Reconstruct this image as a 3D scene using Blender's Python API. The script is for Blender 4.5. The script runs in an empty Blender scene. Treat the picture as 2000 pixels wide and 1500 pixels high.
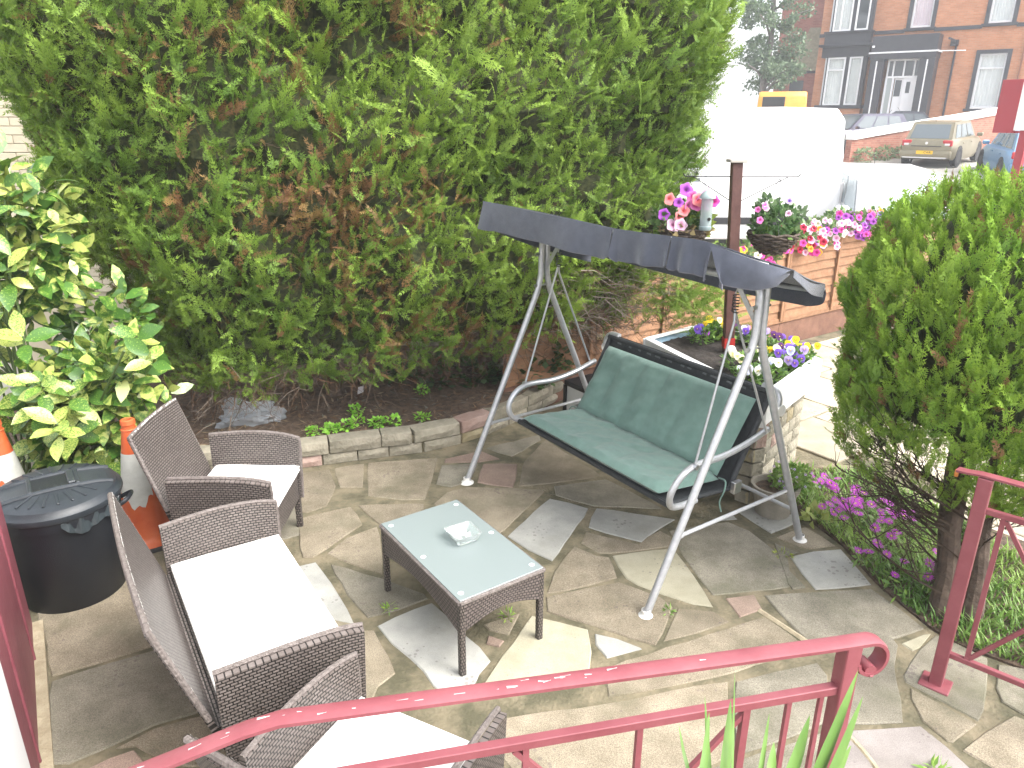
import bpy, bmesh, math, random
import numpy as np
from math import sin, cos, pi, radians, atan2, sqrt
from mathutils import Vector, Matrix

SC = bpy.context.scene
COL = SC.collection
RND = random.Random(11)
NPR = np.random.RandomState(7)

# ------------------------------------------------------------------ camera, sky, sun, exposure
cam_d = bpy.data.cameras.new('camera')
cam_d.sensor_fit = 'HORIZONTAL'
cam_d.sensor_width = 36.0
cam_d.lens = 25.847
cam_d.clip_start = 0.02
cam_d.clip_end = 2000.0
camera = bpy.data.objects.new('camera', cam_d)
COL.objects.link(camera)
_pit, _rol = 0.3471, 0.0043
_F = Vector((0, cos(_pit), -sin(_pit)))
_R = Vector((1, 0, 0))
_U = _R.cross(_F)
_R2 = cos(_rol) * _R + sin(_rol) * _U
_U2 = -sin(_rol) * _R + cos(_rol) * _U
camera.matrix_world = Matrix(((_R2.x, _U2.x, -_F.x, 0), (_R2.y, _U2.y, -_F.y, 0),
                              (_R2.z, _U2.z, -_F.z, 2.274), (0, 0, 0, 1)))
SC.camera = camera

SUN_EL, SUN_AZ = radians(52), radians(-28)      # azimuth measured from +X towards +Y
world = bpy.data.worlds.new('World')
SC.world = world
world.use_nodes = True
wn = world.node_tree
wn.nodes.clear()
w_out = wn.nodes.new('ShaderNodeOutputWorld')
w_bg = wn.nodes.new('ShaderNodeBackground')
w_sky = wn.nodes.new('ShaderNodeTexSky')
w_sky.sky_type = 'NISHITA'
w_sky.sun_disc = False
w_sky.sun_elevation = SUN_EL
w_sky.sun_rotation = pi / 2 - SUN_AZ
w_sky.air_density = 1.0
w_sky.dust_density = 4.0
w_hsv = wn.nodes.new('ShaderNodeHueSaturation')   # a grey, clouded sky
w_hsv.inputs['Saturation'].default_value = 0.25
w_bg.inputs['Strength'].default_value = 0.15
wn.links.new(w_sky.outputs[0], w_hsv.inputs['Color'])
wn.links.new(w_hsv.outputs[0], w_bg.inputs['Color'])
wn.links.new(w_bg.outputs[0], w_out.inputs[0])

sun_d = bpy.data.lights.new('sun', 'SUN')
sun_d.energy = 0.8
sun_d.angle = radians(50)
sun_d.color = (1.0, 0.95, 0.86)
sun = bpy.data.objects.new('sun', sun_d)
COL.objects.link(sun)
_sd = Vector((cos(SUN_EL) * cos(SUN_AZ), cos(SUN_EL) * sin(SUN_AZ), sin(SUN_EL)))
sun.rotation_euler = _sd.to_track_quat('Z', 'Y').to_euler()
sun.location = _sd * 50

vs = SC.view_settings
vs.view_transform = 'Standard'
vs.look = 'None'
vs.exposure = 2.08
vs.gamma = 1.0
vs.use_curve_mapping = False
SC.cycles.max_bounces = 8
SC.cycles.transparent_max_bounces = 12
SC.cycles.use_denoising = True

# ------------------------------------------------------------------ materials
def _rgba(c):
    return (c[0], c[1], c[2], 1.0)

MATS = {}
def mat(name, col, rough=0.6, col2=None, scale=10.0, detail=5.0, lo=0.35, hi=0.65, bump=0.0, bscale=80.0,
        metal=0.0, spec=0.5, var=0.0, trans=0.0, sheen=0.0, coords='Object', sss=0.0):
    if name in MATS:
        return MATS[name]
    m = bpy.data.materials.new(name)
    m.use_nodes = True
    nt = m.node_tree
    b = nt.nodes['Principled BSDF']
    L = nt.links.new
    b.inputs['Roughness'].default_value = rough
    b.inputs['Metallic'].default_value = metal
    b.inputs['Specular IOR Level'].default_value = spec
    b.inputs['Base Color'].default_value = _rgba(col)
    if trans:
        b.inputs['Transmission Weight'].default_value = trans
    if sheen:
        b.inputs['Sheen Weight'].default_value = sheen
    tc = nt.nodes.new('ShaderNodeTexCoord')
    out = None
    if col2 is not None:
        n = nt.nodes.new('ShaderNodeTexNoise')
        n.inputs['Scale'].default_value = scale
        n.inputs['Detail'].default_value = detail
        n.inputs['Roughness'].default_value = 0.62
        L(tc.outputs[coords], n.inputs['Vector'])
        r = nt.nodes.new('ShaderNodeValToRGB')
        r.color_ramp.elements[0].position = lo
        r.color_ramp.elements[1].position = hi
        r.color_ramp.elements[0].color = _rgba(col)
        r.color_ramp.elements[1].color = _rgba(col2)
        L(n.outputs['Fac'], r.inputs['Fac'])
        out = r.outputs['Color']
    if var:
        oi = nt.nodes.new('ShaderNodeObjectInfo')
        mr = nt.nodes.new('ShaderNodeMapRange')
        mr.inputs['To Min'].default_value = 1 - var
        mr.inputs['To Max'].default_value = 1 + var
        L(oi.outputs['Random'], mr.inputs['Value'])
        hs = nt.nodes.new('ShaderNodeHueSaturation')
        L(mr.outputs[0], hs.inputs['Value'])
        if out is None:
            hs.inputs['Color'].default_value = _rgba(col)
        else:
            L(out, hs.inputs['Color'])
        out = hs.outputs['Color']
    if out is not None:
        L(out, b.inputs['Base Color'])
    if bump:
        n2 = nt.nodes.new('ShaderNodeTexNoise')
        n2.inputs['Scale'].default_value = bscale
        n2.inputs['Detail'].default_value = 4
        L(tc.outputs[coords], n2.inputs['Vector'])
        bp = nt.nodes.new('ShaderNodeBump')
        bp.inputs['Strength'].default_value = bump
        bp.inputs['Distance'].default_value = 0.01
        L(n2.outputs['Fac'], bp.inputs['Height'])
        L(bp.outputs[0], b.inputs['Normal'])
    MATS[name] = m
    return m

def attr_mat(name, rough=0.5, spec=0.3, transl=0.0, noise=None):
    """base colour from the mesh's own 'col' attribute (leaf species colours), with light passing through thin leaves"""
    if name in MATS:
        return MATS[name]
    m = bpy.data.materials.new(name)
    m.use_nodes = True
    nt = m.node_tree
    b = nt.nodes['Principled BSDF']
    L = nt.links.new
    a = nt.nodes.new('ShaderNodeAttribute')
    a.attribute_name = 'col'
    L(a.outputs['Color'], b.inputs['Base Color'])
    b.inputs['Roughness'].default_value = rough
    b.inputs['Specular IOR Level'].default_value = spec
    if transl:
        o = nt.nodes['Material Output']
        t = nt.nodes.new('ShaderNodeBsdfTranslucent')
        mx = nt.nodes.new('ShaderNodeMixShader')
        mx.inputs[0].default_value = transl
        L(a.outputs['Color'], t.inputs['Color'])
        L(b.outputs[0], mx.inputs[1])
        L(t.outputs[0], mx.inputs[2])
        L(mx.outputs[0], o.inputs['Surface'])
    MATS[name] = m
    return m

# ------------------------------------------------------------------ mesh helpers
class MB:
    """collects shapes and links them as ONE mesh object"""
    def __init__(self):
        self.v, self.f, self.uv, self.mi = [], [], [], []

    def quad(self, pts, uvs=None, mi=0):
        i = len(self.v)
        self.v += [tuple(p) for p in pts]
        self.f.append(tuple(range(i, i + len(pts))))
        self.uv.append(uvs if uvs else [(0, 0)] * len(pts))
        self.mi.append(mi)

    def face(self, idx, uvs=None, mi=0):
        self.f.append(tuple(idx))
        self.uv.append(uvs if uvs else [(0, 0)] * len(idx))
        self.mi.append(mi)

    def box(self, c, s, M=None, taper=1.0):
        hx, hy, hz = s[0] / 2, s[1] / 2, s[2] / 2
        P = []
        for z in (-hz, hz):
            k = taper if z > 0 else 1.0
            for (x, y) in ((-hx, -hy), (hx, -hy), (hx, hy), (-hx, hy)):
                p = Vector((x * k, y * k, z))
                if M is not None:
                    p = M @ p
                P.append(p + Vector(c))
        i = len(self.v)
        self.v += [tuple(p) for p in P]
        for q in ((0, 3, 2, 1), (4, 5, 6, 7), (0, 1, 5, 4), (1, 2, 6, 5), (2, 3, 7, 6), (3, 0, 4, 7)):
            dims = {(0, 3, 2, 1): (s[1], s[0]), (4, 5, 6, 7): (s[0], s[1]), (0, 1, 5, 4): (s[0], s[2]),
                    (1, 2, 6, 5): (s[1], s[2]), (2, 3, 7, 6): (s[0], s[2]), (3, 0, 4, 7): (s[1], s[2])}[q]
            self.face([i + k for k in q], [(0, 0), (dims[0], 0), dims, (0, dims[1])])
        return self

    def beam(self, a, b, w, h, up=(0, 0, 1)):
        """rectangular bar from a to b, w across, h along 'up'"""
        a, b = Vector(a), Vector(b)
        d = (b - a)
        L = d.length
        d.normalize()
        u = Vector(up)
        s = d.cross(u)
        if s.length < 1e-5:
            u = Vector((1, 0, 0)); s = d.cross(u)
        s.normalize()
        u = s.cross(d)
        M = Matrix((s, d, u)).transposed()
        return self.box((a + b) / 2, (w, L, h), M)

    def tube(self, pts, r, n=8, cap=True):
        pts = [Vector(p) for p in pts]
        rs = r if isinstance(r, (list, tuple)) else [r] * len(pts)
        d0 = (pts[1] - pts[0]).normalized()
        u = d0.orthogonal().normalized()
        base = len(self.v)
        for k, p in enumerate(pts):
            if k == 0: d = pts[1] - pts[0]
            elif k == len(pts) - 1: d = pts[-1] - pts[-2]
            else: d = (pts[k + 1] - pts[k]).normalized() + (pts[k] - pts[k - 1]).normalized()
            d.normalize()
            u = (u - d * u.dot(d))
            if u.length < 1e-6: u = d.orthogonal()
            u.normalize()
            w = d.cross(u)
            for j in range(n):
                a = 2 * pi * j / n
                self.v.append(tuple(p + (u * cos(a) + w * sin(a)) * rs[k]))
        for k in range(len(pts) - 1):
            for j in range(n):
                a, b = base + k * n + j, base + k * n + (j + 1) % n
                self.face([a, b, b + n, a + n])
        if cap:
            self.face([base + j for j in reversed(range(n))])
            self.face([base + (len(pts) - 1) * n + j for j in range(n)])
        return self

    def lathe(self, prof, c=(0, 0, 0), n=24, M=None, close_bottom=False, close_top=False):
        base = len(self.v)
        for (r, z) in prof:
            for j in range(n):
                a = 2 * pi * j / n
                p = Vector((r * cos(a), r * sin(a), z))
                if M is not None: p = M @ p
                self.v.append(tuple(p + Vector(c)))
        for k in range(len(prof) - 1):
            for j in range(n):
                a, b = base + k * n + j, base + k * n + (j + 1) % n
                self.face([a, b, b + n, a + n])
        if close_bottom: self.face([base + j for j in reversed(range(n))])
        if close_top: self.face([base + (len(prof) - 1) * n + j for j in range(n)])
        return self

    def prism(self, poly, z0, z1):
        n = len(poly)
        A = sum(poly[i][0] * poly[(i + 1) % n][1] - poly[(i + 1) % n][0] * poly[i][1] for i in range(n))
        if A < 0: poly = poly[::-1]
        i = len(self.v)
        self.v += [(p[0], p[1], z0) for p in poly] + [(p[0], p[1], z1) for p in poly]
        self.face([i + n + k for k in range(n)])
        self.face([i + k for k in reversed(range(n))])
        for k in range(n):
            self.face([i + k, i + (k + 1) % n, i + n + (k + 1) % n, i + n + k])
        return self

    def grid(self, fn, nu, nv, uvs=(1, 1), flip=False):
        """fn(s,t) -> point, s,t in 0..1"""
        b = len(self.v)
        for j in range(nv + 1):
            for i in range(nu + 1):
                self.v.append(tuple(fn(i / nu, j / nv)))
        for j in range(nv):
            for i in range(nu):
                q = [b + j * (nu + 1) + i, b + j * (nu + 1) + i + 1, b + (j + 1) * (nu + 1) + i + 1, b + (j + 1) * (nu + 1) + i]
                u = [(i / nu * uvs[0], j / nv * uvs[1]), ((i + 1) / nu * uvs[0], j / nv * uvs[1]),
                     ((i + 1) / nu * uvs[0], (j + 1) / nv * uvs[1]), (i / nu * uvs[0], (j + 1) / nv * uvs[1])]
                if flip: q.reverse(); u.reverse()
                self.face(q, u)
        return self

    def mesh(self, name, mats, smooth=True, angle=35, bevel=0.0, bseg=1, solid=0.0, recalc=False):
        me = bpy.data.meshes.new(name)
        me.from_pydata(self.v, [], self.f)
        uvl = me.uv_layers.new(name='UVMap')
        flat = [c for u in self.uv for p in u for c in p]
        uvl.data.foreach_set('uv', flat)
        if not isinstance(mats, (list, tuple)): mats = [mats]
        for m in mats: me.materials.append(m)
        if len(mats) > 1:
            me.polygons.foreach_set('material_index', self.mi)
        if bevel or solid or recalc:
            bm = bmesh.new()
            bm.from_mesh(me)
            if solid:
                bmesh.ops.solidify(bm, geom=bm.faces[:], thickness=solid)
            if recalc:
                bmesh.ops.recalc_face_normals(bm, faces=bm.faces[:])
            if bevel:
                ed = [e for e in bm.edges if len(e.link_faces) == 2 and e.calc_face_angle(0) > radians(30)]
                bmesh.ops.bevel(bm, geom=ed, offset=bevel, segments=bseg, affect='EDGES', profile=0.5, clamp_overlap=True)
            bm.to_mesh(me)
            bm.free()
        if smooth:
            me.polygons.foreach_set('use_smooth', [True] * len(me.polygons))
            me.set_sharp_from_angle(angle=radians(angle))
        me.update()
        return me

    def build(self, name, mats, parent=None, **kw):
        return link(name, self.mesh(name, mats, **kw), parent)

def link(name, me, parent=None):
    o = bpy.data.objects.new(name, me)
    COL.objects.link(o)
    if parent is not None:
        o.parent = parent
    return o

def tag(o, label=None, cat=None, group=None, kind=None):
    if label: o['label'] = label
    if cat: o['category'] = cat
    if group: o['group'] = group
    if kind: o['kind'] = kind
    return o

def empty(name, loc=(0, 0, 0), rz=0.0, label=None, cat=None, group=None, kind=None):
    o = bpy.data.objects.new(name, None)
    COL.objects.link(o)
    o.location = loc
    o.rotation_euler = (0, 0, rz)
    o.empty_display_size = 0.1
    return tag(o, label, cat, group, kind)

def copy_tree(o, parent=None):
    c = o.copy()
    COL.objects.link(c)
    if parent is not None:
        c.parent = parent
    for ch in list(o.children):
        copy_tree(ch, c)
    return c

def arc(pts, n=6):
    """Catmull-Rom through points"""
    P = [Vector(p) for p in pts]
    P = [P[0] * 2 - P[1]] + P + [P[-1] * 2 - P[-2]]
    out = []
    for i in range(1, len(P) - 2):
        for k in range(n):
            t = k / n
            a, b, c, d = P[i - 1], P[i], P[i + 1], P[i + 2]
            out.append(0.5 * ((2 * b) + (c - a) * t + (2 * a - 5 * b + 4 * c - d) * t * t + (3 * b - a - 3 * c + d) * t ** 3))
    out.append(P[-2])
    return out

# ------------------------------------------------------------------ foliage helpers (numpy)
def vnoise(p, seed=0):
    """cheap smooth noise of an (n,3) array, about -1..1"""
    r = np.random.RandomState(seed)
    s = np.zeros(len(p))
    for k in range(7):
        d = r.normal(size=3)
        s += np.sin(p @ d * (1 + 0.25 * k) + r.uniform(0, 6.28))
    return s / 3.2

def spray_template(rng, nside=9, sub=4, width=0.034, droop=0.25, ang=0.75, wide=0.40):
    """flat conifer spray, grows along +Y from 0 to 1, faces +Z. returns verts (n,4,3), tip factor (n,4)"""
    Q, T = [], []
    def blade(p, d, L, w, t0, t1):
        d = np.array(d); d = d / np.linalg.norm(d)
        s = np.array([d[1], -d[0], 0.0])
        a = np.array(p)
        m = a + d * L * 0.45
        Q.append([a, m + s * w, a + d * L, m - s * w])
        T.append([t0, (t0 + t1) / 2, t1, (t0 + t1) / 2])
    for k in range(5):
        blade((0, k / 5.0, 0), (rng.uniform(-.1, .1), 1, 0), 0.26, width * 0.9, k / 6.0, (k + 1) / 6.0 + .1)
    for i in range(nside):
        t = 0.08 + 0.86 * i / nside
        for sgn in (-1, 1):
            if rng.rand() < 0.08: continue
            L = (wide * (1 - t) ** 0.8 + 0.08) * rng.uniform(0.75, 1.15)
            a = ang + rng.uniform(-.15, .15)
            d = np.array([sgn * sin(a), cos(a), 0])
            p = np.array([0, t + rng.uniform(-.02, .02), 0])
            tb = t * 0.6
            blade(p, d, L, width, tb, min(1, tb + 0.45))
            ns = max(1, int(round(sub * L / 0.45)))
            for j in range(ns):
                q = p + d * L * (0.25 + 0.62 * j / ns)
                for s2 in (-1, 1):
                    a2 = a * sgn + s2 * rng.uniform(0.5, 0.8)
                    blade(q, (sin(a2), cos(a2), 0), L * rng.uniform(0.26, 0.42) * (1 - 0.4 * j / ns), width * 0.85, tb + .2, min(1, tb + 0.6))
    Q = np.array(Q, dtype=float)
    T = np.array(T, dtype=float)
    r = np.sqrt(Q[..., 0] ** 2 + Q[..., 1] ** 2)
    Q[..., 2] = -droop * r ** 2 + 0.10 * np.sin(Q[..., 0] * 9 + Q[..., 1] * 5) * np.abs(Q[..., 0])
    return Q, T

def frames(dirs, ups_rand, roll):
    """orthonormal frames (n,3,3) with column 1 along dirs"""
    y = dirs / np.linalg.norm(dirs, axis=1, keepdims=True)
    x = np.cross(y, ups_rand)
    x /= np.linalg.norm(x, axis=1, keepdims=True) + 1e-9
    z = np.cross(x, y)
    c, s = np.cos(roll)[:, None], np.sin(roll)[:, None]
    x2 = x * c + z * s
    z2 = -x * s + z * c
    return np.stack([x2, y, z2], axis=2)

def scatter_quads(name, templates, pos, fr, size, cdark, clight, material, parent=None):
    """one mesh of many leaf sprays; colours per vertex from cdark -> clight along each spray"""
    V, C = [], []
    n = len(pos)
    which = NPR.randint(len(templates), size=n)
    for ti, (Q, T) in enumerate(templates):
        idx = np.where(which == ti)[0]
        if len(idx) == 0: continue
        q = Q.reshape(-1, 3)
        P = np.einsum('nij,mj->nmi', fr[idx], q) * size[idx][:, None, None] + pos[idx][:, None, :]
        t = T.reshape(-1)[None, :, None]
        col = cdark[idx][:, None, :] * (1 - t) + clight[idx][:, None, :] * t
        V.append(P.reshape(-1, 3)); C.append(col.reshape(-1, 3))
    V = np.concatenate(V); C = np.concatenate(C)
    return quads_object(name, V, C, material, parent)

def quads_object(name, V, C, material, parent=None, k=4):
    nq = len(V) // k
    me = bpy.data.meshes.new(name)
    me.vertices.add(len(V))
    me.vertices.foreach_set('co', np.ascontiguousarray(V, dtype=np.float32).ravel())
    me.loops.add(len(V))
    me.loops.foreach_set('vertex_index', np.arange(len(V), dtype=np.int32))
    me.polygons.add(nq)
    me.polygons.foreach_set('loop_start', np.arange(0, len(V), k, dtype=np.int32))
    me.polygons.foreach_set('loop_total', np.full(nq, k, dtype=np.int32))
    a = me.color_attributes.new('col', 'FLOAT_COLOR', 'POINT')
    a.data.foreach_set('color', np.concatenate([C, np.ones((len(C), 1))], axis=1).astype(np.float32).ravel())
    me.materials.append(material)
    me.update(calc_edges=True)
    me.validate()
    return link(name, me, parent)

def set_col(me, c):
    a = me.color_attributes.new('col', 'FLOAT_COLOR', 'POINT')
    a.data.foreach_set('color', np.tile(np.array([c[0], c[1], c[2], 1.0], dtype=np.float32), len(me.vertices)))
SLABS = [
    ('tan', [(-1.011, 4.645), (-0.521, 4.73), (-0.528, 4.51), (-0.539, 4.11), (-0.694, 4.108), (-0.921, 4.155)]),
    ('tan', [(-1.457, 4.477), (-1.244, 4.541), (-1.148, 4.291), (-1.143, 4.021), (-1.248, 3.94), (-1.33, 3.949)]),
    ('tan', [(-1.225, 4.554), (-1.023, 4.637), (-0.962, 4.27), (-1.122, 4.268)]),
    ('tan', [(-1.289, 3.871), (-0.992, 4.028), (-0.874, 3.808), (-0.955, 3.689), (-1.026, 3.551), (-1.083, 3.453), (-1.146, 3.453)]),
    ('tan', [(-0.965, 4.043), (-0.539, 4.068), (-0.541, 3.996), (-0.585, 3.746), (-0.734, 3.727), (-0.779, 3.809)]),
    ('tan', [(-0.49, 4.069), (-0.418, 4.223), (-0.291, 4.296), (0.211, 4.263), (0.219, 4.229), (-0.037, 3.76), (-0.07, 3.707), (-0.22, 3.77), (-0.41, 3.857)]),
    ('grey', [(-0.492, 4.607), (-0.226, 4.64), (-0.249, 4.513), (-0.29, 4.349), (-0.397, 4.275), (-0.503, 4.32)]),
    ('pink', [(-0.203, 4.635), (0.048, 4.638), (0.014, 4.274), (-0.235, 4.345)]),
    ('grey', [(-0.201, 4.89), (0.214, 5.14), (0.223, 5.04), (0.002, 4.743)]),
    ('pink', [(-0.478, 4.703), (-0.217, 4.842), (-0.073, 4.707), (-0.221, 4.658), (-0.478, 4.638)]),
    ('tan', [(0.083, 4.656), (0.256, 5.057), (0.449, 4.722), (0.617, 4.447), (0.259, 4.342), (0.04, 4.294)]),
    ('grey', [(0.27, 4.309), (0.634, 4.418), (0.945, 4.008), (0.51, 4.041), (0.276, 4.177)]),
    ('white', [(0.24, 4.143), (0.483, 4.014), (0.346, 3.71), (0.225, 3.425), (0.095, 3.544), (-0.029, 3.686)]),
    ('white', [(0.52, 4.024), (0.998, 3.887), (0.893, 3.801), (0.809, 3.714), (0.748, 3.62), (0.446, 3.786)]),
    ('tan', [(0.429, 3.749), (0.733, 3.593), (0.789, 3.692), (0.876, 3.768), (0.929, 3.693), (0.918, 3.587), (0.547, 3.513), (0.483, 3.512), (0.389, 3.617)]),
    ('tan', [(0.355, 3.596), (0.469, 3.483), (0.544, 3.484), (0.564, 3.28), (0.39, 3.21), (0.171, 3.135), (0.225, 3.33)]),
    ('cream', [(0.549, 3.497), (0.914, 3.577), (0.964, 3.309), (1.007, 3.034), (0.906, 3.061), (0.768, 3.142), (0.652, 3.221), (0.6, 3.28)]),
    ('grey', [(0.914, 3.762), (1.302, 3.867), (1.399, 3.761), (1.49, 3.526), (1.46, 3.21), (1.015, 3.128), (0.978, 3.327), (0.943, 3.522)]),
    ('tan', [(0.167, 3.119), (0.388, 3.194), (0.564, 3.251), (0.758, 3.12), (0.804, 3.041), (0.665, 2.748), (0.361, 2.91), (0.17, 2.997)]),
    ('tan', [(0.82, 3.041), (0.998, 3.012), (1.06, 2.927), (0.875, 2.847), (0.693, 2.778)]),
    ('cream', [(0.098, 2.976), (0.37, 2.871), (0.366, 2.717), (0.349, 2.58), (0.159, 2.532), (-0.117, 2.46), (-0.131, 2.484)]),
    ('white', [(0.385, 2.848), (0.496, 2.804), (0.61, 2.734), (0.425, 2.663), (0.385, 2.763)]),
    ('white', [(-0.645, 2.89), (-0.393, 3.078), (-0.273, 2.922), (-0.08, 2.652), (-0.14, 2.573), (-0.148, 2.516), (-0.196, 2.433), (-0.269, 2.421), (-0.448, 2.666), (-0.549, 2.765)]),
    ('pink', [(-0.112, 2.832), (-0.021, 2.787), (-0.048, 2.733), (-0.122, 2.758)]),
    ('tan', [(-0.144, 2.901), (0.051, 2.992), (-0.005, 2.816), (-0.107, 2.856)]),
    ('tan', [(-0.717, 2.864), (-0.642, 2.867), (-0.492, 2.571), (-0.558, 2.489), (-0.625, 2.477)]),
    ('white', [(-1.24, 3.311), (-1.057, 3.424), (-0.876, 3.136), (-0.732, 2.885), (-0.858, 2.926), (-1.115, 3.067)]),
    ('grey', [(-0.983, 3.405), (-0.67, 3.27), (-0.436, 3.139), (-0.406, 3.097), (-0.556, 3.006), (-0.694, 2.939), (-0.834, 3.136)]),
    ('tan', [(-1.03, 3.498), (-0.948, 3.667), (-0.79, 3.804), (-0.732, 3.572), (-0.673, 3.297)]),
    ('grey', [(1.273, 3.143), (1.546, 3.167), (1.856, 3.203), (1.913, 3.041), (1.968, 2.879), (1.793, 2.814), (1.573, 2.769), (1.372, 2.759)]),
    ('tan', [(0.404, 2.606), (0.706, 2.747), (1.234, 2.975), (1.361, 2.751), (0.987, 2.59), (0.657, 2.496), (0.399, 2.43)]),
    ('tan', [(-0.072, 2.317), (0.385, 2.402), (0.652, 2.472), (0.94, 2.54), (0.823, 2.126), (0.466, 1.989), (0.08, 1.987), (-0.052, 2.145)]),
    ('grey', [(0.958, 2.534), (1.366, 2.657), (1.376, 2.568), (1.255, 2.298), (0.925, 2.167), (0.844, 2.131)]),
    ('pink', [(1.069, 3.119), (1.24, 3.153), (1.243, 3.022), (1.102, 2.953)]),
    ('white', [(1.529, 3.497), (1.683, 3.548), (1.858, 3.579), (1.878, 3.228), (1.553, 3.181), (1.544, 3.335)]),
    ('white', [(1.377, 3.989), (1.572, 4.118), (1.67, 4.022), (1.743, 3.874), (1.511, 3.721)]),
    ('tan', [(1.519, 3.691), (1.74, 3.815), (1.792, 3.71), (1.844, 3.596), (1.672, 3.562), (1.608, 3.607)]),
    ('white', [(1.219, 3.903), (1.354, 3.967), (1.373, 3.886), (1.236, 3.866)]),
    ('grey', [(1.614, 3.526), (1.518, 3.502), (1.479, 3.343), (1.527, 3.202), (1.438, 3.181), (1.435, 3.229), (1.493, 3.64)]),
    ('grey', [(1.699, 2.572), (1.85, 2.732), (1.992, 2.852), (2.053, 2.785), (2.145, 2.683), (1.935, 2.376), (1.877, 2.305), (1.777, 2.439), (1.685, 2.532)]),
    ('grey', [(1.591, 2.933), (1.782, 2.817), (1.778, 2.764), (1.689, 2.626), (1.66, 2.549), (1.574, 2.299), (1.434, 2.298), (1.318, 2.292), (1.427, 2.583)]),
    ('tan', [(1.694, 2.51), (1.781, 2.401), (1.872, 2.298), (1.716, 2.204), (1.689, 2.208), (1.648, 2.314), (1.665, 2.438)]),
    ('lilac', [(1.297, 2.27), (1.566, 2.284), (1.637, 2.299), (1.679, 2.19), (1.729, 2.059), (1.543, 1.884), (1.013, 1.882)]),
    ('grey', [(2.156, 2.653), (2.26, 2.617), (2.35, 2.576), (2.137, 2.268), (2.083, 2.346), (2.028, 2.419), (2.058, 2.501)]),
    ('tan', [(2.043, 2.356), (2.091, 2.311), (2.142, 2.22), (1.954, 2.002), (1.877, 2.043), (1.797, 2.089), (1.717, 2.172), (1.869, 2.261)]),
    ('cream', [(1.788, 2.783), (1.935, 2.844), (1.985, 2.855), (1.868, 2.751), (1.821, 2.719)]),
    ('tan', [(-2.333, 3.007), (-2.014, 3.273), (-1.929, 3.244), (-1.714, 2.985), (-1.543, 2.781), (-1.773, 2.649), (-1.976, 2.533), (-2.185, 2.83)]),
    ('grey', [(-1.968, 2.516), (-1.765, 2.632), (-1.531, 2.763), (-1.188, 2.456), (-1.174, 2.38), (-1.414, 2.279), (-1.533, 2.169), (-1.642, 2.086), (-1.711, 2.082)]),
    ('pink', [(-1.581, 2.067), (-1.508, 2.12), (-1.435, 2.168), (-1.337, 2.083), (-1.308, 1.994), (-1.478, 1.923)]),
    ('tan', [(-1.518, 2.153), (-1.406, 2.262), (-1.153, 2.361), (-1.006, 2.273), (-1.097, 2.069), (-1.299, 2.099), (-1.433, 2.178)]),
    ('tan', [(-1.36, 3.041), (-1.21, 3.397), (-0.716, 2.852), (-0.558, 2.489), (-0.6, 2.266), (-0.76, 2.429), (-0.914, 2.372), (-1.195, 2.641)]),
    ('grey', [(-2.857, 4.64), (-2.431, 4.727), (-1.641, 4.202), (-1.351, 3.883), (-1.442, 3.599), (-1.842, 3.879), (-2.112, 3.489), (-2.616, 4.06)]),
    ('tan', [(-2.087, 3.439), (-1.826, 3.761), (-1.296, 3.496), (-1.426, 3.082), (-1.653, 2.959)]),
    ('tan', [(-3.105, 3.929), (-2.977, 4.599), (-2.631, 4.027), (-2.155, 3.464), (-2.313, 3.204), (-2.496, 3.159)]),
    ('grey', [(0.171, 1.977), (0.851, 2.114), (1.237, 2.264), (1.027, 1.869), (0.18, 1.826)]),
    ('tan', [(-1.22, 1.858), (-0.977, 2.07), (-0.734, 2.318), (-0.09, 2.121), (0.076, 1.826)]),
    ('grey', [(-1.562, 4.613), (-1.259, 3.883), (-1.182, 3.71), (-1.385, 3.599), (-1.903, 4.2)]),
]
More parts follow.
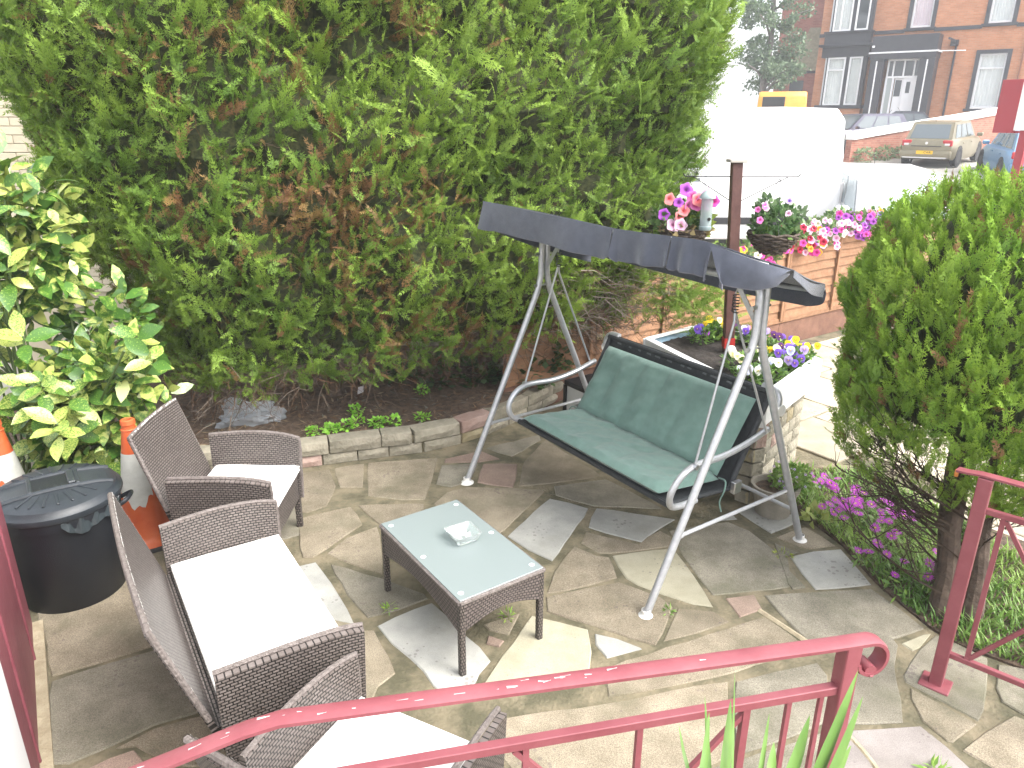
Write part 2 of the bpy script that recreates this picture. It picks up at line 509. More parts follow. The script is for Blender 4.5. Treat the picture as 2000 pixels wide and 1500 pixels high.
# ================================================================== THE SETTING
def slab_mat(name, c1, c2, stain, speck=0.35, moss=0.3):
    if name in MATS: return MATS[name]
    m = bpy.data.materials.new(name); m.use_nodes = True
    nt = m.node_tree; b = nt.nodes['Principled BSDF']; L = nt.links.new
    tc = nt.nodes.new('ShaderNodeTexCoord')
    def noise(s, d=5, r=0.6):
        n = nt.nodes.new('ShaderNodeTexNoise'); n.inputs['Scale'].default_value = s
        n.inputs['Detail'].default_value = d; n.inputs['Roughness'].default_value = r
        L(tc.outputs['Object'], n.inputs['Vector']); return n
    def ramp(src, a, c, ca, cb):
        r = nt.nodes.new('ShaderNodeValToRGB')
        r.color_ramp.elements[0].position = a; r.color_ramp.elements[1].position = c
        r.color_ramp.elements[0].color = _rgba(ca); r.color_ramp.elements[1].color = _rgba(cb)
        L(src, r.inputs['Fac']); return r.outputs['Color']
    def mix(kind, fac, a, c):
        x = nt.nodes.new('ShaderNodeMix'); x.data_type = 'RGBA'; x.blend_type = kind
        if isinstance(fac, float): x.inputs[0].default_value = fac
        else: L(fac, x.inputs[0])
        L(a, x.inputs[6])
        if isinstance(c, tuple): x.inputs[7].default_value = _rgba(c)
        else: L(c, x.inputs[7])
        return x.outputs[2]
    base = ramp(noise(5.5).outputs['Fac'], .36, .66, c1, c2)
    sp = ramp(noise(240, 2, .7).outputs['Fac'], .33, .68, (1 - speck,) * 3, (1 + speck * .8,) * 3)
    col = mix('MULTIPLY', 1.0, base, sp)
    st = ramp(noise(2.3, 6, .65).outputs['Fac'], .50, .68, (0, 0, 0), (moss,) * 3)
    col = mix('MIX', st, col, stain)
    vo = nt.nodes.new('ShaderNodeTexVoronoi'); vo.inputs['Scale'].default_value = 34
    L(tc.outputs['Object'], vo.inputs['Vector'])
    cl = noise(3.7, 3)
    mm = nt.nodes.new('ShaderNodeMath'); mm.operation = 'SUBTRACT'; mm.inputs[1].default_value = .50
    L(cl.outputs['Fac'], mm.inputs[0])
    ms = nt.nodes.new('ShaderNodeMath'); ms.operation = 'MULTIPLY'; ms.inputs[1].default_value = 2.0
    L(mm.outputs[0], ms.inputs[0])
    lt = nt.nodes.new('ShaderNodeMath'); lt.operation = 'LESS_THAN'
    L(vo.outputs['Distance'], lt.inputs[0]); L(ms.outputs[0], lt.inputs[1])
    dk = nt.nodes.new('ShaderNodeMath'); dk.operation = 'MULTIPLY'; dk.inputs[1].default_value = .42
    L(lt.outputs[0], dk.inputs[0])
    col = mix('MIX', dk.outputs[0], col, (.10, .075, .08))
    oi = nt.nodes.new('ShaderNodeObjectInfo')
    mr = nt.nodes.new('ShaderNodeMapRange'); mr.inputs['To Min'].default_value = .80; mr.inputs['To Max'].default_value = 1.12
    L(oi.outputs['Random'], mr.inputs['Value'])
    hs = nt.nodes.new('ShaderNodeHueSaturation'); L(mr.outputs[0], hs.inputs['Value']); L(col, hs.inputs['Color'])
    L(hs.outputs['Color'], b.inputs['Base Color'])
    b.inputs['Roughness'].default_value = .82
    b.inputs['Specular IOR Level'].default_value = .3
    bp = nt.nodes.new('ShaderNodeBump'); bp.inputs['Strength'].default_value = .5; bp.inputs['Distance'].default_value = .004
    L(noise(70, 5, .7).outputs['Fac'], bp.inputs['Height']); L(bp.outputs[0], b.inputs['Normal'])
    MATS[name] = m
    return m

SM = {'tan': slab_mat('slab_tan', (.200, .168, .120), (.295, .252, .186), (.105, .10, .062), .42, .6),
      'grey': slab_mat('slab_grey', (.162, .147, .113), (.25, .228, .18), (.10, .10, .06), .38, .7),
      'white': slab_mat('slab_white', (.29, .29, .27), (.38, .375, .345), (.22, .215, .175), .10, .5),
      'cream': slab_mat('slab_cream', (.29, .27, .195), (.37, .345, .26), (.22, .20, .14), .14, .5),
      'pink': slab_mat('slab_pink', (.25, .18, .145), (.34, .25, .20), (.17, .14, .10), .30, .4),
      'lilac': slab_mat('slab_concrete', (.27, .24, .225), (.37, .335, .315), (.24, .21, .18), .20, .4)}
M_MORTAR = mat('mortar', (.085, .078, .046), .95, (.205, .172, .112), scale=5.0, detail=8, lo=.40, hi=.62, bump=.8, bscale=60)
M_SOIL = mat('soil', (.050, .034, .023), .95, (.135, .092, .062), scale=22, detail=8, bump=1.0, bscale=120)
M_TAR = mat('tarmac', (.22, .21, .19), .9, (.34, .32, .28), scale=.8, detail=6, bump=.3, bscale=60)
M_PATH = slab_mat('slab_path', (.36, .315, .235), (.45, .40, .31), (.33, .29, .20), .10, .5)

def ground_z(x, y):
    if y < 14: return -.03
    if y < 60: return -.03 + .060 * (y - 14)
    return -.03 + .060 * 46 + .02 * (y - 60)

# ground: one sheet to the horizon, flat by the house, rising beyond the road
gb = MB()
ys = [-80, -20, 0, 4, 8, 12, 14, 18, 24, 32, 40, 50, 60, 90, 150, 400]
xs = [-300, -100, -40, -20, -10, -5, 0, 5, 10, 20, 30, 45, 100, 300]
for y in ys:
    for x in xs: gb.v.append((x, y, ground_z(x, y)))
nx = len(xs)
for j in range(len(ys) - 1):
    for i in range(nx - 1):
        gb.face([j * nx + i, j * nx + i + 1, (j + 1) * nx + i + 1, (j + 1) * nx + i])
tag(gb.build('ground', M_TAR), kind='structure')

# patio: mortar bed with irregular flagstones, each a piece of its own
pb = MB()
pb.prism([(-3.4, -.6), (3.4, -.6), (3.4, 2.25), (2.25, 2.61), (2.05, 2.77), (1.99, 2.88), (1.94, 3.06), (1.90, 3.23), (1.87, 3.61), (1.775, 3.93), (1.74, 4.2), (1.92, 4.65), (1.1, 5.4), (.45, 5.9), (-.15, 5.2), (-.55, 4.87),
          (-1.0, 4.74), (-1.46, 4.6), (-2.4, 4.4), (-3.6, 4.4)], -.03, 0.003)
patio = tag(pb.build('patio', M_MORTAR), kind='structure')

def slab_mesh(poly, z, seed):
    """a flagstone: rough split edges, slightly domed, arrises worn"""
    r = random.Random(seed)
    P = [Vector((x, y)) for x, y in poly]
    A = sum(P[i].x * P[(i + 1) % len(P)].y - P[(i + 1) % len(P)].x * P[i].y for i in range(len(P)))
    if A < 0: P.reverse()
    out = []
    n = len(P)
    for i in range(n):
        a, b = P[i], P[(i + 1) % n]
        L = (b - a).length
        k = max(1, int(L / .10))
        nrm = Vector((-(b - a).y, (b - a).x)).normalized()
        for j in range(k):
            q = a.lerp(b, j / k)
            if j: q += nrm * r.uniform(-.004, .007)
            else:
                q += ((P[i - 1] - a).normalized() + (b - a).normalized()) * .008
            out.append(q)
    c = sum(out, Vector((0, 0))) / len(out)
    m = MB()
    N = len(out)
    h = z
    m.v = [(p.x, p.y, -.02) for p in out] + [(p.x, p.y, h - .005) for p in out]
    inn = [c + (p - c) * (1 - .006 / max(.05, (p - c).length)) for p in out]
    m.v += [(p.x, p.y, h + r.uniform(-.0006, .0006)) for p in inn]
    for i in range(N):
        j = (i + 1) % N
        m.face([i, j, N + j, N + i]); m.face([N + i, N + j, 2 * N + j, 2 * N + i])
    m.face([2 * N + i for i in range(N)])
    return m.mesh('slab', SM['tan'], smooth=False)

for i, (ty, poly) in enumerate(SLABS):
    me = slab_mesh(poly, .007 + .00008 * ((i * 37) % 57), i)
    me.materials[0] = SM[ty]
    link('slab', me, patio)
# mortar fillets standing proud between some of the slabs
fb = MB()
for pts in ([(1.30, 1.75), (1.36, 2.06), (1.30, 2.32)], [(2.19, 2.33), (2.14, 1.98), (1.98, 1.86), (1.90, 1.74)], [(1.40, 2.74), (1.22, 3.02)]):
    fb.tube(arc([(x, y, .0) for x, y in pts], 5), .015, 6)
fo = fb.build('mortar_fillet', mat('mortar_pale', (.30, .25, .165), .95, (.42, .36, .25), scale=18, bump=.7), patio)
fo['kind'] = 'stuff'

# front path of square pale slabs between patio, planter and fence
path = tag(MB().prism([(2.02, 2.35), (9, -1.0), (14, 6), (12.5, 14.2), (4.3, 8.55), (.9, 6.2), (1.9, 4.6), (2.4, 4.2)], -.035, -.012).build('path', M_MORTAR), kind='structure')
e1 = Vector((.819, .574)); e2 = Vector((.574, -.819))
pme = {}
def in_path(c):
    poly = [(2.62, 2.4), (9, -1.0), (14, 6), (12, 13.2), (4.5, 8.5), (1.45, 6.35), (2.25, 4.8), (2.5, 4.4)]
    ins = False
    for i in range(len(poly)):
        (x1, y1), (x2, y2) = poly[i], poly[i - 1]
        if (y1 > c.y) != (y2 > c.y) and c.x < (x2 - x1) * (c.y - y1) / (y2 - y1) + x1: ins = not ins
    return ins
for i in range(-8, 16):
    for j in range(0, 14):
        c = Vector((1.6, 6.2)) + e1 * (.62 * i + (.31 if j % 2 else 0)) + e2 * (.62 * j + .1)
        if not in_path(c): continue
        if c.length > 11: continue
        q = [c + e1 * a * .302 + e2 * b * .302 for a, b in ((-1, -1), (1, -1), (1, 1), (-1, 1))]
        me = slab_mesh([(p.x, p.y) for p in q], .004 + .0005 * RND.randint(0, 8), 900 + i * 31 + j)
        me.materials[0] = M_PATH
        link('slab', me, path)

# planting bed behind the stone edging
def bed_z(x, y): return .14 + .10 * max(0, min(1, (y - 4.7) / 1.3)) + .018 * sin(7 * x + 3 * y) * sin(6 * y - 2 * x) + .008 * sin(23 * x) * sin(19 * y)
edge_pts = [Vector((x, y, 0)) for x, y in ((-3.9, 4.36), (-2.4, 4.40), (-1.95, 4.44), (-1.45, 4.56), (-1.0, 4.71), (-.56, 4.86), (-.16, 5.19), (.33, 5.82), (.62, 6.12))]
edge_c = arc(edge_pts, 12)
bb = MB()
def bedpt(s, t):
    k = s * (len(edge_c) - 1); i = min(int(k), len(edge_c) - 2)
    p = edge_c[i].lerp(edge_c[i + 1], k - i)
    x = p.x * (1 - t * .05) + t * (-.1 if p.x < 0 else .3); y = p.y + .06 + t * (7.0 - p.y)
    return (x, y, bed_z(x, y))
bb.grid(bedpt, 90, 30)
tag(bb.build('planting_bed', M_SOIL), kind='structure')
# leaf litter, twigs and dead needles lying on the soil
NL = 2600
lp = np.stack([NPR.uniform(-2.6, .35, NL), NPR.uniform(4.6, 6.2, NL), np.zeros(NL)], axis=1)
keep = np.array([p[1] > np.interp(p[0], [q.x for q in edge_pts], [q.y for q in edge_pts]) + .09 for p in lp]); lp = lp[keep]
lp[:, 2] = [bed_z(p[0], p[1]) + .006 for p in lp]
n = len(lp); ang = NPR.uniform(0, 6.28, n); ln = NPR.uniform(.012, .05, n); wd = ln * NPR.uniform(.06, .3, n)
dx = np.stack([np.cos(ang), np.sin(ang), NPR.uniform(-.2, .35, n)], axis=1) * ln[:, None]
dw = np.stack([-np.sin(ang), np.cos(ang), NPR.uniform(-.1, .3, n)], axis=1) * wd[:, None]
V = np.stack([lp - dx, lp + dw, lp + dx, lp - dw], axis=1).reshape(-1, 3)
cc = np.array([(.14, .085, .05), (.20, .13, .08), (.09, .055, .035), (.25, .19, .12), (.16, .15, .12)])[NPR.randint(5, size=n)]
M_LITTER = attr_mat('litter_leaf', .8, .2)
tag(quads_object('leaf_litter', V, np.repeat(cc, 4, axis=0), M_LITTER), kind='stuff')

# ------------------------------------------------------------------ stone edging of the bed: two courses of split walling stones
M_STONE = mat('walling_stone', (.20, .185, .138), .9, (.32, .29, .225), scale=9, detail=7, bump=1.0, bscale=55, var=.18)
M_STONE_P = mat('walling_stone_pink', (.30, .20, .165), .9, (.38, .275, .235), scale=9, detail=7, bump=1.0, bscale=55, var=.15)
M_STONE_Y = mat('walling_stone_buff', (.27, .225, .125), .9, (.35, .30, .19), scale=9, detail=7, bump=1.0, bscale=55, var=.15)
def stone_mesh(L, W, H, seed, amp=.012):
    """split-faced block: rough bulging front (-Y), sawn top and ends"""
    r = random.Random(seed)
    m = MB()
    nu, nv = 5, 2
    for j in range(nv + 1):
        for i in range(nu + 1):
            bord = i in (0, nu) or j in (0, nv)
            m.v.append((-L / 2 + L * i / nu, -W / 2 - (r.uniform(0, amp * .3) if bord else r.uniform(amp * .4, amp * 1.3)), -H / 2 + H * j / nv))
    for j in range(nv):
        for i in range(nu):
            a = j * (nu + 1) + i
            m.face([a, a + 1, a + nu + 2, a + nu + 1])
    b = len(m.v)
    m.v += [(-L / 2, W / 2, -H / 2), (L / 2, W / 2, -H / 2), (L / 2, W / 2, H / 2), (-L / 2, W / 2, H / 2)]
    bot = list(range(nu + 1)); top = [nv * (nu + 1) + i for i in range(nu + 1)]
    m.face([b + 1, b, b + 3, b + 2])
    m.face(list(reversed(bot)) + [b, b + 1]); m.face(top + [b + 2, b + 3])
    lf = [j * (nu + 1) for j in range(nv + 1)]; rt = [j * (nu + 1) + nu for j in range(nv + 1)]
    m.face(list(reversed(lf)) + [b, b + 3][0:1] + [b + 3][0:1]) if False else m.face([lf[0], lf[1], lf[2], b + 3, b])
    m.face([rt[2], rt[1], rt[0], b + 1, b + 2])
    return m.mesh('stone', M_STONE, smooth=False, recalc=True, bevel=.003)

edging = empty('edging_wall', (0, 0, 0), 0, 'low curved edging wall of two courses of split grey stone between patio and soil bed', 'low wall')
def lay(curve, z, H, lens, seed, start=0.0, W=.105):
    acc = [0.0]
    for a, b in zip(curve, curve[1:]): acc.append(acc[-1] + (b - a).length)
    def P(s):
        for i in range(len(acc) - 1):
            if acc[i + 1] >= s:
                return curve[i].lerp(curve[i + 1], (s - acc[i]) / (acc[i + 1] - acc[i]))
        return curve[-1]
    s, k = start, 0
    while True:
        Ln = lens[k % len(lens)]
        if s + Ln > acc[-1]: break
        a, b = P(s), P(s + Ln)
        me = stone_mesh((b - a).length - .008, W, H - .007, seed + k)
        if (seed + k * 7) % 5 == 3: me.materials[0] = M_STONE_P if k % 2 else M_STONE_Y
        o = link('stone', me, edging)
        o.location = ((a + b) / 2) + Vector((0, .05, z + H / 2))
        o.rotation_euler = (RND.uniform(-.02, .02), RND.uniform(-.01, .01), atan2((b - a).y, (b - a).x))
        s += Ln; k += 1
lay(edge_c, 0.0, .085, [.24, .30, .20, .28, .24, .22], 40, .1, .10)
lay(edge_c, .085, .10, [.31, .36, .22, .36, .29, .44, .36], 71, .0, .125)
cb = MB()
for a, b in zip(edge_c[::3], edge_c[3::3]):
    cb.beam(a + Vector((0, .055, .07)), b + Vector((0, .055, .07)), .085, .14)
cb.build('mortar', M_MORTAR, edging, smooth=False)
# ================================================================== GARDEN SWING SEAT
M_SILVER = mat('silver_paint', (.42, .43, .45), .38, (.50, .51, .53), scale=30, metal=.55, spec=.5)
M_WHITE_PL = mat('white_plastic', (.72, .71, .68), .5)
M_CANVAS = mat('canopy_canvas', (.038, .045, .066), .85, (.060, .069, .098), scale=14, detail=7, bump=.35, bscale=700, sheen=.4)
M_CANVAS_EDGE = mat('canopy_piping', (.13, .13, .15), .8)
M_MESHCLOTH = mat('black_sling', (.018, .021, .024), .6, (.032, .036, .040), scale=40, bump=.2, bscale=900)
M_TEAL = mat('teal_cushion', (.120, .208, .178), .85, (.152, .250, .216), scale=16, detail=6, bump=.25, bscale=500, sheen=.25)
M_STEEL = mat('bright_steel', (.55, .55, .56), .3, metal=.9)

swing = empty('garden_swing', (.678, 4.008, 0), -.969,
              'two-seat garden swing with teal cushions, silver tube frame and dark grey fabric canopy', 'garden swing')
R_ = .0195
for sx in (-1, 1):
    X = .839 * sx
    for sy in (-1, 1):
        p = [(X, .60 * sy, .02), (X, .055 * sy, 1.215), (X, .036 * sy, 1.275), (X, .024 * sy, 1.33), (X, .022 * sy, 1.49)]
        if sy == -1: p += [(X - .004 * sx, .022 * sy, 1.53), (X - .03 * sx, .02 * sy, 1.565), (X - .07 * sx, .02 * sy, 1.575)]
        else: p += [(X, .022 * sy, 1.57)]
        MB().tube(p, R_, 12).build('leg', M_SILVER, swing)
        MB().lathe([(.0, 0), (.047, 0), (.048, .005), (.030, .011), (.0225, .020), (.0222, .040), (.020, .042)], (X, .607 * sy, .001), 16).build('foot_cap', M_WHITE_PL, swing)
    for z in (1.26, 1.46):
        b = MB()
        b.tube([(X, -.06, z), (X, .06, z)], .006, 8)
        b.tube([(X, -.072, z), (X, -.045, z)], .011, 8)
        b.build('bolt', M_STEEL, swing)
    MB().tube([(X, -.40, .385), (X, .40, .385)], .0105, 8).tube([(X, -.425, .385), (X, -.40, .385)], .014, 8).build('crossbar', M_SILVER, swing)
    MB().beam((X - .01 * sx, .0, 1.36), (X - .17 * sx, .0, 1.565), .026, .006, up=(0, 1, 0)).build('brace', M_SILVER, swing)
MB().tube([(-.775, -.02, 1.575), (.775, -.02, 1.575)], .0195, 12).build('top_beam', M_SILVER, swing)
MB().tube([(-.839, .50, .235), (.839, .50, .235)], .011, 8).build('rear_bar', M_SILVER, swing)

# hangers: hook, spring and two rods to each armrest
for sx in (-1, 1):
    x = .69 * sx
    hk = MB().tube(arc([(x, -.02, 1.555), (x + .012, -.01, 1.535), (x, .0, 1.51), (x - .008, .0, 1.49)], 4), .004, 6)
    hk.tube([(x - .012, 0, 1.545), (x + .012, 0, 1.545)], .016, 8)
    h = hk.build('hook', M_STEEL, swing)
    sp = MB()
    sp.tube([(x + .016 * cos(t * .9), .016 * sin(t * .9), 1.49 - .0021 * t) for t in range(0, 44)], .0032, 5)
    sp.build('spring', mat('spring_steel', (.10, .10, .10), .45, metal=.7), h)
    for ya, za in ((-.22, .662), (.325, .705)):
        MB().tube([(x, 0, 1.41), (x + .01 * sx, ya * .04, 1.36), (x + .035 * sx, ya, za)], .0065, 6).build('hanger_rod', M_SILVER, swing)

# seat and back frame
for sx in (-1, 1):
    X = .675 * sx
    arm = arc([(X, -.13, .418), (X, -.24, .418), (X + .02 * sx, -.335, .455), (X + .035 * sx, -.36, .535), (X + .04 * sx, -.30, .618),
               (X + .04 * sx, -.20, .652), (X + .035 * sx, .0, .645), (X + .035 * sx, .18, .668), (X + .035 * sx, .355, .712)], 6)
    a = MB().tube(arm, .0175, 10).build('armrest', M_SILVER, swing)
    MB().lathe([(0, -.012), (.015, -.012), (.015, .012), (0, .012)], (X + .056 * sx, -.22, .655), 10, Matrix.Rotation(pi / 2, 3, 'Y')).build('bolt', M_STEEL, a)
    MB().tube([(X - .03 * sx, -.31, .435), (X - .03 * sx, .17, .385), (X - .03 * sx, .185, .42), (X - .03 * sx, .43, .885)], .0165, 10).build('side_rail', M_MESHCLOTH, swing)
    MB().box((X + .0 * sx, .19, .40), (.03, .06, .07)).build('hinge_plate', M_STEEL, swing, bevel=.004)
MB().tube([(-.66, -.31, .435), (.66, -.31, .435)], .0165, 10).build('front_rail', M_MESHCLOTH, swing)
MB().tube([(-.66, .43, .885), (.66, .43, .885)], .0165, 10).build('top_rail', M_MESHCLOTH, swing)
for sx in (-1, 1):
    MB().tube(arc([(.58 * sx, .447, .905), (.66 * sx, .447, .90), (.695 * sx, .44, .865), (.70 * sx, .43, .82)], 5), .017, 10).build('corner_tube', M_SILVER, swing)
    MB().lathe([(0, -.004), (.032, -.004), (.034, 0), (.032, .004), (0, .004)], (.715 * sx, .445, .80), 16, Matrix.Rotation(pi / 2, 3, 'Y')).build('end_cap', M_WHITE_PL, swing)

def sling(s, t):            # black fabric running from the front rail down and up the back
    x = -.655 + 1.31 * s
    if t < .5:
        k = t / .5
        return (x, -.325 + .50 * k, .452 - .055 * k - .018 * sin(pi * k))
    k = (t - .5) / .5
    return (x, .175 + .27 * k, .397 + .505 * k)
MB().grid(sling, 6, 20).build('sling', M_MESHCLOTH, swing, solid=.004)
# shiny scuffs printed along the top of the sling
sb = MB()
for k in range(13):
    x = -.55 + 1.1 * k / 12 + RND.uniform(-.02, .02)
    w = RND.uniform(.012, .03)
    sb.quad([(x - w, .418, .862), (x + w, .418, .858), (x + w * .8, .424, .874), (x - w * .8, .424, .876)])
sb.build('printed_mark', mat('sling_scuff', (.10, .11, .115), .5), swing, smooth=False)['kind'] = 'stuff'

def cushion(name, corners, th, nu, nv, quilt, seed, puff=.02):
    """padded pad between four corners (a,b,c,d), quilted with sewn lines and small creases"""
    a, b, c, d = [Vector(p) for p in corners]
    nrm = (b - a).cross(d - a).normalized()
    def surf(side):
        def fn(s, t):
            p = a.lerp(b, s).lerp(d.lerp(c, s), t)
            e = min(s, 1 - s, t * .8, (1 - t) * .8)
            h = min(1, (max(e, 0) / .045)) ** .5
            k = th * .5 * h
            if side > 0:
                k += puff * h * (.35 + .65 * abs(sin(pi * quilt * s)) ** .6)
                q = np.array([[s * 9 + seed, t * 5, seed]])
                k += .006 * h * float(vnoise(q * 1.8, 3)[0]) + .0035 * h * float(vnoise(q * 5, 4)[0])
            return p + nrm * k * side
        return fn
    m = MB()
    m.grid(surf(1), nu, nv); m.grid(surf(-1), nu, nv, flip=True)
    return m
cushion('seat', [(-.60, -.325, .482), (.60, -.325, .482), (.60, .135, .428), (-.60, .135, .428)], .05, 60, 20, 6, 1, .012).build('seat_cushion', M_TEAL, swing, angle=70)
cushion('back', [(-.60, .115, .455), (.60, .115, .455), (.60, .375, .845), (-.60, .375, .845)], .05, 60, 20, 6, 2, .014).build('back_cushion', M_TEAL, swing, angle=70)
for sx in (-1, 1):
    MB().tube(arc([(.60 * sx, .13, .44), (.655 * sx, .12, .445), (.67 * sx, .10, .40), (.655 * sx, .09, .33), (.665 * sx, .10, .27)], 5), .0045, 5).build('tie_cord', M_TEAL, swing)

# canopy: stretched top, front valance with slits, rear valance
FE = [(-.923, -.40, 1.802), (-.302, -.42, 1.793), (.234, -.42, 1.782), (.605, -.42, 1.790), (.821, -.40, 1.790), (1.0, -.30, 1.735), (1.075, -.14, 1.682)]
RE = [(-.90, .45, 1.50), (-.30, .46, 1.485), (.23, .46, 1.475), (.56, .45, 1.48), (.74, .44, 1.49), (.86, .42, 1.505), (.885, .40, 1.525)]
FA, RA = arc(FE, 8), arc(RE, 8)
def pick(A, s):
    k = s * (len(A) - 1); i = min(int(k), len(A) - 2)
    return A[i].lerp(A[i + 1], k - i)
def ctop(s, t):
    p = pick(FA, s).lerp(pick(RA, s), t)
    p.z += -.035 * sin(pi * t) * sin(pi * min(1, s * 1.1)) + .006 * sin(9 * s + 4 * t)
    return p
cm = MB().grid(ctop, 40, 12)
canopy = cm.build('canopy', M_CANVAS, swing, solid=.004, angle=60)
MB().tube([p + Vector((0, .012, -.016)) for p in FA[2:-6]], .012, 8).build('canopy_rail', M_SILVER, canopy)
MB().tube([p + Vector((0, -.012, -.016)) for p in RA[1:-2]], .012, 8).build('canopy_rail', M_SILVER, canopy)
HEM = [(0.0, .15), (.10, .158), (.30, .152), (.335, .142), (.345, .118), (.36, .146), (.50, .140), (.52, .118), (.535, .140), (.66, .148), (.722, .148)]
def hem(s): return float(np.interp(s, [h[0] for h in HEM], [h[1] for h in HEM]))
def flap(s0, s1, amp, seed):
    def fn(a, t):
        s = s0 + (s1 - s0) * a
        p = pick(FA, s)
        d = (hem(s) if s < .72 else float(np.interp(s, [.72, .80, .9, 1.0], [.15, .125, .085, .03])))
        corner = min(a, 1 - a)
        wob = amp * sin(2 * pi * a * 1.5 + seed) * t + .006 * sin(17 * a + seed * 2) * t + (.016 * t * t if corner < .06 else 0)
        nrm = Vector((0, -1, 0)) if s < .8 else Vector((.4, -.9, 0))
        return p + nrm * (.012 * sin(pi * t * .6) + wob) + Vector((0, 0, -d * t * (1 + (.05 if corner < .08 else 0))))
    return fn
for s0, s1, amp, sd in ((0.0, .342, .014, 1.0), (.347, .520, .012, 2.2), (.525, .690, .012, 3.9)):
    f = MB().grid(flap(s0, s1, amp, sd), 26, 7)
    o = f.build('valance', M_CANVAS, canopy, solid=.003, angle=60)
    e = flap(s0, s1, amp, sd)
    MB().tube([Vector(e(k / 26, 1.0)) for k in range(27)], .0035, 5).build('piping', M_CANVAS_EDGE, canopy)
# last flap hangs loose: gathered at its top, its slit gaping open
def loose(a, t):
    s = .690 + .31 * a
    p = pick(FA, s)
    d = float(np.interp(a, [0, .04, .15, .5, .85, 1.0], [.155, .175, .145, .125, .075, .012]))
    pinch = math.exp(-(a / .10) ** 2)
    off = Vector((.085 * pinch * t ** .8 * 1.0, -.02 - .012 * sin(9 * a) * t - .03 * sin(pi * t) * a, 0))
    return p + off + Vector((0, 0, -d * t - .028 * pinch * sin(pi * t)))
MB().grid(loose, 26, 8).build('valance', M_CANVAS, canopy, solid=.003, angle=60)
MB().tube([Vector(loose(k / 26, 1.0)) for k in range(27)], .0035, 5).build('piping', M_CANVAS_EDGE, canopy)
def rflap(a, t):
    p = pick(RA, .02 + .98 * a)
    d = float(np.interp(a, [0, .7, .92, 1], [.10, .105, .08, .05]))
    return p + Vector((0, .015 * t + .008 * sin(14 * a) * t, -d * t))
MB().grid(rflap, 30, 5).build('rear_valance', M_CANVAS, canopy, solid=.003, angle=60)
def sflap(a, t):
    p = FA[-1].lerp(RA[-1], a)
    return p + Vector((.01 * sin(6 * a) * t, 0, -(.03 + .035 * a) * t - .02 * sin(pi * a)))
MB().grid(sflap, 12, 4).build('side_valance', M_CANVAS, canopy, solid=.003, angle=60)
def sflapl(a, t):
    p = FA[0].lerp(RA[0], a)
    return p + Vector((-.012 - .01 * sin(6 * a) * t, 0, -.15 * t - .02 * sin(pi * a)))
MB().grid(sflapl, 14, 4).build('side_valance', M_CANVAS, canopy, solid=.003, angle=60)

# ================================================================== WICKER SET
def wicker(name, c1, c2, bw=.025, rh=.0125):
    if name in MATS: return MATS[name]
    m = bpy.data.materials.new(name); m.use_nodes = True
    nt = m.node_tree; b = nt.nodes['Principled BSDF']; L = nt.links.new
    uv = nt.nodes.new('ShaderNodeUVMap')
    br = nt.nodes.new('ShaderNodeTexBrick')
    br.offset = .5
    br.inputs['Scale'].default_value = 1.0
    br.inputs['Brick Width'].default_value = bw
    br.inputs['Row Height'].default_value = rh
    br.inputs['Mortar Size'].default_value = .0026
    br.inputs['Mortar Smooth'].default_value = .35
    br.inputs['Color1'].default_value = _rgba(c1)
    br.inputs['Color2'].default_value = _rgba(c2)
    br.inputs['Mortar'].default_value = (.012, .010, .009, 1)
    L(uv.outputs[0], br.inputs['Vector'])
    n = nt.nodes.new('ShaderNodeTexNoise'); n.inputs['Scale'].default_value = 7; n.inputs['Detail'].default_value = 6
    L(uv.outputs[0], n.inputs['Vector'])
    mr = nt.nodes.new('ShaderNodeMapRange'); mr.inputs['To Min'].default_value = .78; mr.inputs['To Max'].default_value = 1.25
    L(n.outputs['Fac'], mr.inputs['Value'])
    hs = nt.nodes.new('ShaderNodeHueSaturation'); L(mr.outputs[0], hs.inputs['Value']); L(br.outputs['Color'], hs.inputs['Color'])
    L(hs.outputs['Color'], b.inputs['Base Color'])
    b.inputs['Roughness'].default_value = .5
    # rounded strands: height falls towards each strand's edge
    wv = nt.nodes.new('ShaderNodeTexWave'); wv.wave_type = 'BANDS'; wv.bands_direction = 'Y'
    wv.inputs['Scale'].default_value = 1 / (rh * 20 / (2 * pi) * 2 * pi / 20 * 20) * 2 * pi / 2 if False else .314 / rh
    L(uv.outputs[0], wv.inputs['Vector'])
    mx = nt.nodes.new('ShaderNodeMath'); mx.operation = 'MULTIPLY_ADD'
    inv = nt.nodes.new('ShaderNodeMath'); inv.operation = 'SUBTRACT'; inv.inputs[0].default_value = 1.0
    L(br.outputs['Fac'], inv.inputs[1])
    bp = nt.nodes.new('ShaderNodeBump'); bp.inputs['Strength'].default_value = 1.0; bp.inputs['Distance'].default_value = .003
    L(inv.outputs[0], bp.inputs['Height']); L(bp.outputs[0], b.inputs['Normal'])
    MATS[name] = m
    return m
M_WICK = wicker('wicker', (.122, .101, .092), (.168, .143, .132))
M_WICK_T = wicker('wicker_table', (.118, .096, .090), (.155, .128, .121), .020, .016)
M_EDGE = mat('wicker_edge', (.12, .10, .092), .55, (.185, .158, .146), scale=60, bump=1.0, bscale=90)
M_FLECK = mat('bleached_fleck', (.62, .60, .57), .7)
M_CUSH = mat('white_cushion', (.80, .79, .76), .9, (.84, .83, .80), scale=7, bump=.25, bscale=60)
M_LEGW = wicker('wicker_leg', (.115, .095, .086), (.16, .135, .122), .012, .016)

def panel(fn, nu, nv, w, h):
    """thin woven panel following fn(s,t) -> point, thickness .024"""
    m = MB()
    m.grid(fn, nu, nv, (w, h))
    return m

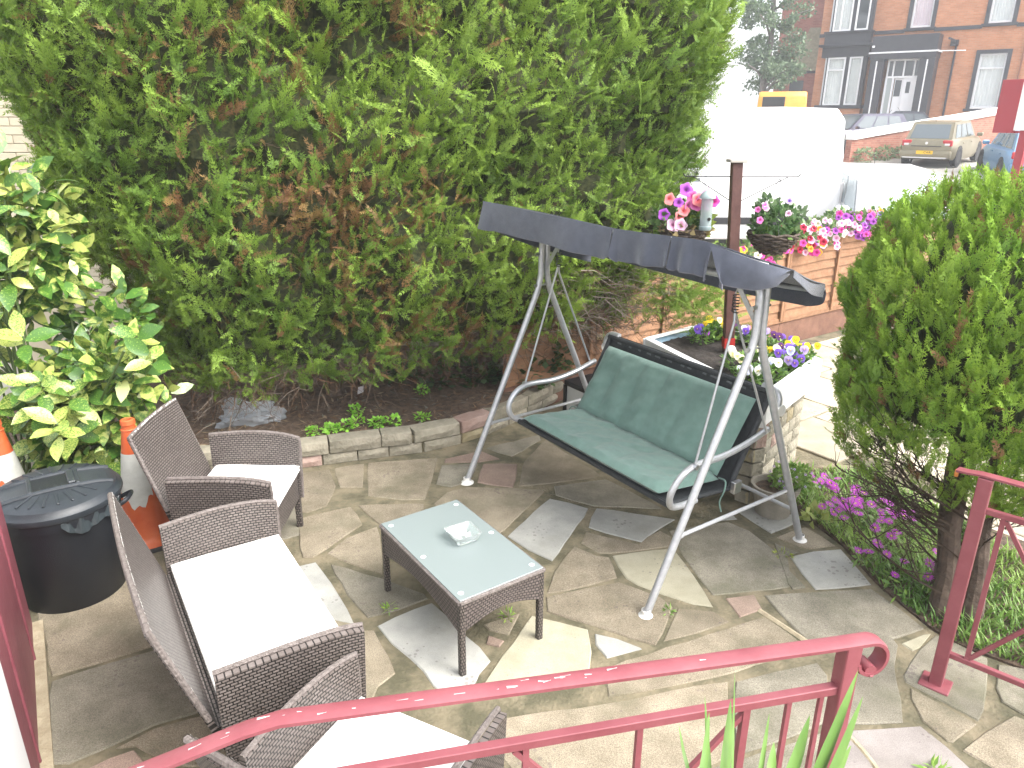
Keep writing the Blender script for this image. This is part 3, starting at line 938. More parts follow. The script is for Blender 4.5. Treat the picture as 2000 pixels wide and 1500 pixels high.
def make_chair(name, W, label, cat, group, seed):
    """wicker armchair, front towards -Y, W = width over the arms"""
    r = random.Random(seed)
    root = empty(name, label=label, cat=cat, group=group)
    D, HA, HB, ZS = .52, .585, .80, .20
    hw = W / 2
    for sx in (-1, 1):
        def side(s, t, sx=sx):
            y = -D / 2 + (D - .03) * s
            top = HA + .012 * sin(pi * s) - .02 * (1 - s) ** 6
            z = ZS + (top - ZS) * t
            bow = .012 * sin(pi * s) * t + .012 * t
            return (sx * (hw - .015 + bow), y - .012 * t * (1 - s), z)
        m = panel(side, 12, 8, D, HA - ZS)
        o = m.build('arm', M_WICK, root, solid=.022 * (1), angle=50)
        tp = [Vector(side(k / 12, 1.0)) + Vector((-sx * .010, 0, .004)) for k in range(13)]
        fr = [Vector(side(0, 1 - k / 6)) + Vector((-sx * .010, -.004, 0)) for k in range(7)]
        MB().tube(fr[::-1][:-1] + tp, .0100, 7).build('arm_edge', M_EDGE, o)
    def back(s, t):
        x = (-hw + .02) + (2 * hw - .04) * s
        z = .16 + (HB - .16 + .005 * sin(pi * s)) * t
        y = D / 2 - .085 + .20 * t + .012 * sin(pi * s) * t
        return (x * (1 - .02 * t), y, z)
    nb = 24 if W > .8 else 14
    b = panel(back, nb, 12, W, HB - .16).build('backrest', M_WICK, root, solid=.024, angle=50)
    rim = [Vector(back(0, k / 8)) for k in range(3, 8)] + [Vector(back(k / nb, 1)) for k in range(nb + 1)] + [Vector(back(1, 1 - k / 8)) for k in range(1, 6)]
    rim = [p + Vector((0, .012, .004)) for p in rim]
    MB().tube(rim, .0110, 7).build('backrest_edge', M_EDGE, b)
    fl = MB()
    for k in range(int(150 * W)):
        j = r.uniform(1, len(rim) - 2)
        i = int(j)
        if r.random() < .5 and (j / len(rim)) < .35: continue
        p = rim[i].lerp(rim[i + 1], j - i)
        q = Vector((r.uniform(-1, 1) * .006, -.0095, .0072 + r.uniform(-.003, .003)))
        d = (rim[i + 1] - rim[i]).normalized() * r.uniform(.003, .0065)
        u = Vector((0, .4, 1)).normalized() * r.uniform(.0022, .0038)
        c = p + q
        fl.quad([c - d - u, c + d - u, c + d + u, c - d + u])
    fl.build('worn_fleck', M_FLECK, b, smooth=False)
    def front(s, t):
        return (-hw + .02 + (2 * hw - .04) * s, -D / 2 + .012, ZS + (.36 - ZS) * t)
    panel(front, 6, 4, W, .16).build('front_apron', M_WICK, root, solid=.02)
    MB().box((0, .01, .352), (W - .06, D - .04, .02)).build('seat', M_WICK, root, bevel=.004)
    for sx in (-1, 1):
        for sy in (-1, 1):
            MB().box((sx * (hw - .028), sy * (D / 2 - .026) + (0.02 if sy > 0 else 0), .11), (.032, .032, .22)).build('leg', M_LEGW, root, bevel=.004)
    # cushion
    cw, cd = W - .06, D - .045
    m = MB()
    def cs(side):
        def fn(s, t):
            x = -cw / 2 + cw * s; y = -D / 2 - .004 + cd * t
            e = min(s * cw, (1 - s) * cw, t * cd, (1 - t) * cd)
            k = .5 - .5 * cos(pi * min(1, e / .030))
            c = .020 * k ** .5
            z = .388 + side * (.012 + c) + (.008 * sin(pi * s) * sin(pi * t) + .003 * sin(7 * s + seed) * sin(6 * t)) * (1 if side > 0 else 0)
            return (x, y, z)
        return fn
    m.grid(cs(1), 34, 24); m.grid(cs(-1), 34, 24, flip=True)
    n1 = 35 * 25
    for a in range(34):
        m.face([a + 1, a, n1 + a, n1 + a + 1]); q = 35 * 24
        m.face([q + a, q + a + 1, n1 + q + a + 1, n1 + q + a])
    for a in range(24):
        q, w = a * 35, (a + 1) * 35
        m.face([q, w, n1 + w, n1 + q]); m.face([w + 34, q + 34, n1 + q + 34, n1 + w + 34])
    cu = m.build('cushion', M_CUSH, root, angle=80, recalc=True)
    pp = [(-cw / 2, -D / 2 - .004), (cw / 2, -D / 2 - .004), (cw / 2, -D / 2 - .004 + cd), (-cw / 2, -D / 2 - .004 + cd), (-cw / 2, -D / 2 - .004)]
    pm = MB()
    for z in (.377, .399):
        pm.tube([(x * 1.002, y, z) for x, y in pp], .0032, 5)
    pm.build('piping', M_CUSH, cu)
    return root

G_CH = 'wicker armchairs of the seating set'
love = make_chair('wicker_loveseat', 1.09, 'brown wicker two-seat sofa with white seat cushion beside the black dustbin', 'sofa', None, 3)
love.location = (-1.055, 2.478, 0); love.rotation_euler = (0, 0, radians(122.9))
ch1 = make_chair('wicker_armchair', .57, 'brown wicker armchair with white cushion between the traffic cone and the stone edging', 'armchair', G_CH, 5)
ch1.location = (-1.475, 3.53, 0); ch1.rotation_euler = (0, 0, radians(90.5))
ch2 = copy_tree(ch1)
ch2['label'] = 'brown wicker armchair with white cushion seen behind the red handrail'
ch2.location = (-.405, 1.66, 0); ch2.rotation_euler = (0, 0, radians(153.4))

# coffee table
table = empty('coffee_table', (-.249, 2.985, 0), -.961, 'low wicker coffee table with frosted glass top', 'coffee table')
TL, TW, TH = .767, .449, .392
for sx in (-1, 1):
    for sy in (-1, 1):
        MB().box((sx * (TL / 2 - .018), sy * (TW / 2 - .018), (TH - .02) / 2), (.028, .028, TH - .02)).build('leg', M_LEGW, table, bevel=.004)
def apron(p0, p1, length):
    p0, p1 = Vector(p0), Vector(p1)
    def fn(s, t):
        z1 = TH - .014
        z0 = TH - .165 + .055 * sin(pi * s) ** 1.2
        q = p0.lerp(p1, s)
        return (q.x, q.y, z0 + (z1 - z0) * t)
    return panel(fn, 20, 6, length, .14)
hx, hy = TL / 2 - .006, TW / 2 - .006
for a, b, ln in (((-hx, -hy), (hx, -hy), TL), ((hx, -hy), (hx, hy), TW), ((hx, hy), (-hx, hy), TL), ((-hx, hy), (-hx, -hy), TW)):
    apron((a[0], a[1], 0), (b[0], b[1], 0), ln).build('apron', M_WICK_T, table, solid=.012)
    MB().tube([(a[0], a[1], TH - .012), (b[0], b[1], TH - .012)], .010, 7).build('rim', M_EDGE, table)
MB().box((0, 0, TH - .03), (TL - .03, TW - .03, .006)).build('under_shelf', mat('table_web', (.035, .03, .028), .7, (.06, .05, .046), scale=60), table)
def frosted():
    m = bpy.data.materials.new('frosted_glass'); m.use_nodes = True
    b = m.node_tree.nodes['Principled BSDF']
    b.inputs['Base Color'].default_value = (.225, .265, .265, 1)
    b.inputs['Roughness'].default_value = .26
    b.inputs['Transmission Weight'].default_value = .12
    b.inputs['Specular IOR Level'].default_value = .7
    return m
M_FROST = frosted()
MB().box((0, 0, TH - .001), (TL - .016, TW - .016, .006)).build('glass_top', M_FROST, table, bevel=.0015)
M_PAD = mat('suction_pad', (.60, .68, .67), .3)
for x in (-.33, 0, .33):
    for y in (-.185, .185):
        MB().lathe([(0, .0), (.013, .0), (.012, .0012), (.0, .0016)], (x, y, TH + .0022), 14).build('suction_pad', M_PAD, table)

# cut-glass ashtray on the table
def glass_mat():
    m = bpy.data.materials.new('cut_glass'); m.use_nodes = True
    b = m.node_tree.nodes['Principled BSDF']
    b.inputs['Base Color'].default_value = (.92, .98, .97, 1)
    b.inputs['Roughness'].default_value = .03
    b.inputs['IOR'].default_value = 1.5
    b.inputs['Transmission Weight'].default_value = .85
    return m
M_GLASS_CUT = glass_mat()
ash = MB()
def sq(h, z, ch=.25, n=6):
    pts = []
    c = h * ch
    for (cx, cy, a0) in ((h - c, h - c, 0), (-h + c, h - c, pi / 2), (-h + c, -h + c, pi), (h - c, -h + c, 1.5 * pi)):
        for k in range(n):
            a = a0 + (pi / 2) * k / (n - 1)
            pts.append((cx + c * cos(a), cy + c * sin(a), z))
    return pts
rings = [sq(.045, .0), sq(.050, .003), sq(.068, .040), sq(.070, .046), sq(.060, .046), sq(.056, .040), sq(.040, .014), sq(.012, .010)]
N = len(rings[0])
for k, rg in enumerate(rings):
    ash.v += rg
for k in range(len(rings) - 1):
    for j in range(N):
        a, b = k * N + j, k * N + (j + 1) % N
        ash.face([a, b, b + N, a + N])
ash.face(list(reversed(range(N)))); ash.face([(len(rings) - 1) * N + j for j in range(N)])
ao = ash.build('glass_ashtray', M_GLASS_CUT, smooth=False)
tag(ao, 'square cut-glass ashtray on the frosted table top', 'ashtray')
ao.location = (-.228, 3.028, TH + .0045); ao.rotation_euler = (0, 0, .55)
cutm = MB()
for k in range(36):
    a = 2 * pi * k / 36 + RND.uniform(-.05, .05)
    r0, r1 = .013, RND.uniform(.030, .044)
    p0 = Vector((r0 * cos(a), r0 * sin(a), .0118)); p1 = Vector((r1 * cos(a), r1 * sin(a), .0118 + max(0, r1 - .034) * 1.2))
    w = Vector((-sin(a), cos(a), 0)) * .0013
    cutm.quad([p0 - w, p0 + w, p1 + w * 1.2 + Vector((0, 0, .0012)), p1 - w * 1.2 + Vector((0, 0, .0012))])
cutm.build('cut_ray_glint', mat('glass_cut_glint', (.85, .88, .88), .2), ao, smooth=False)  # cut rays with the glass sparkle painted as near-white strips

# ================================================================== DUSTBIN AND CONES
M_BIN = mat('black_bin_plastic', (.008, .010, .014), .42, (.014, .016, .020), scale=6, detail=6, bump=.15, bscale=250)
M_LID = mat('grey_bin_lid', (.020, .025, .031), .40, (.032, .038, .045), scale=9, detail=6, bump=.12, bscale=250)
bn = empty('dustbin', (-2.225, 3.19, 0), radians(35), 'round black plastic dustbin with a lid of moulded ribs', 'dustbin')
MB().lathe([(.0, .004), (.215, .004), (.225, 0), (.232, .012), (.262, .44), (.264, .46), (.272, .462), (.275, .50), (.27, .515), (.255, .515), (.25, .50), (.21, .02), (0, .02)],
           (0, 0, 0), 48).build('body', M_BIN, bn)
lid = MB().lathe([(.268, .512), (.286, .515), (.292, .528), (.290, .545), (.276, .556), (.268, .574), (.250, .582), (.20, .592), (.10, .600), (0, .602)], (0, 0, 0), 48).build('lid', M_LID, bn)
for sy in (-1, 1):
    hb = MB()
    zl = lambda x, y: float(np.interp(sqrt(x * x + y * y), [0, .10, .20, .25, .268, .29], [.602, .600, .592, .582, .574, .55]))
    hb.tube([(x, .088 * sy, zl(x, .088) + .003) for x in np.linspace(-.245, .245, 21)], .012, 8)
    hb.build('rib', M_LID, lid)
hb = MB()
for sx in (-1, 1):
    hb.beam((.10 * sx, -.085, .602), (.10 * sx, .085, .602), .020, .022)
    hb.quad([(.10 * sx, -.08, .6035), (.225 * sx, -.08, .588), (.225 * sx, .08, .588), (.10 * sx, .08, .6035)] if sx > 0 else
            [(.225 * sx, -.08, .588), (.10 * sx, -.08, .6035), (.10 * sx, .08, .6035), (.225 * sx, .08, .588)])
hb.build('grip_recess', M_LID, lid, bevel=.004)
MB().box((0, 0, .6035), (.19, .15, .004)).build('grip_shade_pan', M_BIN, lid)  # flat dark plate, paints the shade of a recessed grip
MB().box((.075, 0, .612), (.035, .15, .014)).build('grip_bar', M_LID, lid, bevel=.005)
for sy in (-1, 1):
    for k in range(7):
        a = sy * pi / 2 + (k - 3) * .26
        p0 = Vector((.135 * cos(a), .135 * sin(a), .600)); p1 = Vector((.235 * cos(a), .235 * sin(a), .589))
        MB().beam(p0, p1, .011, .008).build('fan_rib', M_LID, lid, bevel=.002)
let = MB()   # moulded lettering, too worn to read in the photograph
for k in range(8):
    let.box((-.05 + .03 * (k % 4) - .01, -.045 - .02 * (k // 4), .6055), (.004, .012, .0015))
    let.box((-.044 + .03 * (k % 4) - .01, -.040 - .02 * (k // 4), .6055), (.012, .003, .0015))
let.build('moulded_mark', M_LID, lid, smooth=False)
for a in (radians(-25), radians(155)):
    c, s = cos(a), sin(a)
    MB().tube(arc([(.27 * c - .06 * s, .27 * s + .06 * c, .47), (.325 * c - .045 * s, .325 * s + .045 * c, .50), (.325 * c + .045 * s, .325 * s - .045 * c, .50),
                   (.27 * c + .06 * s, .27 * s - .06 * c, .47)], 5), .011, 8).build('side_handle', M_BIN, bn)
bag = MB()
def bagfn(s, t):
    a = radians(-62) + 1.25 * s - radians(30)
    rr = .268 + .016 * t + .006 * sin(31 * s) + .004 * sin(57 * s + 3 * t)
    return (rr * cos(a), rr * sin(a), .515 - (.075 + .02 * sin(9 * s)) * t * sin(pi * min(1, s * 1.02 + .02)) ** .4)
bag.grid(bagfn, 30, 6)
bag.build('liner_edge', mat('bin_liner', (.03, .038, .042), .18), bn, angle=80)

M_ORANGE = mat('cone_orange', (.50, .085, .022), .5, (.58, .13, .04), scale=8, detail=6, bump=.2, bscale=40)
M_SLEEVE = mat('cone_sleeve', (.46, .46, .42), .6, (.60, .60, .56), scale=9, detail=8, lo=.3, hi=.6, bump=.2, bscale=60)
def make_cone(loc, rz, label, tilt=(0, 0)):
    c = empty('traffic_cone', loc, rz, label, 'traffic cone', 'traffic cones by the dustbin')
    c.rotation_euler = (tilt[0], tilt[1], rz)
    H = .74
    def rad(z): return .030 + (.135 - .030) * (1 - (z - .05) / (H - .05))
    prof = [(.19, .03), (.15, .045), (.137, .06)] + [(rad(z), z) for z in np.linspace(.08, H - .06, 10)] + [(.043, H - .055), (.036, H - .05), (.034, H - .03), (.039, H - .026), (.036, H - .004), (.028, H), (.020, H - .002), (.016, H - .05)]
    MB().lathe(prof, (0, 0, 0), 32).build('body', M_ORANGE, c)
    q = sq(.20, 0, .22, 5)
    b = MB(); b.prism([(p[0], p[1]) for p in q], 0, .032)
    b.build('base', mat('cone_base', (.03, .03, .032), .8, (.06, .055, .05), scale=20), c, bevel=.004)
    sl = MB()
    nj = 48
    def sfn(s, t):
        a = 2 * pi * s
        lo = .285 + .035 * sin(3 * a + 1) + (.09 if 2.2 < a < 3.3 else 0) + .016 * sin(11 * a)
        z = lo + (.555 - lo) * t
        return ((rad(z) + .0022) * cos(a), (rad(z) + .0022) * sin(a), z)
    sl.grid(sfn, nj, 8)
    sl.build('reflective_sleeve', M_SLEEVE, c)
    return c
make_cone((-2.075, 3.66, 0), radians(215), 'orange traffic cone with torn white sleeve standing upright between dustbin and armchair')
make_cone((-2.78, 3.63, 0), radians(150), 'orange and white traffic cone partly out of view at left edge behind dustbin')
# ================================================================== FENCE, PLANTER, POST
M_FENCE = mat('fence_stain', (.235, .118, .060), .8, (.30, .165, .090), scale=14, detail=8, bump=.6, bscale=120, var=.10)
M_FENCE_D = mat('fence_board_brown', (.135, .068, .045), .85, (.20, .102, .068), scale=10, detail=8, bump=.6, bscale=90)
M_TIMBER_W = mat('white_timber', (.70, .71, .71), .6, (.78, .78, .77), scale=6, bump=.2, bscale=60)
M_TIMBER_B = mat('blue_timber', (.30, .48, .62), .7, (.46, .60, .70), scale=9, bump=.2, bscale=60)

f0 = Vector((4.27, 8.6, 0)); fe = Vector((-.819, -.574, 0)); fn_ = Vector((-.574, .819, 0)) * -1   # fn_ points to the garden
if fn_.dot(-f0) < 0: fn_ = -fn_
fence_ang = atan2(fe.y, fe.x)
G_F = 'waney lap panels of the garden fence'
for pi_, (t0, labl) in enumerate(((-1.77, 'waney-lap fence panel partly hidden behind the round conifer bush'), (.0, 'waney-lap fence panel in full view right of the hanging basket post'),
                                   (1.77, 'waney-lap fence panel standing behind the pansy planter and wooden post'), (3.54, 'waney-lap fence panel behind the left end of the swing seat'))):
    fp = empty('fence_panel', f0 + fe * (t0 + .885), fence_ang, labl, 'fence', G_F)
    W = 1.77
    # overlapping horizontal boards, each tilted and with a wavy waney edge
    nb = 8
    for k in range(nb):
        z0 = .285 + k * .095
        bm_ = MB()
        ns = 16
        ph = RND.uniform(0, 6)
        for face, off in ((0, .0), (1, -.012)):
            pass
        def bf(s, t, z0=z0, ph=ph):
            zb = z0 - .012 + .007 * sin(5 * s + ph) + .004 * sin(13 * s + 2 * ph)
            z = zb + (z0 + .115 - zb) * t
            return (-W / 2 + W * s, .002 + .026 * (1 - t), z)
        bm_.grid(bf, ns, 1)
        bm_.build('board', M_FENCE, fp, solid=.008, smooth=False)
    for k in range(3):
        x = -W / 2 + .02 + k * (W - .04) / 2
        sgn = 1
        MB().box((x, .050, .67), (.036, .020, .80)).build('batten', M_FENCE, fp, bevel=.002)
    MB().box((0, .042, 1.045), (W - .002, .022, .075)).build('rail', M_FENCE, fp, bevel=.002)
    MB().box((0, .0, 1.088), (W - .002, .085, .016)).build('cap_rail', M_FENCE, fp, bevel=.002)
    MB().box((0, .036, .268), (W - .002, .018, .05)).build('rail', M_FENCE, fp, bevel=.002)
    MB().box((0, .012, .10), (W - .002, .03, .27)).build('gravel_board', M_FENCE_D, fp, bevel=.003)
for fp in [o for o in SC.objects if o.name.startswith('fence_panel')]:
    # garden side of the panel is its local +Y or -Y: make the battens face the garden
    ydir = Vector((-sin(fence_ang), cos(fence_ang), 0))
    if ydir.dot(fn_) < 0:
        fp.rotation_euler = (0, 0, fence_ang + pi)

# raised planter: stone pier, white timber box, dark compost
planter = empty('raised_planter', (1.52, 4.85, 0), 0, 'raised planter of split stone blocks with a white timber rim full of compost and pansies', 'planter')
PA, PB, PC, PD = Vector((.98, 5.19, 0)), Vector((1.59, 5.67, 0)), Vector((2.07, 4.72, 0)), Vector((1.46, 3.97, 0))
po = Vector(planter.location)
def inset(poly, d):
    c = sum(poly, Vector((0, 0, 0))) / len(poly)
    out = []
    n = len(poly)
    for i in range(n):
        a, b, cc_ = poly[i - 1], poly[i], poly[(i + 1) % n]
        n1 = Vector((-(b - a).y, (b - a).x, 0)).normalized(); n2 = Vector((-(cc_ - b).y, (cc_ - b).x, 0)).normalized()
        if n1.dot(c - b) < 0: n1 = -n1
        if n2.dot(c - b) < 0: n2 = -n2
        m = (n1 + n2); k = d / max(.2, (1 + n1.dot(n2)) / 2) / 2
        out.append(b + m * k)
    return out
quad = [PA, PB, PC, PD]
inn = inset(quad, .05)
rows = 6
hrow = .57 / rows
k0 = 0
for (a, b) in ((inn[3], inn[2]), (inn[0], inn[3]), (inn[2], inn[1])):
    L = (b - a).length; d = (b - a).normalized()
    nrm = Vector((d.y, -d.x, 0))
    cen = sum(inn, Vector((0, 0, 0))) / 4
    if nrm.dot(cen - a) > 0: nrm = -nrm
    for r in range(rows):
        s = 0.0
        while s < L - .02:
            ln = RND.choice([.19, .24, .30, .12]) if s > 0 else (.10 if r % 2 else .22)
            if s + ln > L - .08: ln = L - s
            me = stone_mesh(ln - .010, .09, hrow - .011, 300 + k0, .013)
            q = RND.random()
            me.materials[0] = M_STONE_P if q < .12 else (M_STONE_Y if q < .30 else M_STONE)
            o = link('stone', me, planter)
            o.location = a + d * (s + ln / 2) - nrm * .045 + Vector((0, 0, r * hrow + hrow / 2)) - po
            yaw = atan2(d.y, d.x)
            o.rotation_euler = (0, 0, yaw if Vector((sin(yaw), -cos(yaw), 0)).dot(nrm) > 0 else yaw + pi)
            s += ln; k0 += 1
core = inset(quad, .066)
MB().prism([((p - po).x, (p - po).y) for p in core], .0, .56).build('mortar', mat('pier_mortar', (.19, .17, .12), .95, (.27, .24, .18), scale=20, bump=.6), planter, smooth=False)
ins = inset(quad, .028)
for i, (a, b, m) in enumerate(((PA, PB, M_TIMBER_B), (PB, PC, M_TIMBER_W), (PC, PD, M_TIMBER_W), (PD, PA, M_TIMBER_W))):
    j = quad.index(b)
    MB().beam(a - po + Vector((0, 0, .665)), b - po + Vector((0, 0, .665)), .026, .18).build('rim_board', m, planter, bevel=.003)
    ia, ib = ins[i], ins[(i + 1) % 4]
    MB().beam(a.lerp(ia, .5) - po + Vector((0, 0, .757)), b.lerp(ib, .5) - po + Vector((0, 0, .757)), .052, .006).build('rim_cap', M_TIMBER_W, planter)
    MB().box(b - po + Vector((0, 0, .665)), (.032, .032, .176)).build('corner_block', M_TIMBER_W, planter)
soil = MB()
def soilf(s, t):
    p = ins[0].lerp(ins[1], s).lerp(ins[3].lerp(ins[2], s), t) - po
    return (p.x, p.y, .705 + .012 * sin(13 * s + 5 * t) * sin(11 * t) + RND.uniform(-.008, .008))
soil.grid(soilf, 34, 44)
soil.build('compost', mat('dark_compost', (.016, .013, .011), .95, (.045, .036, .030), scale=24, detail=8, bump=1.0, bscale=120), planter, angle=180)

# wooden post with cap, brackets; baskets and feeder hang from it
M_POST = mat('red_brown_post', (.075, .030, .026), .55, (.12, .055, .045), scale=9, detail=7, bump=.3, bscale=80)
M_WIRE = mat('dark_wire', (.03, .03, .032), .5, metal=.5)
post = empty('wooden_post', (1.549, 5.04, .68), 0, 'dark red-brown square wooden post with a pale flat cap standing in the pansy planter', 'post')
pt = Vector((-.078, .0, 1.325))
MB().beam((0, 0, 0), pt, .068, .068, up=(0, 1, 0)).build('shaft', M_POST, post, bevel=.004)
MB().box(pt + Vector((0, 0, .012)), (.115, .115, .022)).build('post_cap', mat('pale_cap', (.42, .38, .34), .7), post, bevel=.004)
MB().beam(pt * .045, pt * .10, .074, .074, up=(0, 1, 0)).build('red_base_band', mat('bright_red_paint', (.42, .028, .025), .5), post)
for sx in (-1, 1):
    b = MB()
    z = .935
    c = pt * (1.235 / 1.325)
    e = Vector((.40 * sx - (.06 if sx > 0 else .0), .02, c.z + .0))
    b.tube([c, e], .0038, 6)
    b.tube([pt * (1.06 / 1.325), c.lerp(e, .86)], .0032, 6)
    b.tube(arc([e, e + Vector((.012 * sx, 0, .006)), e + Vector((.018 * sx, 0, .02))], 3), .004, 6)
    b.build('bracket', M_WIRE, post)

# ------------------------------------------------------------------ small plants and flowers
M_LEAF = attr_mat('leaf', .45, .4, .25)
M_PETAL = attr_mat('petal', .6, .2, .25)
def flower_mesh(kind, c_in, c_out, r, seed=0):
    """petunia: five-lobed trumpet; pansy: five overlapping petals with a dark face; daisy: narrow rays"""
    rr = random.Random(seed)
    V, F, C = [], [], []
    if kind == 'petunia':
        n = 20
        rings = [(0.10, -.45), (.35, -.12), (.75, .02), (1.0, -.03)]
        V.append((0, 0, -.55 * r)); C.append((.35, .30, .10))
        for k, (q, z) in enumerate(rings):
            for j in range(n):
                a = 2 * pi * j / n
                w = 1 + (.10 * cos(5 * a) if k >= 2 else 0)
                V.append((r * q * w * cos(a), r * q * w * sin(a), r * (z + (.07 * sin(5 * a + 1) if k == 3 else 0))))
                t = [0, .25, .75, 1][k]
                C.append(tuple(c_in[i] * (1 - t) + c_out[i] * t for i in range(3)))
        for j in range(n): F.append((0, 1 + j, 1 + (j + 1) % n))
        for k in range(3):
            for j in range(n):
                a, b = 1 + k * n + j, 1 + k * n + (j + 1) % n
                F.append((a, a + n, b + n, b))
    elif kind == 'pansy':
        for pa, pr, z, dark in ((60, 1.0, -.06, 0), (120, 1.0, -.03, 0), (5, .85, .02, 1), (175, .85, .03, 1), (270, 1.05, .06, 1)):
            a = radians(pa)
            cx, cy = .45 * r * cos(a), .45 * r * sin(a)
            b = len(V)
            V.append((0, 0, z * r)); C.append(c_in if dark else c_out)
            for j in range(9):
                q = a + radians(-62 + 124 * j / 8)
                L = r * pr * (.72 + .28 * sin(pi * j / 8))
                V.append((L * cos(q), L * sin(q), r * (z + rr.uniform(-.05, .06)))); C.append(c_out)
            for j in range(8): F.append((b, b + 1 + j, b + 2 + j))
        b = len(V)
        for j in range(6):
            V.append((.13 * r * cos(j * pi / 3), .13 * r * sin(j * pi / 3), .10 * r)); C.append((.75, .50, .04))
        F.append(tuple(range(b, b + 6)))
    else:
        n = 15
        for j in range(n):
            a = 2 * pi * j / n + rr.uniform(-.1, .1)
            w = .17; L = r * rr.uniform(.88, 1.05)
            b = len(V)
            for (q, da) in ((.15, 0), (.6, w), (1.0, .04), (.6, -w)):
                V.append((L * q * cos(a + da), L * q * sin(a + da), r * (.05 + .12 * q * rr.uniform(.3, 1)))); C.append(c_out)
            F.append((b, b + 1, b + 2, b + 3))
        b = len(V)
        for j in range(6):
            V.append((.18 * r * cos(j * pi / 3), .18 * r * sin(j * pi / 3), .12 * r)); C.append(c_in)
        F.append(tuple(range(b, b + 6)))
    me = bpy.data.meshes.new('flower')
    me.from_pydata(V, [], F)
    a = me.color_attributes.new('col', 'FLOAT_COLOR', 'POINT')
    a.data.foreach_set('color', [x for c in C for x in (c[0], c[1], c[2], 1)])
    me.materials.append(M_PETAL)
    me.polygons.foreach_set('use_smooth', [True] * len(me.polygons))
    return me
FL = {}
def flower(kind, col, parent, loc, r=.03, face=(0, -.5, .8), seed=0):
    key = (kind, col, round(r, 3), seed % 2)
    if key not in FL:
        pal = {'purple': ((.16, .02, .20), (.44, .11, .56)), 'violet': ((.03, .005, .06), (.20, .10, .55)), 'pink': ((.55, .05, .28), (.80, .25, .55)), 'hotpink': ((.45, .02, .20), (.74, .10, .42)),
               'palepink': ((.65, .25, .45), (.84, .60, .74)), 'salmon': ((.62, .08, .10), (.80, .30, .30)), 'white': ((.55, .55, .30), (.82, .80, .82)), 'yellow': ((.45, .18, .01), (.82, .62, .03)),
               'lilac': ((.10, .03, .30), (.56, .44, .74)), 'paleblue': ((.20, .20, .45), (.68, .72, .82)), 'deep': ((.02, .004, .03), (.09, .015, .13)), 'cream': ((.55, .45, .10), (.82, .80, .55)),
               'orange': ((.60, .20, .02), (.85, .38, .05)), 'red': ((.20, .01, .03), (.42, .02, .06)), 'magenta': ((.60, .45, .10), (.50, .06, .52))}[col]
        FL[key] = flower_mesh(kind, pal[0], pal[1], r, seed % 2)
    o = link('flower', FL[key], parent)
    o.location = loc
    d = Vector(face).normalized()
    q = d.to_track_quat('Z', 'Y')
    o.rotation_mode = 'QUATERNION'
    o.rotation_quaternion = q
    return o
def leaf_clump(name, c, rad, n, size, c1, c2, parent, material=None, up=.3, flat=False, aspect=.34):
    u = NPR.normal(size=(n, 3)); u /= np.linalg.norm(u, axis=1, keepdims=True)
    rr_ = NPR.uniform(.35, 1, n) ** .5
    P = np.array(c) + u * np.array(rad) * rr_[:, None]
    d = u * .8 + NPR.normal(size=(n, 3)) * .5; d[:, 2] += up
    d /= np.linalg.norm(d, axis=1, keepdims=True)
    s = np.cross(d, NPR.normal(size=(n, 3))); s /= np.linalg.norm(s, axis=1, keepdims=True)
    if flat:
        s = np.cross(d, np.array([0, 0, 1.0])) ; s /= np.linalg.norm(s, axis=1, keepdims=True) + 1e-9
    L = size * NPR.uniform(.6, 1.3, n)
    nm = np.cross(s, d)
    mid = P + d * (L * .45)[:, None] - nm * (L * .06)[:, None]
    V = np.stack([P, mid + s * (L * aspect)[:, None] + nm * (L * .1)[:, None], P + d * L[:, None], mid - s * (L * aspect)[:, None] + nm * (L * .1)[:, None]], axis=1)
    t = NPR.uniform(0, 1, n)[:, None]
    col = np.array(c1) * (1 - t) + np.array(c2) * t
    return quads_object(name, V.reshape(-1, 3), np.repeat(col, 4, axis=0), material or M_LEAF, parent)
def thing_leaves(root_name, loc, label, cat, group, specs):
    root = empty(root_name, loc, 0, label, cat, group)
    for (c, rad, n, size, c1, c2) in specs:
        leaf_clump('foliage', c, rad, n, size, c1, c2, root)
    return root
GL, GD, GB = (.16, .26, .05), (.045, .10, .02), (.10, .16, .09)

# pansies in the planter: each plant a thing with its own flowers
pan = [((1.40, 5.26), ['violet', 'violet', 'purple'], 'pansy plant with violet flowers at the back left of the planter beside bare compost'),
       ((1.53, 5.42), ['yellow', 'yellow', 'cream', 'yellow'], 'pansy plant with clear yellow flowers just left of the wooden post'),
       ((1.66, 5.30), ['lilac', 'deep', 'lilac', 'violet', 'white'], 'pansy plant with large lilac faces right behind the wooden post'),
       ((1.80, 5.16), ['violet', 'lilac', 'violet', 'white'], 'pansy plant with violet and lilac flowers along the back rim of the planter'),
       ((1.88, 4.98), ['deep', 'violet', 'lilac', 'deep'], 'pansy plant with the darkest maroon flowers in the planter'),
       ((1.98, 4.80), ['yellow', 'yellow', 'yellow', 'deep', 'yellow'], 'bright yellow pansy plant at the far right corner of the planter'),
       ((1.50, 4.62), ['cream', 'white', 'cream', 'cream'], 'pansy plant with cream flowers behind the right leg of the swing'),
       ((1.68, 4.72), ['cream', 'yellow', 'white', 'cream'], 'pansy plant with cream and soft yellow flowers in the middle of the planter'),
       ((1.47, 4.32), ['paleblue', 'white', 'paleblue', 'paleblue'], 'pansy plant with pale blue flowers at the front left of the flower patch'),
       ((1.63, 4.40), ['paleblue', 'white', 'paleblue'], 'pansy plant with pale blue and white flowers by the front rim'),
       ((1.80, 4.60), ['violet', 'violet', 'paleblue', 'lilac', 'violet'], 'pansy plant with deep violet flowers near the white front rim'),
       ((1.91, 4.70), ['violet', 'violet', 'violet', 'lilac'], 'pansy plant with violet flowers spilling over the right rim')]
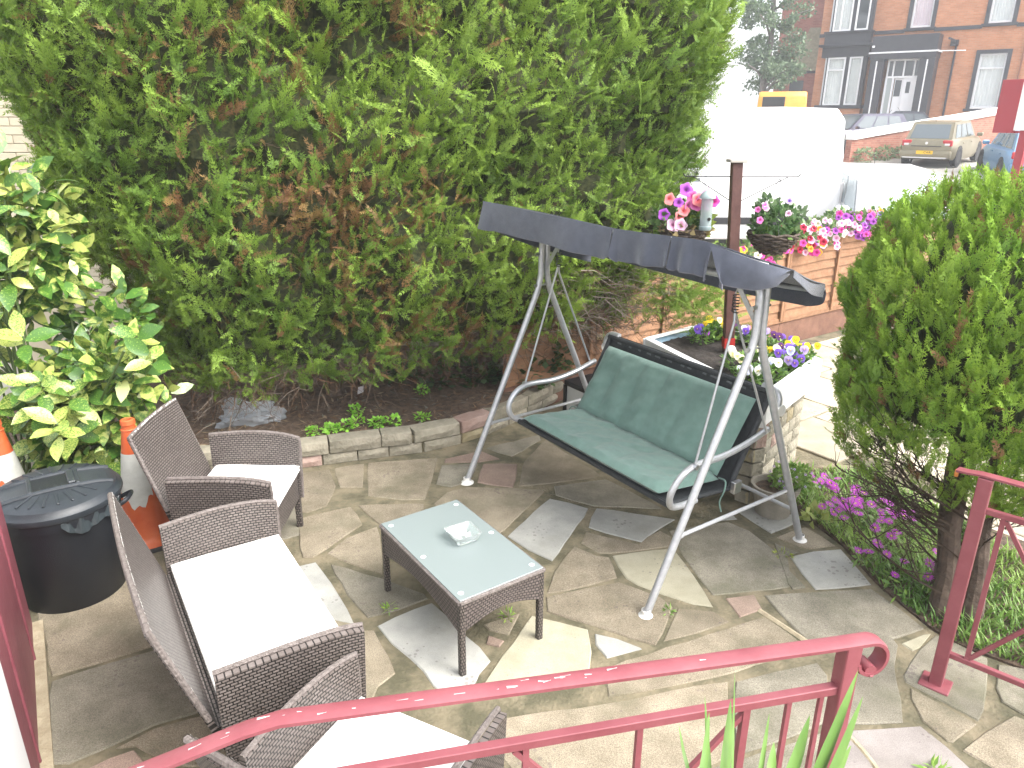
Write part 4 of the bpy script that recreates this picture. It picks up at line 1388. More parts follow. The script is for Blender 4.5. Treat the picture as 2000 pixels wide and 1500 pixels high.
for i, ((x, y), cols, lb) in enumerate(pan):
    pl_ = empty('pansy_plant', (x, y, .70), 0, lb, 'pansy', 'pansies in the raised planter')
    leaf_clump('foliage', (0, 0, .055), (.10, .10, .055), 170, .040, (.06, .15, .025), (.20, .33, .07), pl_, flat=True)
    for k, c in enumerate(cols + cols[:2]):
        a = RND.uniform(0, 6.28); q = RND.uniform(.02, .10)
        flower('pansy', c, pl_, (q * cos(a), q * sin(a), RND.uniform(.09, .145)), RND.choice([.026, .030, .033]), (RND.uniform(-.5, .2), -1 + RND.uniform(-.3, .2), RND.uniform(.5, 1.0)), k)

# hanging baskets
M_BASKET = mat('wicker_basket', (.045, .032, .026), .8, (.085, .062, .045), scale=40, bump=1.0, bscale=60)
def basket(loc, label, r, cols, spread, fol):
    b = empty('hanging_basket', loc, 0, label, 'hanging basket', 'hanging baskets on the wooden post')
    bowl = MB()
    for k in range(9):
        t = k / 8
        rr_ = r * (1 - .55 * t ** 1.7); z = -.13 * t
        bowl.tube([(rr_ * cos(a) * (1 + .02 * sin(9 * a + k)), rr_ * sin(a) * (1 + .02 * sin(9 * a + k)), z + .006 * sin(8 * a + 3 * k)) for a in np.linspace(0, 2 * pi, 33)], .0095, 6, cap=False)
    bowl.lathe([(r * .98, 0), (r * .85, -.06), (r * .45, -.125), (0, -.135)], n=24)
    bowl.build('bowl', M_BASKET, b)
    for k in range(3):
        a = 2 * pi * k / 3 + .4
        MB().tube([(r * cos(a), r * sin(a), 0), (0, 0, .36)], .0018, 4).build('chain', M_WIRE, b)
    for sp in fol: leaf_clump('foliage', *sp[:6], b)
    for k, c in enumerate(cols):
        dx, dy, dz, rr_ = spread(k)
        flower('petunia', c, b, (dx, dy, dz), rr_, (RND.uniform(-.5, .5), -1, RND.uniform(-.1, .7)), k)
    return b
SPL = [(-.13, -.10, .20), (-.07, -.10, .18), (-.02, -.08, .26), (.02, -.10, .215), (.055, -.12, .20), (.10, -.10, .235), (.13, -.11, .22), (.155, -.12, .19), (.12, -.12, .165),
       (-.06, -.13, .095), (-.035, -.12, .13), (-.10, -.14, .04), (-.055, -.15, .035), (-.16, -.10, .10), (.05, -.10, .17), (.0, -.10, .16)]
basket((1.165, 5.076, 1.575), 'hanging basket with big pink and purple petunias behind the bird feeder', .165,
       ['salmon', 'purple', 'purple', 'pink', 'salmon', 'palepink', 'pink', 'hotpink', 'pink', 'salmon', 'salmon', 'palepink', 'palepink', 'purple', 'pink', 'pink'],
       lambda k: SPL[k] + (RND.choice([.034, .040, .046]),),
       [((-.04, 0, .06), (.17, .13, .11), 560, .045, GD, (.13, .22, .06)), ((.10, 0, .05), (.08, .10, .08), 120, .06, (.20, .30, .05), (.34, .42, .08)), ((0, -.05, .0), (.17, .12, .03), 160, .05, (.20, .15, .06), (.30, .24, .11))])
SPR = [(-.11, -.10, .19), (-.15, -.08, .165), (.06, -.06, .22), (-.14, -.12, .10), (.05, -.10, .14), (-.10, -.10, .175), (.17, -.08, .05)]
basket((1.776, 5.064, 1.545), 'leafy green hanging basket with few flowers right of the wooden post', .165,
       ['pink', 'pink', 'lilac', 'pink', 'palepink', 'palepink', 'red'], lambda k: SPR[k] + (RND.choice([.020, .024]),),
       [((0, 0, .07), (.16, .14, .11), 620, .040, (.05, .12, .04), (.16, .27, .10)), ((-.06, 0, .17), (.07, .07, .07), 110, .045, GB, (.22, .33, .14)), ((.12, 0, .13), (.09, .08, .05), 80, .045, GB, (.24, .33, .17)), ((.02, -.06, .0), (.17, .10, .03), 120, .04, GD, GL)])

# bird feeder: clear tube with a domed cap, hung from the left bracket
M_CLEAR = bpy.data.materials.new('clear_tube'); M_CLEAR.use_nodes = True
_b = M_CLEAR.node_tree.nodes['Principled BSDF']
_b.inputs['Base Color'].default_value = (.42, .49, .49, 1); _b.inputs['Roughness'].default_value = .22
_b.inputs['Transmission Weight'].default_value = .35; _b.inputs['Alpha'].default_value = .75
feeder = empty('bird_feeder', (1.265, 4.90, 1.585), 0, 'clear tube bird feeder with domed cap hanging before the pink flower basket', 'bird feeder')
MB().lathe([(.038, .02), (.038, .205)], n=24).build('tube', M_CLEAR, feeder)
MB().lathe([(0, .255), (.018, .252), (.040, .236), (.052, .215), (.052, .205), (.040, .203), (0, .203)], n=24).build('cap', mat('feeder_cap', (.26, .32, .32), .45), feeder)
MB().lathe([(0, 0), (.036, 0), (.041, .008), (.041, .026), (.036, .03), (0, .03)], n=24).build('base', mat('feeder_base', (.24, .30, .31), .45), feeder)
MB().lathe([(.034, .032), (.034, .065), (0, .068)], n=18).build('seed', mat('bird_seed', (.30, .36, .38), .9, (.42, .48, .50), scale=150), feeder)
MB().lathe([(0, -.004), (.011, -.004), (.011, .004), (0, .004)], (.012, -.037, .075), 12, Matrix.Rotation(pi / 2, 3, 'X')).build('port', mat('black_port', (.01, .01, .01), .5), feeder)
MB().tube([(0, 0, .254), (.0, .02, .33)], .0015, 4).build('hanger_wire', M_WIRE, feeder)

# petunias in the trough along the far side of the fence
trough = empty('flower_trough', (3.15, 7.98, .98), fence_ang, 'long brown trough of petunias fixed along the far side of the fence top', 'trough')
MB().box((0, 0, 0), (3.4, .2, .2)).build('box', M_FENCE_D, trough, bevel=.004)
pets = [(2.16, ['hotpink', 'pink', 'white', 'yellow', 'yellow'], 'petunia plant of hot pink and yellow flowers just left of the wooden post', 1.06),
        (2.50, ['hotpink', 'hotpink', 'hotpink', 'pink', 'hotpink'], 'hot pink petunia plant just right of the wooden post above the fence', 1.10),
        (2.95, ['red', 'red', 'palepink', 'orange', 'orange', 'hotpink', 'palepink'], 'petunia plant with dark red and orange blooms beside the leafy basket', 1.17),
        (3.28, ['purple', 'palepink', 'palepink', 'hotpink', 'white', 'palepink', 'palepink'], 'petunia plant crowded with pale pink flowers on the fence top', 1.20),
        (3.58, ['purple', 'purple', 'hotpink', 'palepink', 'purple'], 'purple petunia plant standing tallest on the fence top', 1.26),
        (3.86, ['purple', 'purple', 'hotpink', 'lilac', 'purple', 'hotpink'], 'purple petunia plant trailing over the fence top near the conifer bush', 1.22),
        (4.12, ['salmon', 'palepink', 'salmon', 'orange', 'pink', 'palepink'], 'salmon pink petunia plant half hidden by the conifer bush', 1.24)]
for x, cols, lb, z in pets:
    y = 8.6 + (x - 4.27) * .7 + .03
    q = empty('petunia_plant', (x, y, z - .08), 0, lb, 'petunia', 'petunias along the fence top')
    leaf_clump('foliage', (0, 0, .02), (.22, .14, .15), 360, .055, (.09, .17, .06), (.24, .33, .13), q)
    for k, c in enumerate(cols * 5):
        a = RND.uniform(-1, 1)
        flower('petunia', c, q, (a * .22, -.15 - RND.uniform(0, .05), RND.uniform(-.11, .17)), RND.choice([.028, .033, .037]), (RND.uniform(-.5, .4), -1, RND.uniform(0, .7)), k)

# ================================================================== RED METAL RAILINGS
M_RED = mat('red_gloss', (.20, .050, .062), .45, (.265, .082, .096), scale=5, detail=5, bump=.08, bscale=40, spec=.4)
M_SCUFF = mat('bare_scuff', (.62, .45, .45), .5, (.75, .62, .60), scale=30)
ra, rb = Vector((.94, 1.60, 0)), Vector((-.52, 1.31, 0))
rd = (rb - ra).normalized(); rn = Vector((-rd.y, rd.x, 0))
rail = empty('handrail', ra, atan2(rd.y, rd.x), 'red painted metal handrail with scrolled end crossing in front of the wicker set', 'handrail')
# local +X runs left along the rail
def strap(pts, w, h, name, parent):
    """flat convex bar swept along points in the local XZ plane (pts may carry y)"""
    m = MB()
    P = [Vector(p) for p in pts]
    sec = [(-w / 2, -h / 2), (-w / 2, h * .2), (-w * .3, h * .5), (w * .3, h * .5), (w / 2, h * .2), (w / 2, -h / 2)]
    for k, p in enumerate(P):
        d = (P[min(k + 1, len(P) - 1)] - P[max(k - 1, 0)]).normalized()
        side = Vector((0, 0, 1)).cross(d) if abs(d.z) < .9 and False else Vector((-d.y, d.x, 0)) if abs(d.x) + abs(d.y) > .3 else Vector((0, 1, 0))
        side = side - d * side.dot(d)
        side.normalize()
        up = d.cross(side)
        if k and up.dot(pu) < 0: up = -up; side = -side
        pu = up
        for (a, b) in sec: m.v.append(tuple(p + side * a + up * b))
    n = len(sec)
    for k in range(len(P) - 1):
        for j in range(n):
            a, b = k * n + j, k * n + (j + 1) % n
            m.face([a, b, b + n, a + n])
    m.face(list(reversed(range(n)))); m.face([(len(P) - 1) * n + j for j in range(n)])
    return m.build(name, M_RED, parent, recalc=True, angle=40)
scroll = [(-.010 - .055 * sin(a) * k, 0, .925 + .058 * cos(a) * k - .0) for a, k in [(x, 1 - .075 * x) for x in np.linspace(0.0, 4.5, 22)]]
top = [(1.49, 0, .992), (1.0, 0, .988), (.5, 0, .984), (.08, 0, .982)] + scroll
tr = strap([(2.4, 0, .70), (2.1, 0, .80), (1.75, 0, .915), (1.57, 0, .975)] + top, .048, .013, 'top_rail', rail)
rl = MB()
for k in range(7):
    rl.tube([(-.026 + .006 * 0, -.020 + .0065 * k, .885), (-.020, -.0155 + .0065 * k, .878), (-.010, -.0155 + .0065 * k, .880)], .0035, 6)
rl.lathe([(.0, -.022), (.018, -.022), (.018, .022), (0, .022)], (-.014, 0, .892), 12, Matrix.Rotation(pi / 2, 3, 'X'))
rl.build('scroll_roll', M_RED, tr)
sc = MB()
for k in range(36):
    x = RND.choice([RND.uniform(.1, 2.2), RND.uniform(.75, 1.0), RND.uniform(1.4, 1.7)])
    yv = RND.uniform(-.019, .015); L = RND.uniform(.005, .030)
    z = float(np.interp(x, [.08, 1.49, 1.57, 1.75, 2.1, 2.4], [.982, .992, .975, .915, .80, .70]))
    y0 = float(np.interp(x, [0, 3], [0, 0]))
    e = .0070 + (.0 if abs(yv) < .011 else -.0035)
    w = RND.uniform(.0004, .0014)
    z2 = float(np.interp(x + L, [.08, 1.49, 1.57, 1.75, 2.1, 2.4], [.982, .992, .975, .915, .80, .70]))
    sc.quad([(x, y0 + yv - w, z + e), (x + L, y0 + yv - w * .4 + L * RND.uniform(-.3, .3), z2 + e), (x + L, y0 + yv + w * .6, z2 + e), (x, y0 + yv + w, z + e)])
sc.build('paint_chip', M_SCUFF, tr, smooth=False)['kind'] = 'stuff'
MB().box((.045, 0, .49), (.046, .046, .98)).build('post', M_RED, rail, bevel=.003)
MB().beam((.06, 0, .832), (2.3, 0, .775), .026, .026).build('lower_rail', M_RED, rail, bevel=.002)
MB().beam((.06, 0, .12), (2.3, 0, .12), .026, .026).build('lower_rail', M_RED, rail, bevel=.002)
for x, w in ((.105, .012), (.20, .013), (.325, .020), (.62, .016), (.92, .016), (1.22, .016), (1.52, .016), (1.82, .016)):
    y = 0
    ht = .832 - .057 * (x - .06) / 2.24 - .11
    MB().box((x, y, .12 + ht / 2), (w, w, ht)).build('baluster', M_RED, rail)
MB().beam((.325, 0, .80), (.62, 0, .44), .014, .014).build('brace', M_RED, rail)
MB().beam((.62, 0, .40), (.95, 0, .79), .014, .014).build('brace', M_RED, rail)

rail2 = empty('handrail', (1.815, 2.522, 0), atan2(-.66, .75), 'red painted metal railing standing against the trunk of the conifer bush', 'handrail')
strap([(-.10, .02, .985), (-.06, .012, .990), (-.02, 0, 1.0), (.05, 0, 1.0), (.6, 0, .995), (1.6, 0, .99)], .042, .012, 'top_rail', rail2)
MB().lathe([(0, -.006), (.015, -.006), (.017, 0), (.015, .006), (0, .006)], (-.102, .020, .968), 14, Matrix.Rotation(pi / 2, 3, 'Y')).build('end_knob', mat('orange_knob', (.50, .17, .03), .5), rail2)
MB().box((0, 0, .497), (.050, .046, .985)).build('post', M_RED, rail2, bevel=.003)
MB().box((0, 0, .009), (.115, .105, .016)).build('base_plate', M_RED, rail2, bevel=.003)
for z in (.855, .175):
    MB().beam((.02, 0, z), (1.6, 0, z), .022, .024).build('lower_rail', M_RED, rail2, bevel=.002)
for x in (.085, .50, .92, 1.34):
    MB().box((x, 0, .515), (.018, .018, .66)).build('baluster', M_RED, rail2)
for a, b in (((.095, 0, .835), (.30, 0, .52)), ((.095, 0, .195), (.30, 0, .50)), ((.32, 0, .53), (.49, 0, .835)), ((.32, 0, .49), (.49, 0, .195))):
    MB().beam(a, b, .014, .016).build('brace', M_RED, rail2)

# ================================================================== HOUSE WALL AT LEFT, CREAM WALL BEHIND THE LAUREL
we = Vector((.545, -.84, 0)); wn_ = Vector((.84, .545, 0)); w0 = Vector((-2.259, 2.876, 0))
M_REDW = mat('red_wall_paint', (.17, .042, .056), .55, (.23, .062, .08), scale=4, detail=7, bump=.3, bscale=30)
house = empty('house_wall', w0, atan2(we.y, we.x), 'red painted foot of the house wall with white pilaster at the left edge of the patio', 'wall')
# local X along the wall towards the camera, local +Y = into the garden
sgn = 1 if Vector((-sin(atan2(we.y, we.x)), cos(atan2(we.y, we.x)), 0)).dot(wn_) > 0 else -1
MB().box((.64, -sgn * .15, .42), (1.28, .30, .84)).build('red_plinth', M_REDW, house, bevel=.004)
for x in (.30, .95):
    MB().tube([(x, sgn * .0, .02), (x, sgn * .0, .80)], .008, 8).build('rendered_rib', M_REDW, house)
MB().box((1.6, -sgn * .20, 2.0), (3.16, .30, 2.3)).build('white_render', mat('white_render', (.72, .72, .71), .85, (.78, .78, .77), scale=10, bump=.4, bscale=90), house)
MB().box((2.24, -sgn * .16, 1.3), (2.0, .34, 2.6)).build('white_pilaster', mat('white_gloss', (.78, .78, .78), .4), house, bevel=.006)
MB().box((.62, sgn * .018, .012), (1.24, .05, .03)).build('mortar_skirting', mat('mortar_pale', (.30, .25, .165)), house)

cream = empty('cream_wall', (-3.95, 6.9, 0), 0, 'cream painted brick wall seen behind the left end of the tall hedge', 'wall')
M_CREAMW = mat('cream_masonry_paint', (.50, .44, .32), .75, (.58, .52, .39), scale=4, detail=6, bump=.25, bscale=60, var=.04)
MB().box((0, .15, 1.6), (4.0, .2, 3.6)).build('mortar', mat('cream_joint', (.44, .385, .28), .9), cream)
bmesh_b = MB(); bmesh_b.box((0, 0, 0), (.2205, .03, .071)); bme = bmesh_b.mesh('brick', M_CREAMW, bevel=.005)
nbk = 0
for r in range(7, 43):
    for k in range(8):
        x = -.98 + .225 * k + (.112 if r % 2 else 0)
        z = .20 + .075 * r
        if nbk >= 290: break
        o = link('brick', bme, cream); o.location = (x, .045, z); nbk += 1
MB().box((-1.45, .055, 1.6), (1.2, .02, 3.6)).build('wall_face', M_CREAMW, cream)

# low stone wall and boards behind the bed, under the hedge
back = empty('back_wall', (-1.2, 6.72, 0), radians(6), 'low dark stone wall with old brown boards under the hedge behind the bed', 'wall')
k0 = 0
for r in range(4):
    s = -1.3
    while s < 2.4:
        ln = RND.choice([.28, .36, .22])
        o = link('stone', stone_mesh(ln - .012, .1, .10, 600 + k0 % 9, .02), back)
        o.location = (s + ln / 2, 0, .12 + r * .112); s += ln; k0 += 1
for k in range(12):
    MB().box((-1.22 + .32 * k, .05, .85), (.312, .02, .62)).build('board', mat('old_board', (.24, .11, .05), .85, (.34, .17, .08), scale=8, bump=.5, var=.12), back)

# loose timber and black-framed white case beside the swing
tb = MB().box((0, 0, 0), (.62, .03, .05)).build('timber_batten', mat('raw_timber', (.55, .42, .22), .8, (.66, .53, .31), scale=14, bump=.3), bevel=.003)
tag(tb, 'pale raw timber batten leaning level against the fence behind the swing', 'timber')
tb.location = (.52, 6.08, .50); tb.rotation_euler = (radians(-12), radians(-1), radians(4))
stake = MB().box((0, 0, .20), (.03, .03, .42)).build('wooden_stake', MATS['raw_timber'])
tag(stake, 'short wooden stake holding up the raw timber batten', 'stake'); stake.location = (.40, 6.05, .12)
cs_ = empty('metal_case', (.62, 5.42, .0), radians(-55), 'white metal case with black corners standing behind the left side of the swing', 'case')
MB().box((0, 0, .17), (.30, .26, .30)).build('body', mat('case_white', (.60, .62, .63), .35, metal=.2), cs_, bevel=.006)
for z in (.035, .312):
    MB().box((0, 0, z), (.325, .285, .04)).build('black_edge', mat('case_black', (.015, .016, .018), .4), cs_, bevel=.005)
for sx in (-1, 1):
    for sy in (-1, 1):
        MB().box((sx * .15, sy * .13, .17), (.03, .03, .25)).build('black_corner', MATS['case_black'], cs_)

# crumpled clear plastic bag on the soil
pbm = MB()
def bagf(s, t):
    a = 2 * pi * s; b = pi * t * .5
    q = np.array([[cos(a) * sin(b) * 2.5, sin(a) * sin(b) * 2.5, cos(b) * 2.5]])
    k = 1 + .22 * float(vnoise(q * 1.3, 21)[0]) + .10 * float(vnoise(q * 3.4, 22)[0])
    return (.22 * k * cos(a) * sin(b), .13 * k * sin(a) * sin(b), .17 * k * cos(b))
pbm.grid(bagf, 40, 18)
M_BAG = bpy.data.materials.new('clear_bag'); M_BAG.use_nodes = True
_b = M_BAG.node_tree.nodes['Principled BSDF']
_b.inputs['Base Color'].default_value = (.50, .54, .58, 1); _b.inputs['Roughness'].default_value = .22; _b.inputs['Alpha'].default_value = .55
pbo = pbm.build('plastic_bag', M_BAG, angle=25)
tag(pbo, 'crumpled clear plastic bag lying on the soil under the hedge', 'plastic bag'); pbo.location = (-1.93, 5.02, .15); pbo.rotation_euler = (0, 0, .2)
tagm = MB()
tagm.quad([(0, 0, 0), (.05, 0, .02), (.055, .0, .075), (.012, 0, .06)])
tg = tagm.build('paper_tag', mat('pale_paper', (.55, .53, .56), .8), solid=.002)
tag(tg, 'scrap of pale striped paper hanging by the hedge trunk', 'paper'); tg.location = (-1.22, 5.42, .22)

# black slatted rack standing behind the dustbin
rk = empty('slatted_rack', (-2.20, 3.95, 0), radians(-20), 'black plastic slatted rack leaning behind the dustbin', 'rack')
M_RACK = mat('rack_black', (.012, .013, .016), .4)
for k in range(9):
    MB().beam((-.22, .0 + .012 * k, .10 + .055 * k), (.22, .0 + .012 * k, .10 + .055 * k), .016, .030).build('slat', M_RACK, rk)
for sx in (-1, 1):
    MB().beam((.22 * sx, -.02, 0), (.22 * sx, .12, .60), .022, .022).build('stile', M_RACK, rk)
gc = MB().box((0, 0, .14), (.24, .20, .28)).build('green_crate', mat('crate_green', (.05, .20, .05), .5), bevel=.008)
tag(gc, 'green plastic crate wedged between dustbin and red wall', 'crate'); gc.location = (-2.60, 3.13, .22); gc.rotation_euler = (0, 0, .5)
gs = MB().box((0, 0, .11), (.28, .24, .22)).build('black_crate', M_RACK, bevel=.006)
tag(gs, 'black crate under the green crate beside the red wall', 'crate'); gs.location = (-2.60, 3.13, 0); gs.rotation_euler = (0, 0, .5)
ys_ = MB().box((0, 0, 0), (.35, .06, .02)).build('timber_offcut', MATS['raw_timber'], bevel=.002)
tag(ys_, 'pale timber offcut lying on the green crate beside the dustbin', 'timber'); ys_.location = (-2.60, 3.10, .511); ys_.rotation_euler = (0, 0, -.25)
# ================================================================== TALL CONIFER HEDGE
M_CONIF = attr_mat('conifer_leaf', .55, .25, .18)
M_BARK = mat('conifer_bark', (.055, .038, .028), .95, (.11, .08, .06), scale=16, detail=8, bump=1.0, bscale=40)
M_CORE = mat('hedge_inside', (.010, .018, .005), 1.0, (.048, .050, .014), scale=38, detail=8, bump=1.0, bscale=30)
TW = attr_mat('twig', .9, .1)
rngT = np.random.RandomState(3)
SPR_T = [spray_template(rngT, 7, 2, .017, d, a, .30) for d, a in ((.15, .60), (.35, .52), (.05, .66), (.25, .5))]

hedge = empty('conifer_hedge', (-.6, 5.95, .12), 0, 'tall overgrown conifer hedge with brown dead patches filling the back of the garden', 'hedge')
HC = np.array([-.86, 5.92]); HPH = radians(16)
hax = np.array([cos(HPH), sin(HPH)]); hay = np.array([-sin(HPH), cos(HPH)])
def hedge_ab(z):
    a = np.interp(z, [.2, .45, .75, 1.1, 1.75, 2.6, 3.4, 4.0], [1.2, 1.7, 1.9, 2.05, 2.28, 2.48, 2.52, 2.35])
    b = np.interp(z, [.2, .45, .75, 1.1, 1.75, 2.6, 3.4, 4.0], [.55, .80, .95, 1.02, 1.05, 1.08, 1.0, .7])
    return a, b
def hedge_pt(th, z, depth=0.0):
    """th = plan angle (pi*1.5 is the middle of the garden side)"""
    a, b = hedge_ab(z)
    p = 3.2
    c, s = np.cos(th), np.sin(th)
    r = (np.abs(c) ** p + np.abs(s) ** p) ** (-1 / p)
    x, y = a * r * c, b * r * s
    q = np.stack([x * 1.0, z * 1.3, y], axis=1)
    bump = .13 * vnoise(q * 1.7, 31) + .08 * vnoise(q * 4.2, 32) + .03 * vnoise(q * 9, 33)
    nx, ny = np.abs(c) ** (p - 1) * np.sign(c) / a, np.abs(s) ** (p - 1) * np.sign(s) / b
    nn = np.sqrt(nx * nx + ny * ny) + 1e-9
    nx, ny = nx / nn, ny / nn
    d = bump - depth
    x, y = x + nx * d, y + ny * d
    P = np.stack([HC[0] - .62 * 0 + x * hax[0] + y * hay[0], HC[1] + x * hax[1] + y * hay[1], z], axis=1)
    N = np.stack([nx * hax[0] + ny * hay[0], nx * hax[1] + ny * hay[1], np.zeros(len(z))], axis=1)
    return P, N, bump, x
def lowz(x):
    """ragged lower edge: hangs lowest at the left, higher towards the fence"""
    return np.interp(x, [-2.6, -1.6, -.9, 0, .7, 1.4, 2.2], [.44, .43, .58, .68, .72, .76, .90])
def hedge_colors(P, n, rng):
    q = P * np.array([1.6, 1.6, 2.1])
    big = vnoise(q * .55, 41); mid = vnoise(q * 1.7, 42)
    g1 = np.array([.036, .090, .012]); g2 = np.array([.078, .150, .014]); y1 = np.array([.145, .250, .030]); y2 = np.array([.27, .39, .055])
    t = np.clip(.5 + .35 * big + .25 * mid + rng.uniform(-.3, .3, n), 0, 1)[:, None]
    cd = g1 * (1 - t) + g2 * t
    cl = y1 * (1 - t) + y2 * t
    # dead brown foliage: one large patch and scattered small ones
    patch = np.exp(-(((P[:, 0] + 1.0) / .50) ** 2 + ((P[:, 2] - 1.62) / .40) ** 2)) * .85
    patch += .22 * np.exp(-(((P[:, 0] + 2.0) / .5) ** 2 + ((P[:, 2] - 2.55) / .35) ** 2)) + .45 * np.exp(-(((P[:, 0] + .95) / .3) ** 2 + ((P[:, 2] - 1.05) / .30) ** 2))
    patch += .45 * np.exp(-(((P[:, 0] + .35) / .3) ** 2 + ((P[:, 2] - .75) / .25) ** 2))
    spots = vnoise(P * 4.6, 44)
    left = np.clip((.4 - P[:, 0]) / 1.5, 0, 1)
    br = (rng.rand(n) < np.clip(patch * .62 + (spots > .80) * .45 * left + .015 * left, 0, .88)) & (P[:, 0] < 1.2)
    b1 = np.array([.085, .040, .018]); b2 = np.array([.20, .095, .040]); b3 = np.array([.26, .19, .06])
    k = rng.uniform(0, 1, n)[:, None]
    cd[br] = (b1 * (1 - k) + b2 * k)[br] * .8
    cl[br] = (b2 * (1 - k) + b3 * k)[br]
    return cd, cl, br

def hedge_layer(name, n, depth, size, outk, seed, parent):
    rng = np.random.RandomState(seed)
    th = rng.uniform(pi * .93, pi * 2.12, n * 2)
    z = .35 + 3.75 * rng.uniform(0, 1, n * 2) ** .92
    P, N, bump, x = hedge_pt(th, z, depth)
    keep = P[:, 2] > lowz(P[:, 0]) + rng.uniform(-.06, .12, len(P)) + .3 * depth
    gap = vnoise(P * np.array([2.1, 2.1, 3.0]), 51)
    keep &= ~((gap < -.88) & (depth < .12) & (rng.rand(len(P)) < .8))
    idx = np.where(keep)[0][:n]
    P, N = P[idx], N[idx]; n = len(idx)
    d = N * outk + np.array([.22, 0, .55]) + rng.normal(size=(n, 3)) * .50
    up = N + rng.normal(size=(n, 3)) * .55
    fr = frames(d, up, rng.uniform(-1.0, 1.0, n))
    sz = size * rng.uniform(.65, 1.45, n)
    P = P - fr[:, :, 1] * (sz * .55)[:, None]
    cd, cl, br = hedge_colors(P, n, rng)
    return scatter_quads(name, SPR_T, P, fr, sz, cd, cl, M_CONIF, parent)
hf = hedge_layer('foliage', 13500, .0, .140, .70, 61, hedge)
hf['kind'] = 'stuff'
hf2 = hedge_layer('foliage', 5600, .12, .16, .55, 62, hedge)
hf2['kind'] = 'stuff'
# a few long shoots standing out of the face
rng = np.random.RandomState(64)
n = 230
th = rng.uniform(pi * 1.0, pi * 2.08, n); z = rng.uniform(.6, 3.6, n)
P, N, bump, x = hedge_pt(th, z, -.02)
d = N * .75 + np.array([.25, 0, .55]) + rng.normal(size=(n, 3)) * .35
fr = frames(d, N + rng.normal(size=(n, 3)) * .4, rng.uniform(-.8, .8, n))
sz = rng.uniform(.20, .31, n)
cd, cl, br = hedge_colors(P, n, rng)
cl = np.where(br[:, None], cl, cl * 1.1)
LONG_T = [spray_template(rngT, 13, 2, .012, .25, .55) for _ in range(2)]
keep = P[:, 2] > lowz(P[:, 0]) + .1
scatter_quads('long_shoots', LONG_T, (P - fr[:, :, 1] * (sz * .4)[:, None])[keep], fr[keep], sz[keep], cd[keep], cl[keep], M_CONIF, hedge)['kind'] = 'stuff'
# low branch hanging over the fence at the right
n = 420
P = np.array([1.30, 5.62, .98]) + rng.normal(size=(n, 3)) * np.array([.24, .14, .12])
d = np.array([.55, -.35, .25]) + rng.normal(size=(n, 3)) * .45
fr = frames(d, np.array([0, -.6, .6]) + rng.normal(size=(n, 3)) * .5, rng.uniform(-.8, .8, n))
cd, cl, br = hedge_colors(P + np.array([3, 0, 0]), n, rng)
scatter_quads('foliage', SPR_T, P, fr, rng.uniform(.10, .18, n), cd, cl * 1.1, M_CONIF, hedge)['kind'] = 'stuff'
# dark inside of the hedge
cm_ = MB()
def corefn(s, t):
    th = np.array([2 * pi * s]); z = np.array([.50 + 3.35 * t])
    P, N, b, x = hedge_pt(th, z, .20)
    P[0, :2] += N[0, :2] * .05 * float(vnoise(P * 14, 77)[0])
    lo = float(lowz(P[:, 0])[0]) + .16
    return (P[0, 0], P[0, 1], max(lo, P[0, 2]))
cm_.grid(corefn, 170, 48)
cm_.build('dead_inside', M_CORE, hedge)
# bare twigs along the lower edge, hanging and grey-brown
def twig_cloud(name, pts, dirs, length, thick, cols, parent, rng, kids=3):
    V, C = [], []
    def stick(p, d, L, w, c):
        s = np.cross(d, rng.normal(size=3)); s /= np.linalg.norm(s) + 1e-9
        m = p + d * L * .5 + rng.normal(size=3) * L * .07
        e = p + d * L + rng.normal(size=3) * L * .10
        for a, b, w0, w1 in ((p, m, w, w * .75), (m, e, w * .75, w * .35)):
            V.extend([a - s * w0, a + s * w0, b + s * w1, b - s * w1]); C.extend([c] * 4)
        return m, e
    for p, d in zip(pts, dirs):
        d = d / np.linalg.norm(d)
        c = cols[rng.randint(len(cols))]
        L = length * rng.uniform(.5, 1.3)
        m, e = stick(p, d, L, thick, c)
        for k in range(kids):
            q = p + (e - p) * rng.uniform(.25, .95)
            d2 = d + rng.normal(size=3) * .65; d2 /= np.linalg.norm(d2)
            m2, e2 = stick(q, d2, L * rng.uniform(.3, .65), thick * .6, c)
            for k2 in range(2):
                d3 = d2 + rng.normal(size=3) * .7; d3 /= np.linalg.norm(d3)
                stick(q + (e2 - q) * rng.uniform(.3, .9), d3, L * rng.uniform(.15, .35), thick * .4, c)
    return quads_object(name, np.array(V), np.array(C), TW, parent)
rng = np.random.RandomState(71)
n = 420
th = rng.uniform(pi * 1.02, pi * 2.06, n)
zz = np.full(n, .5)
P, N, b, x = hedge_pt(th, zz, .08)
P[:, 2] = lowz(P[:, 0]) + rng.uniform(-.02, .22, n)
D = N * .6 + np.array([.25, 0, -.25]) + rng.normal(size=(n, 3)) * .45
twig_cloud('bare_twigs', P, D, .26, .0032, [(.11, .085, .065), (.17, .14, .115), (.085, .060, .042), (.13, .075, .045)], hedge, rng)['kind'] = 'stuff'
n = 520
th = rng.uniform(pi * 1.0, pi * 2.08, n); zz = rng.uniform(.7, 3.7, n)
P, N, b, x = hedge_pt(th, zz, .24)
D = N * .8 + np.array([.15, 0, .35]) + rng.normal(size=(n, 3)) * .45
twig_cloud('bare_twigs', P, D, .24, .0030, [(.085, .060, .042), (.12, .085, .06), (.06, .042, .03), (.13, .07, .04)], hedge, rng)['kind'] = 'stuff'
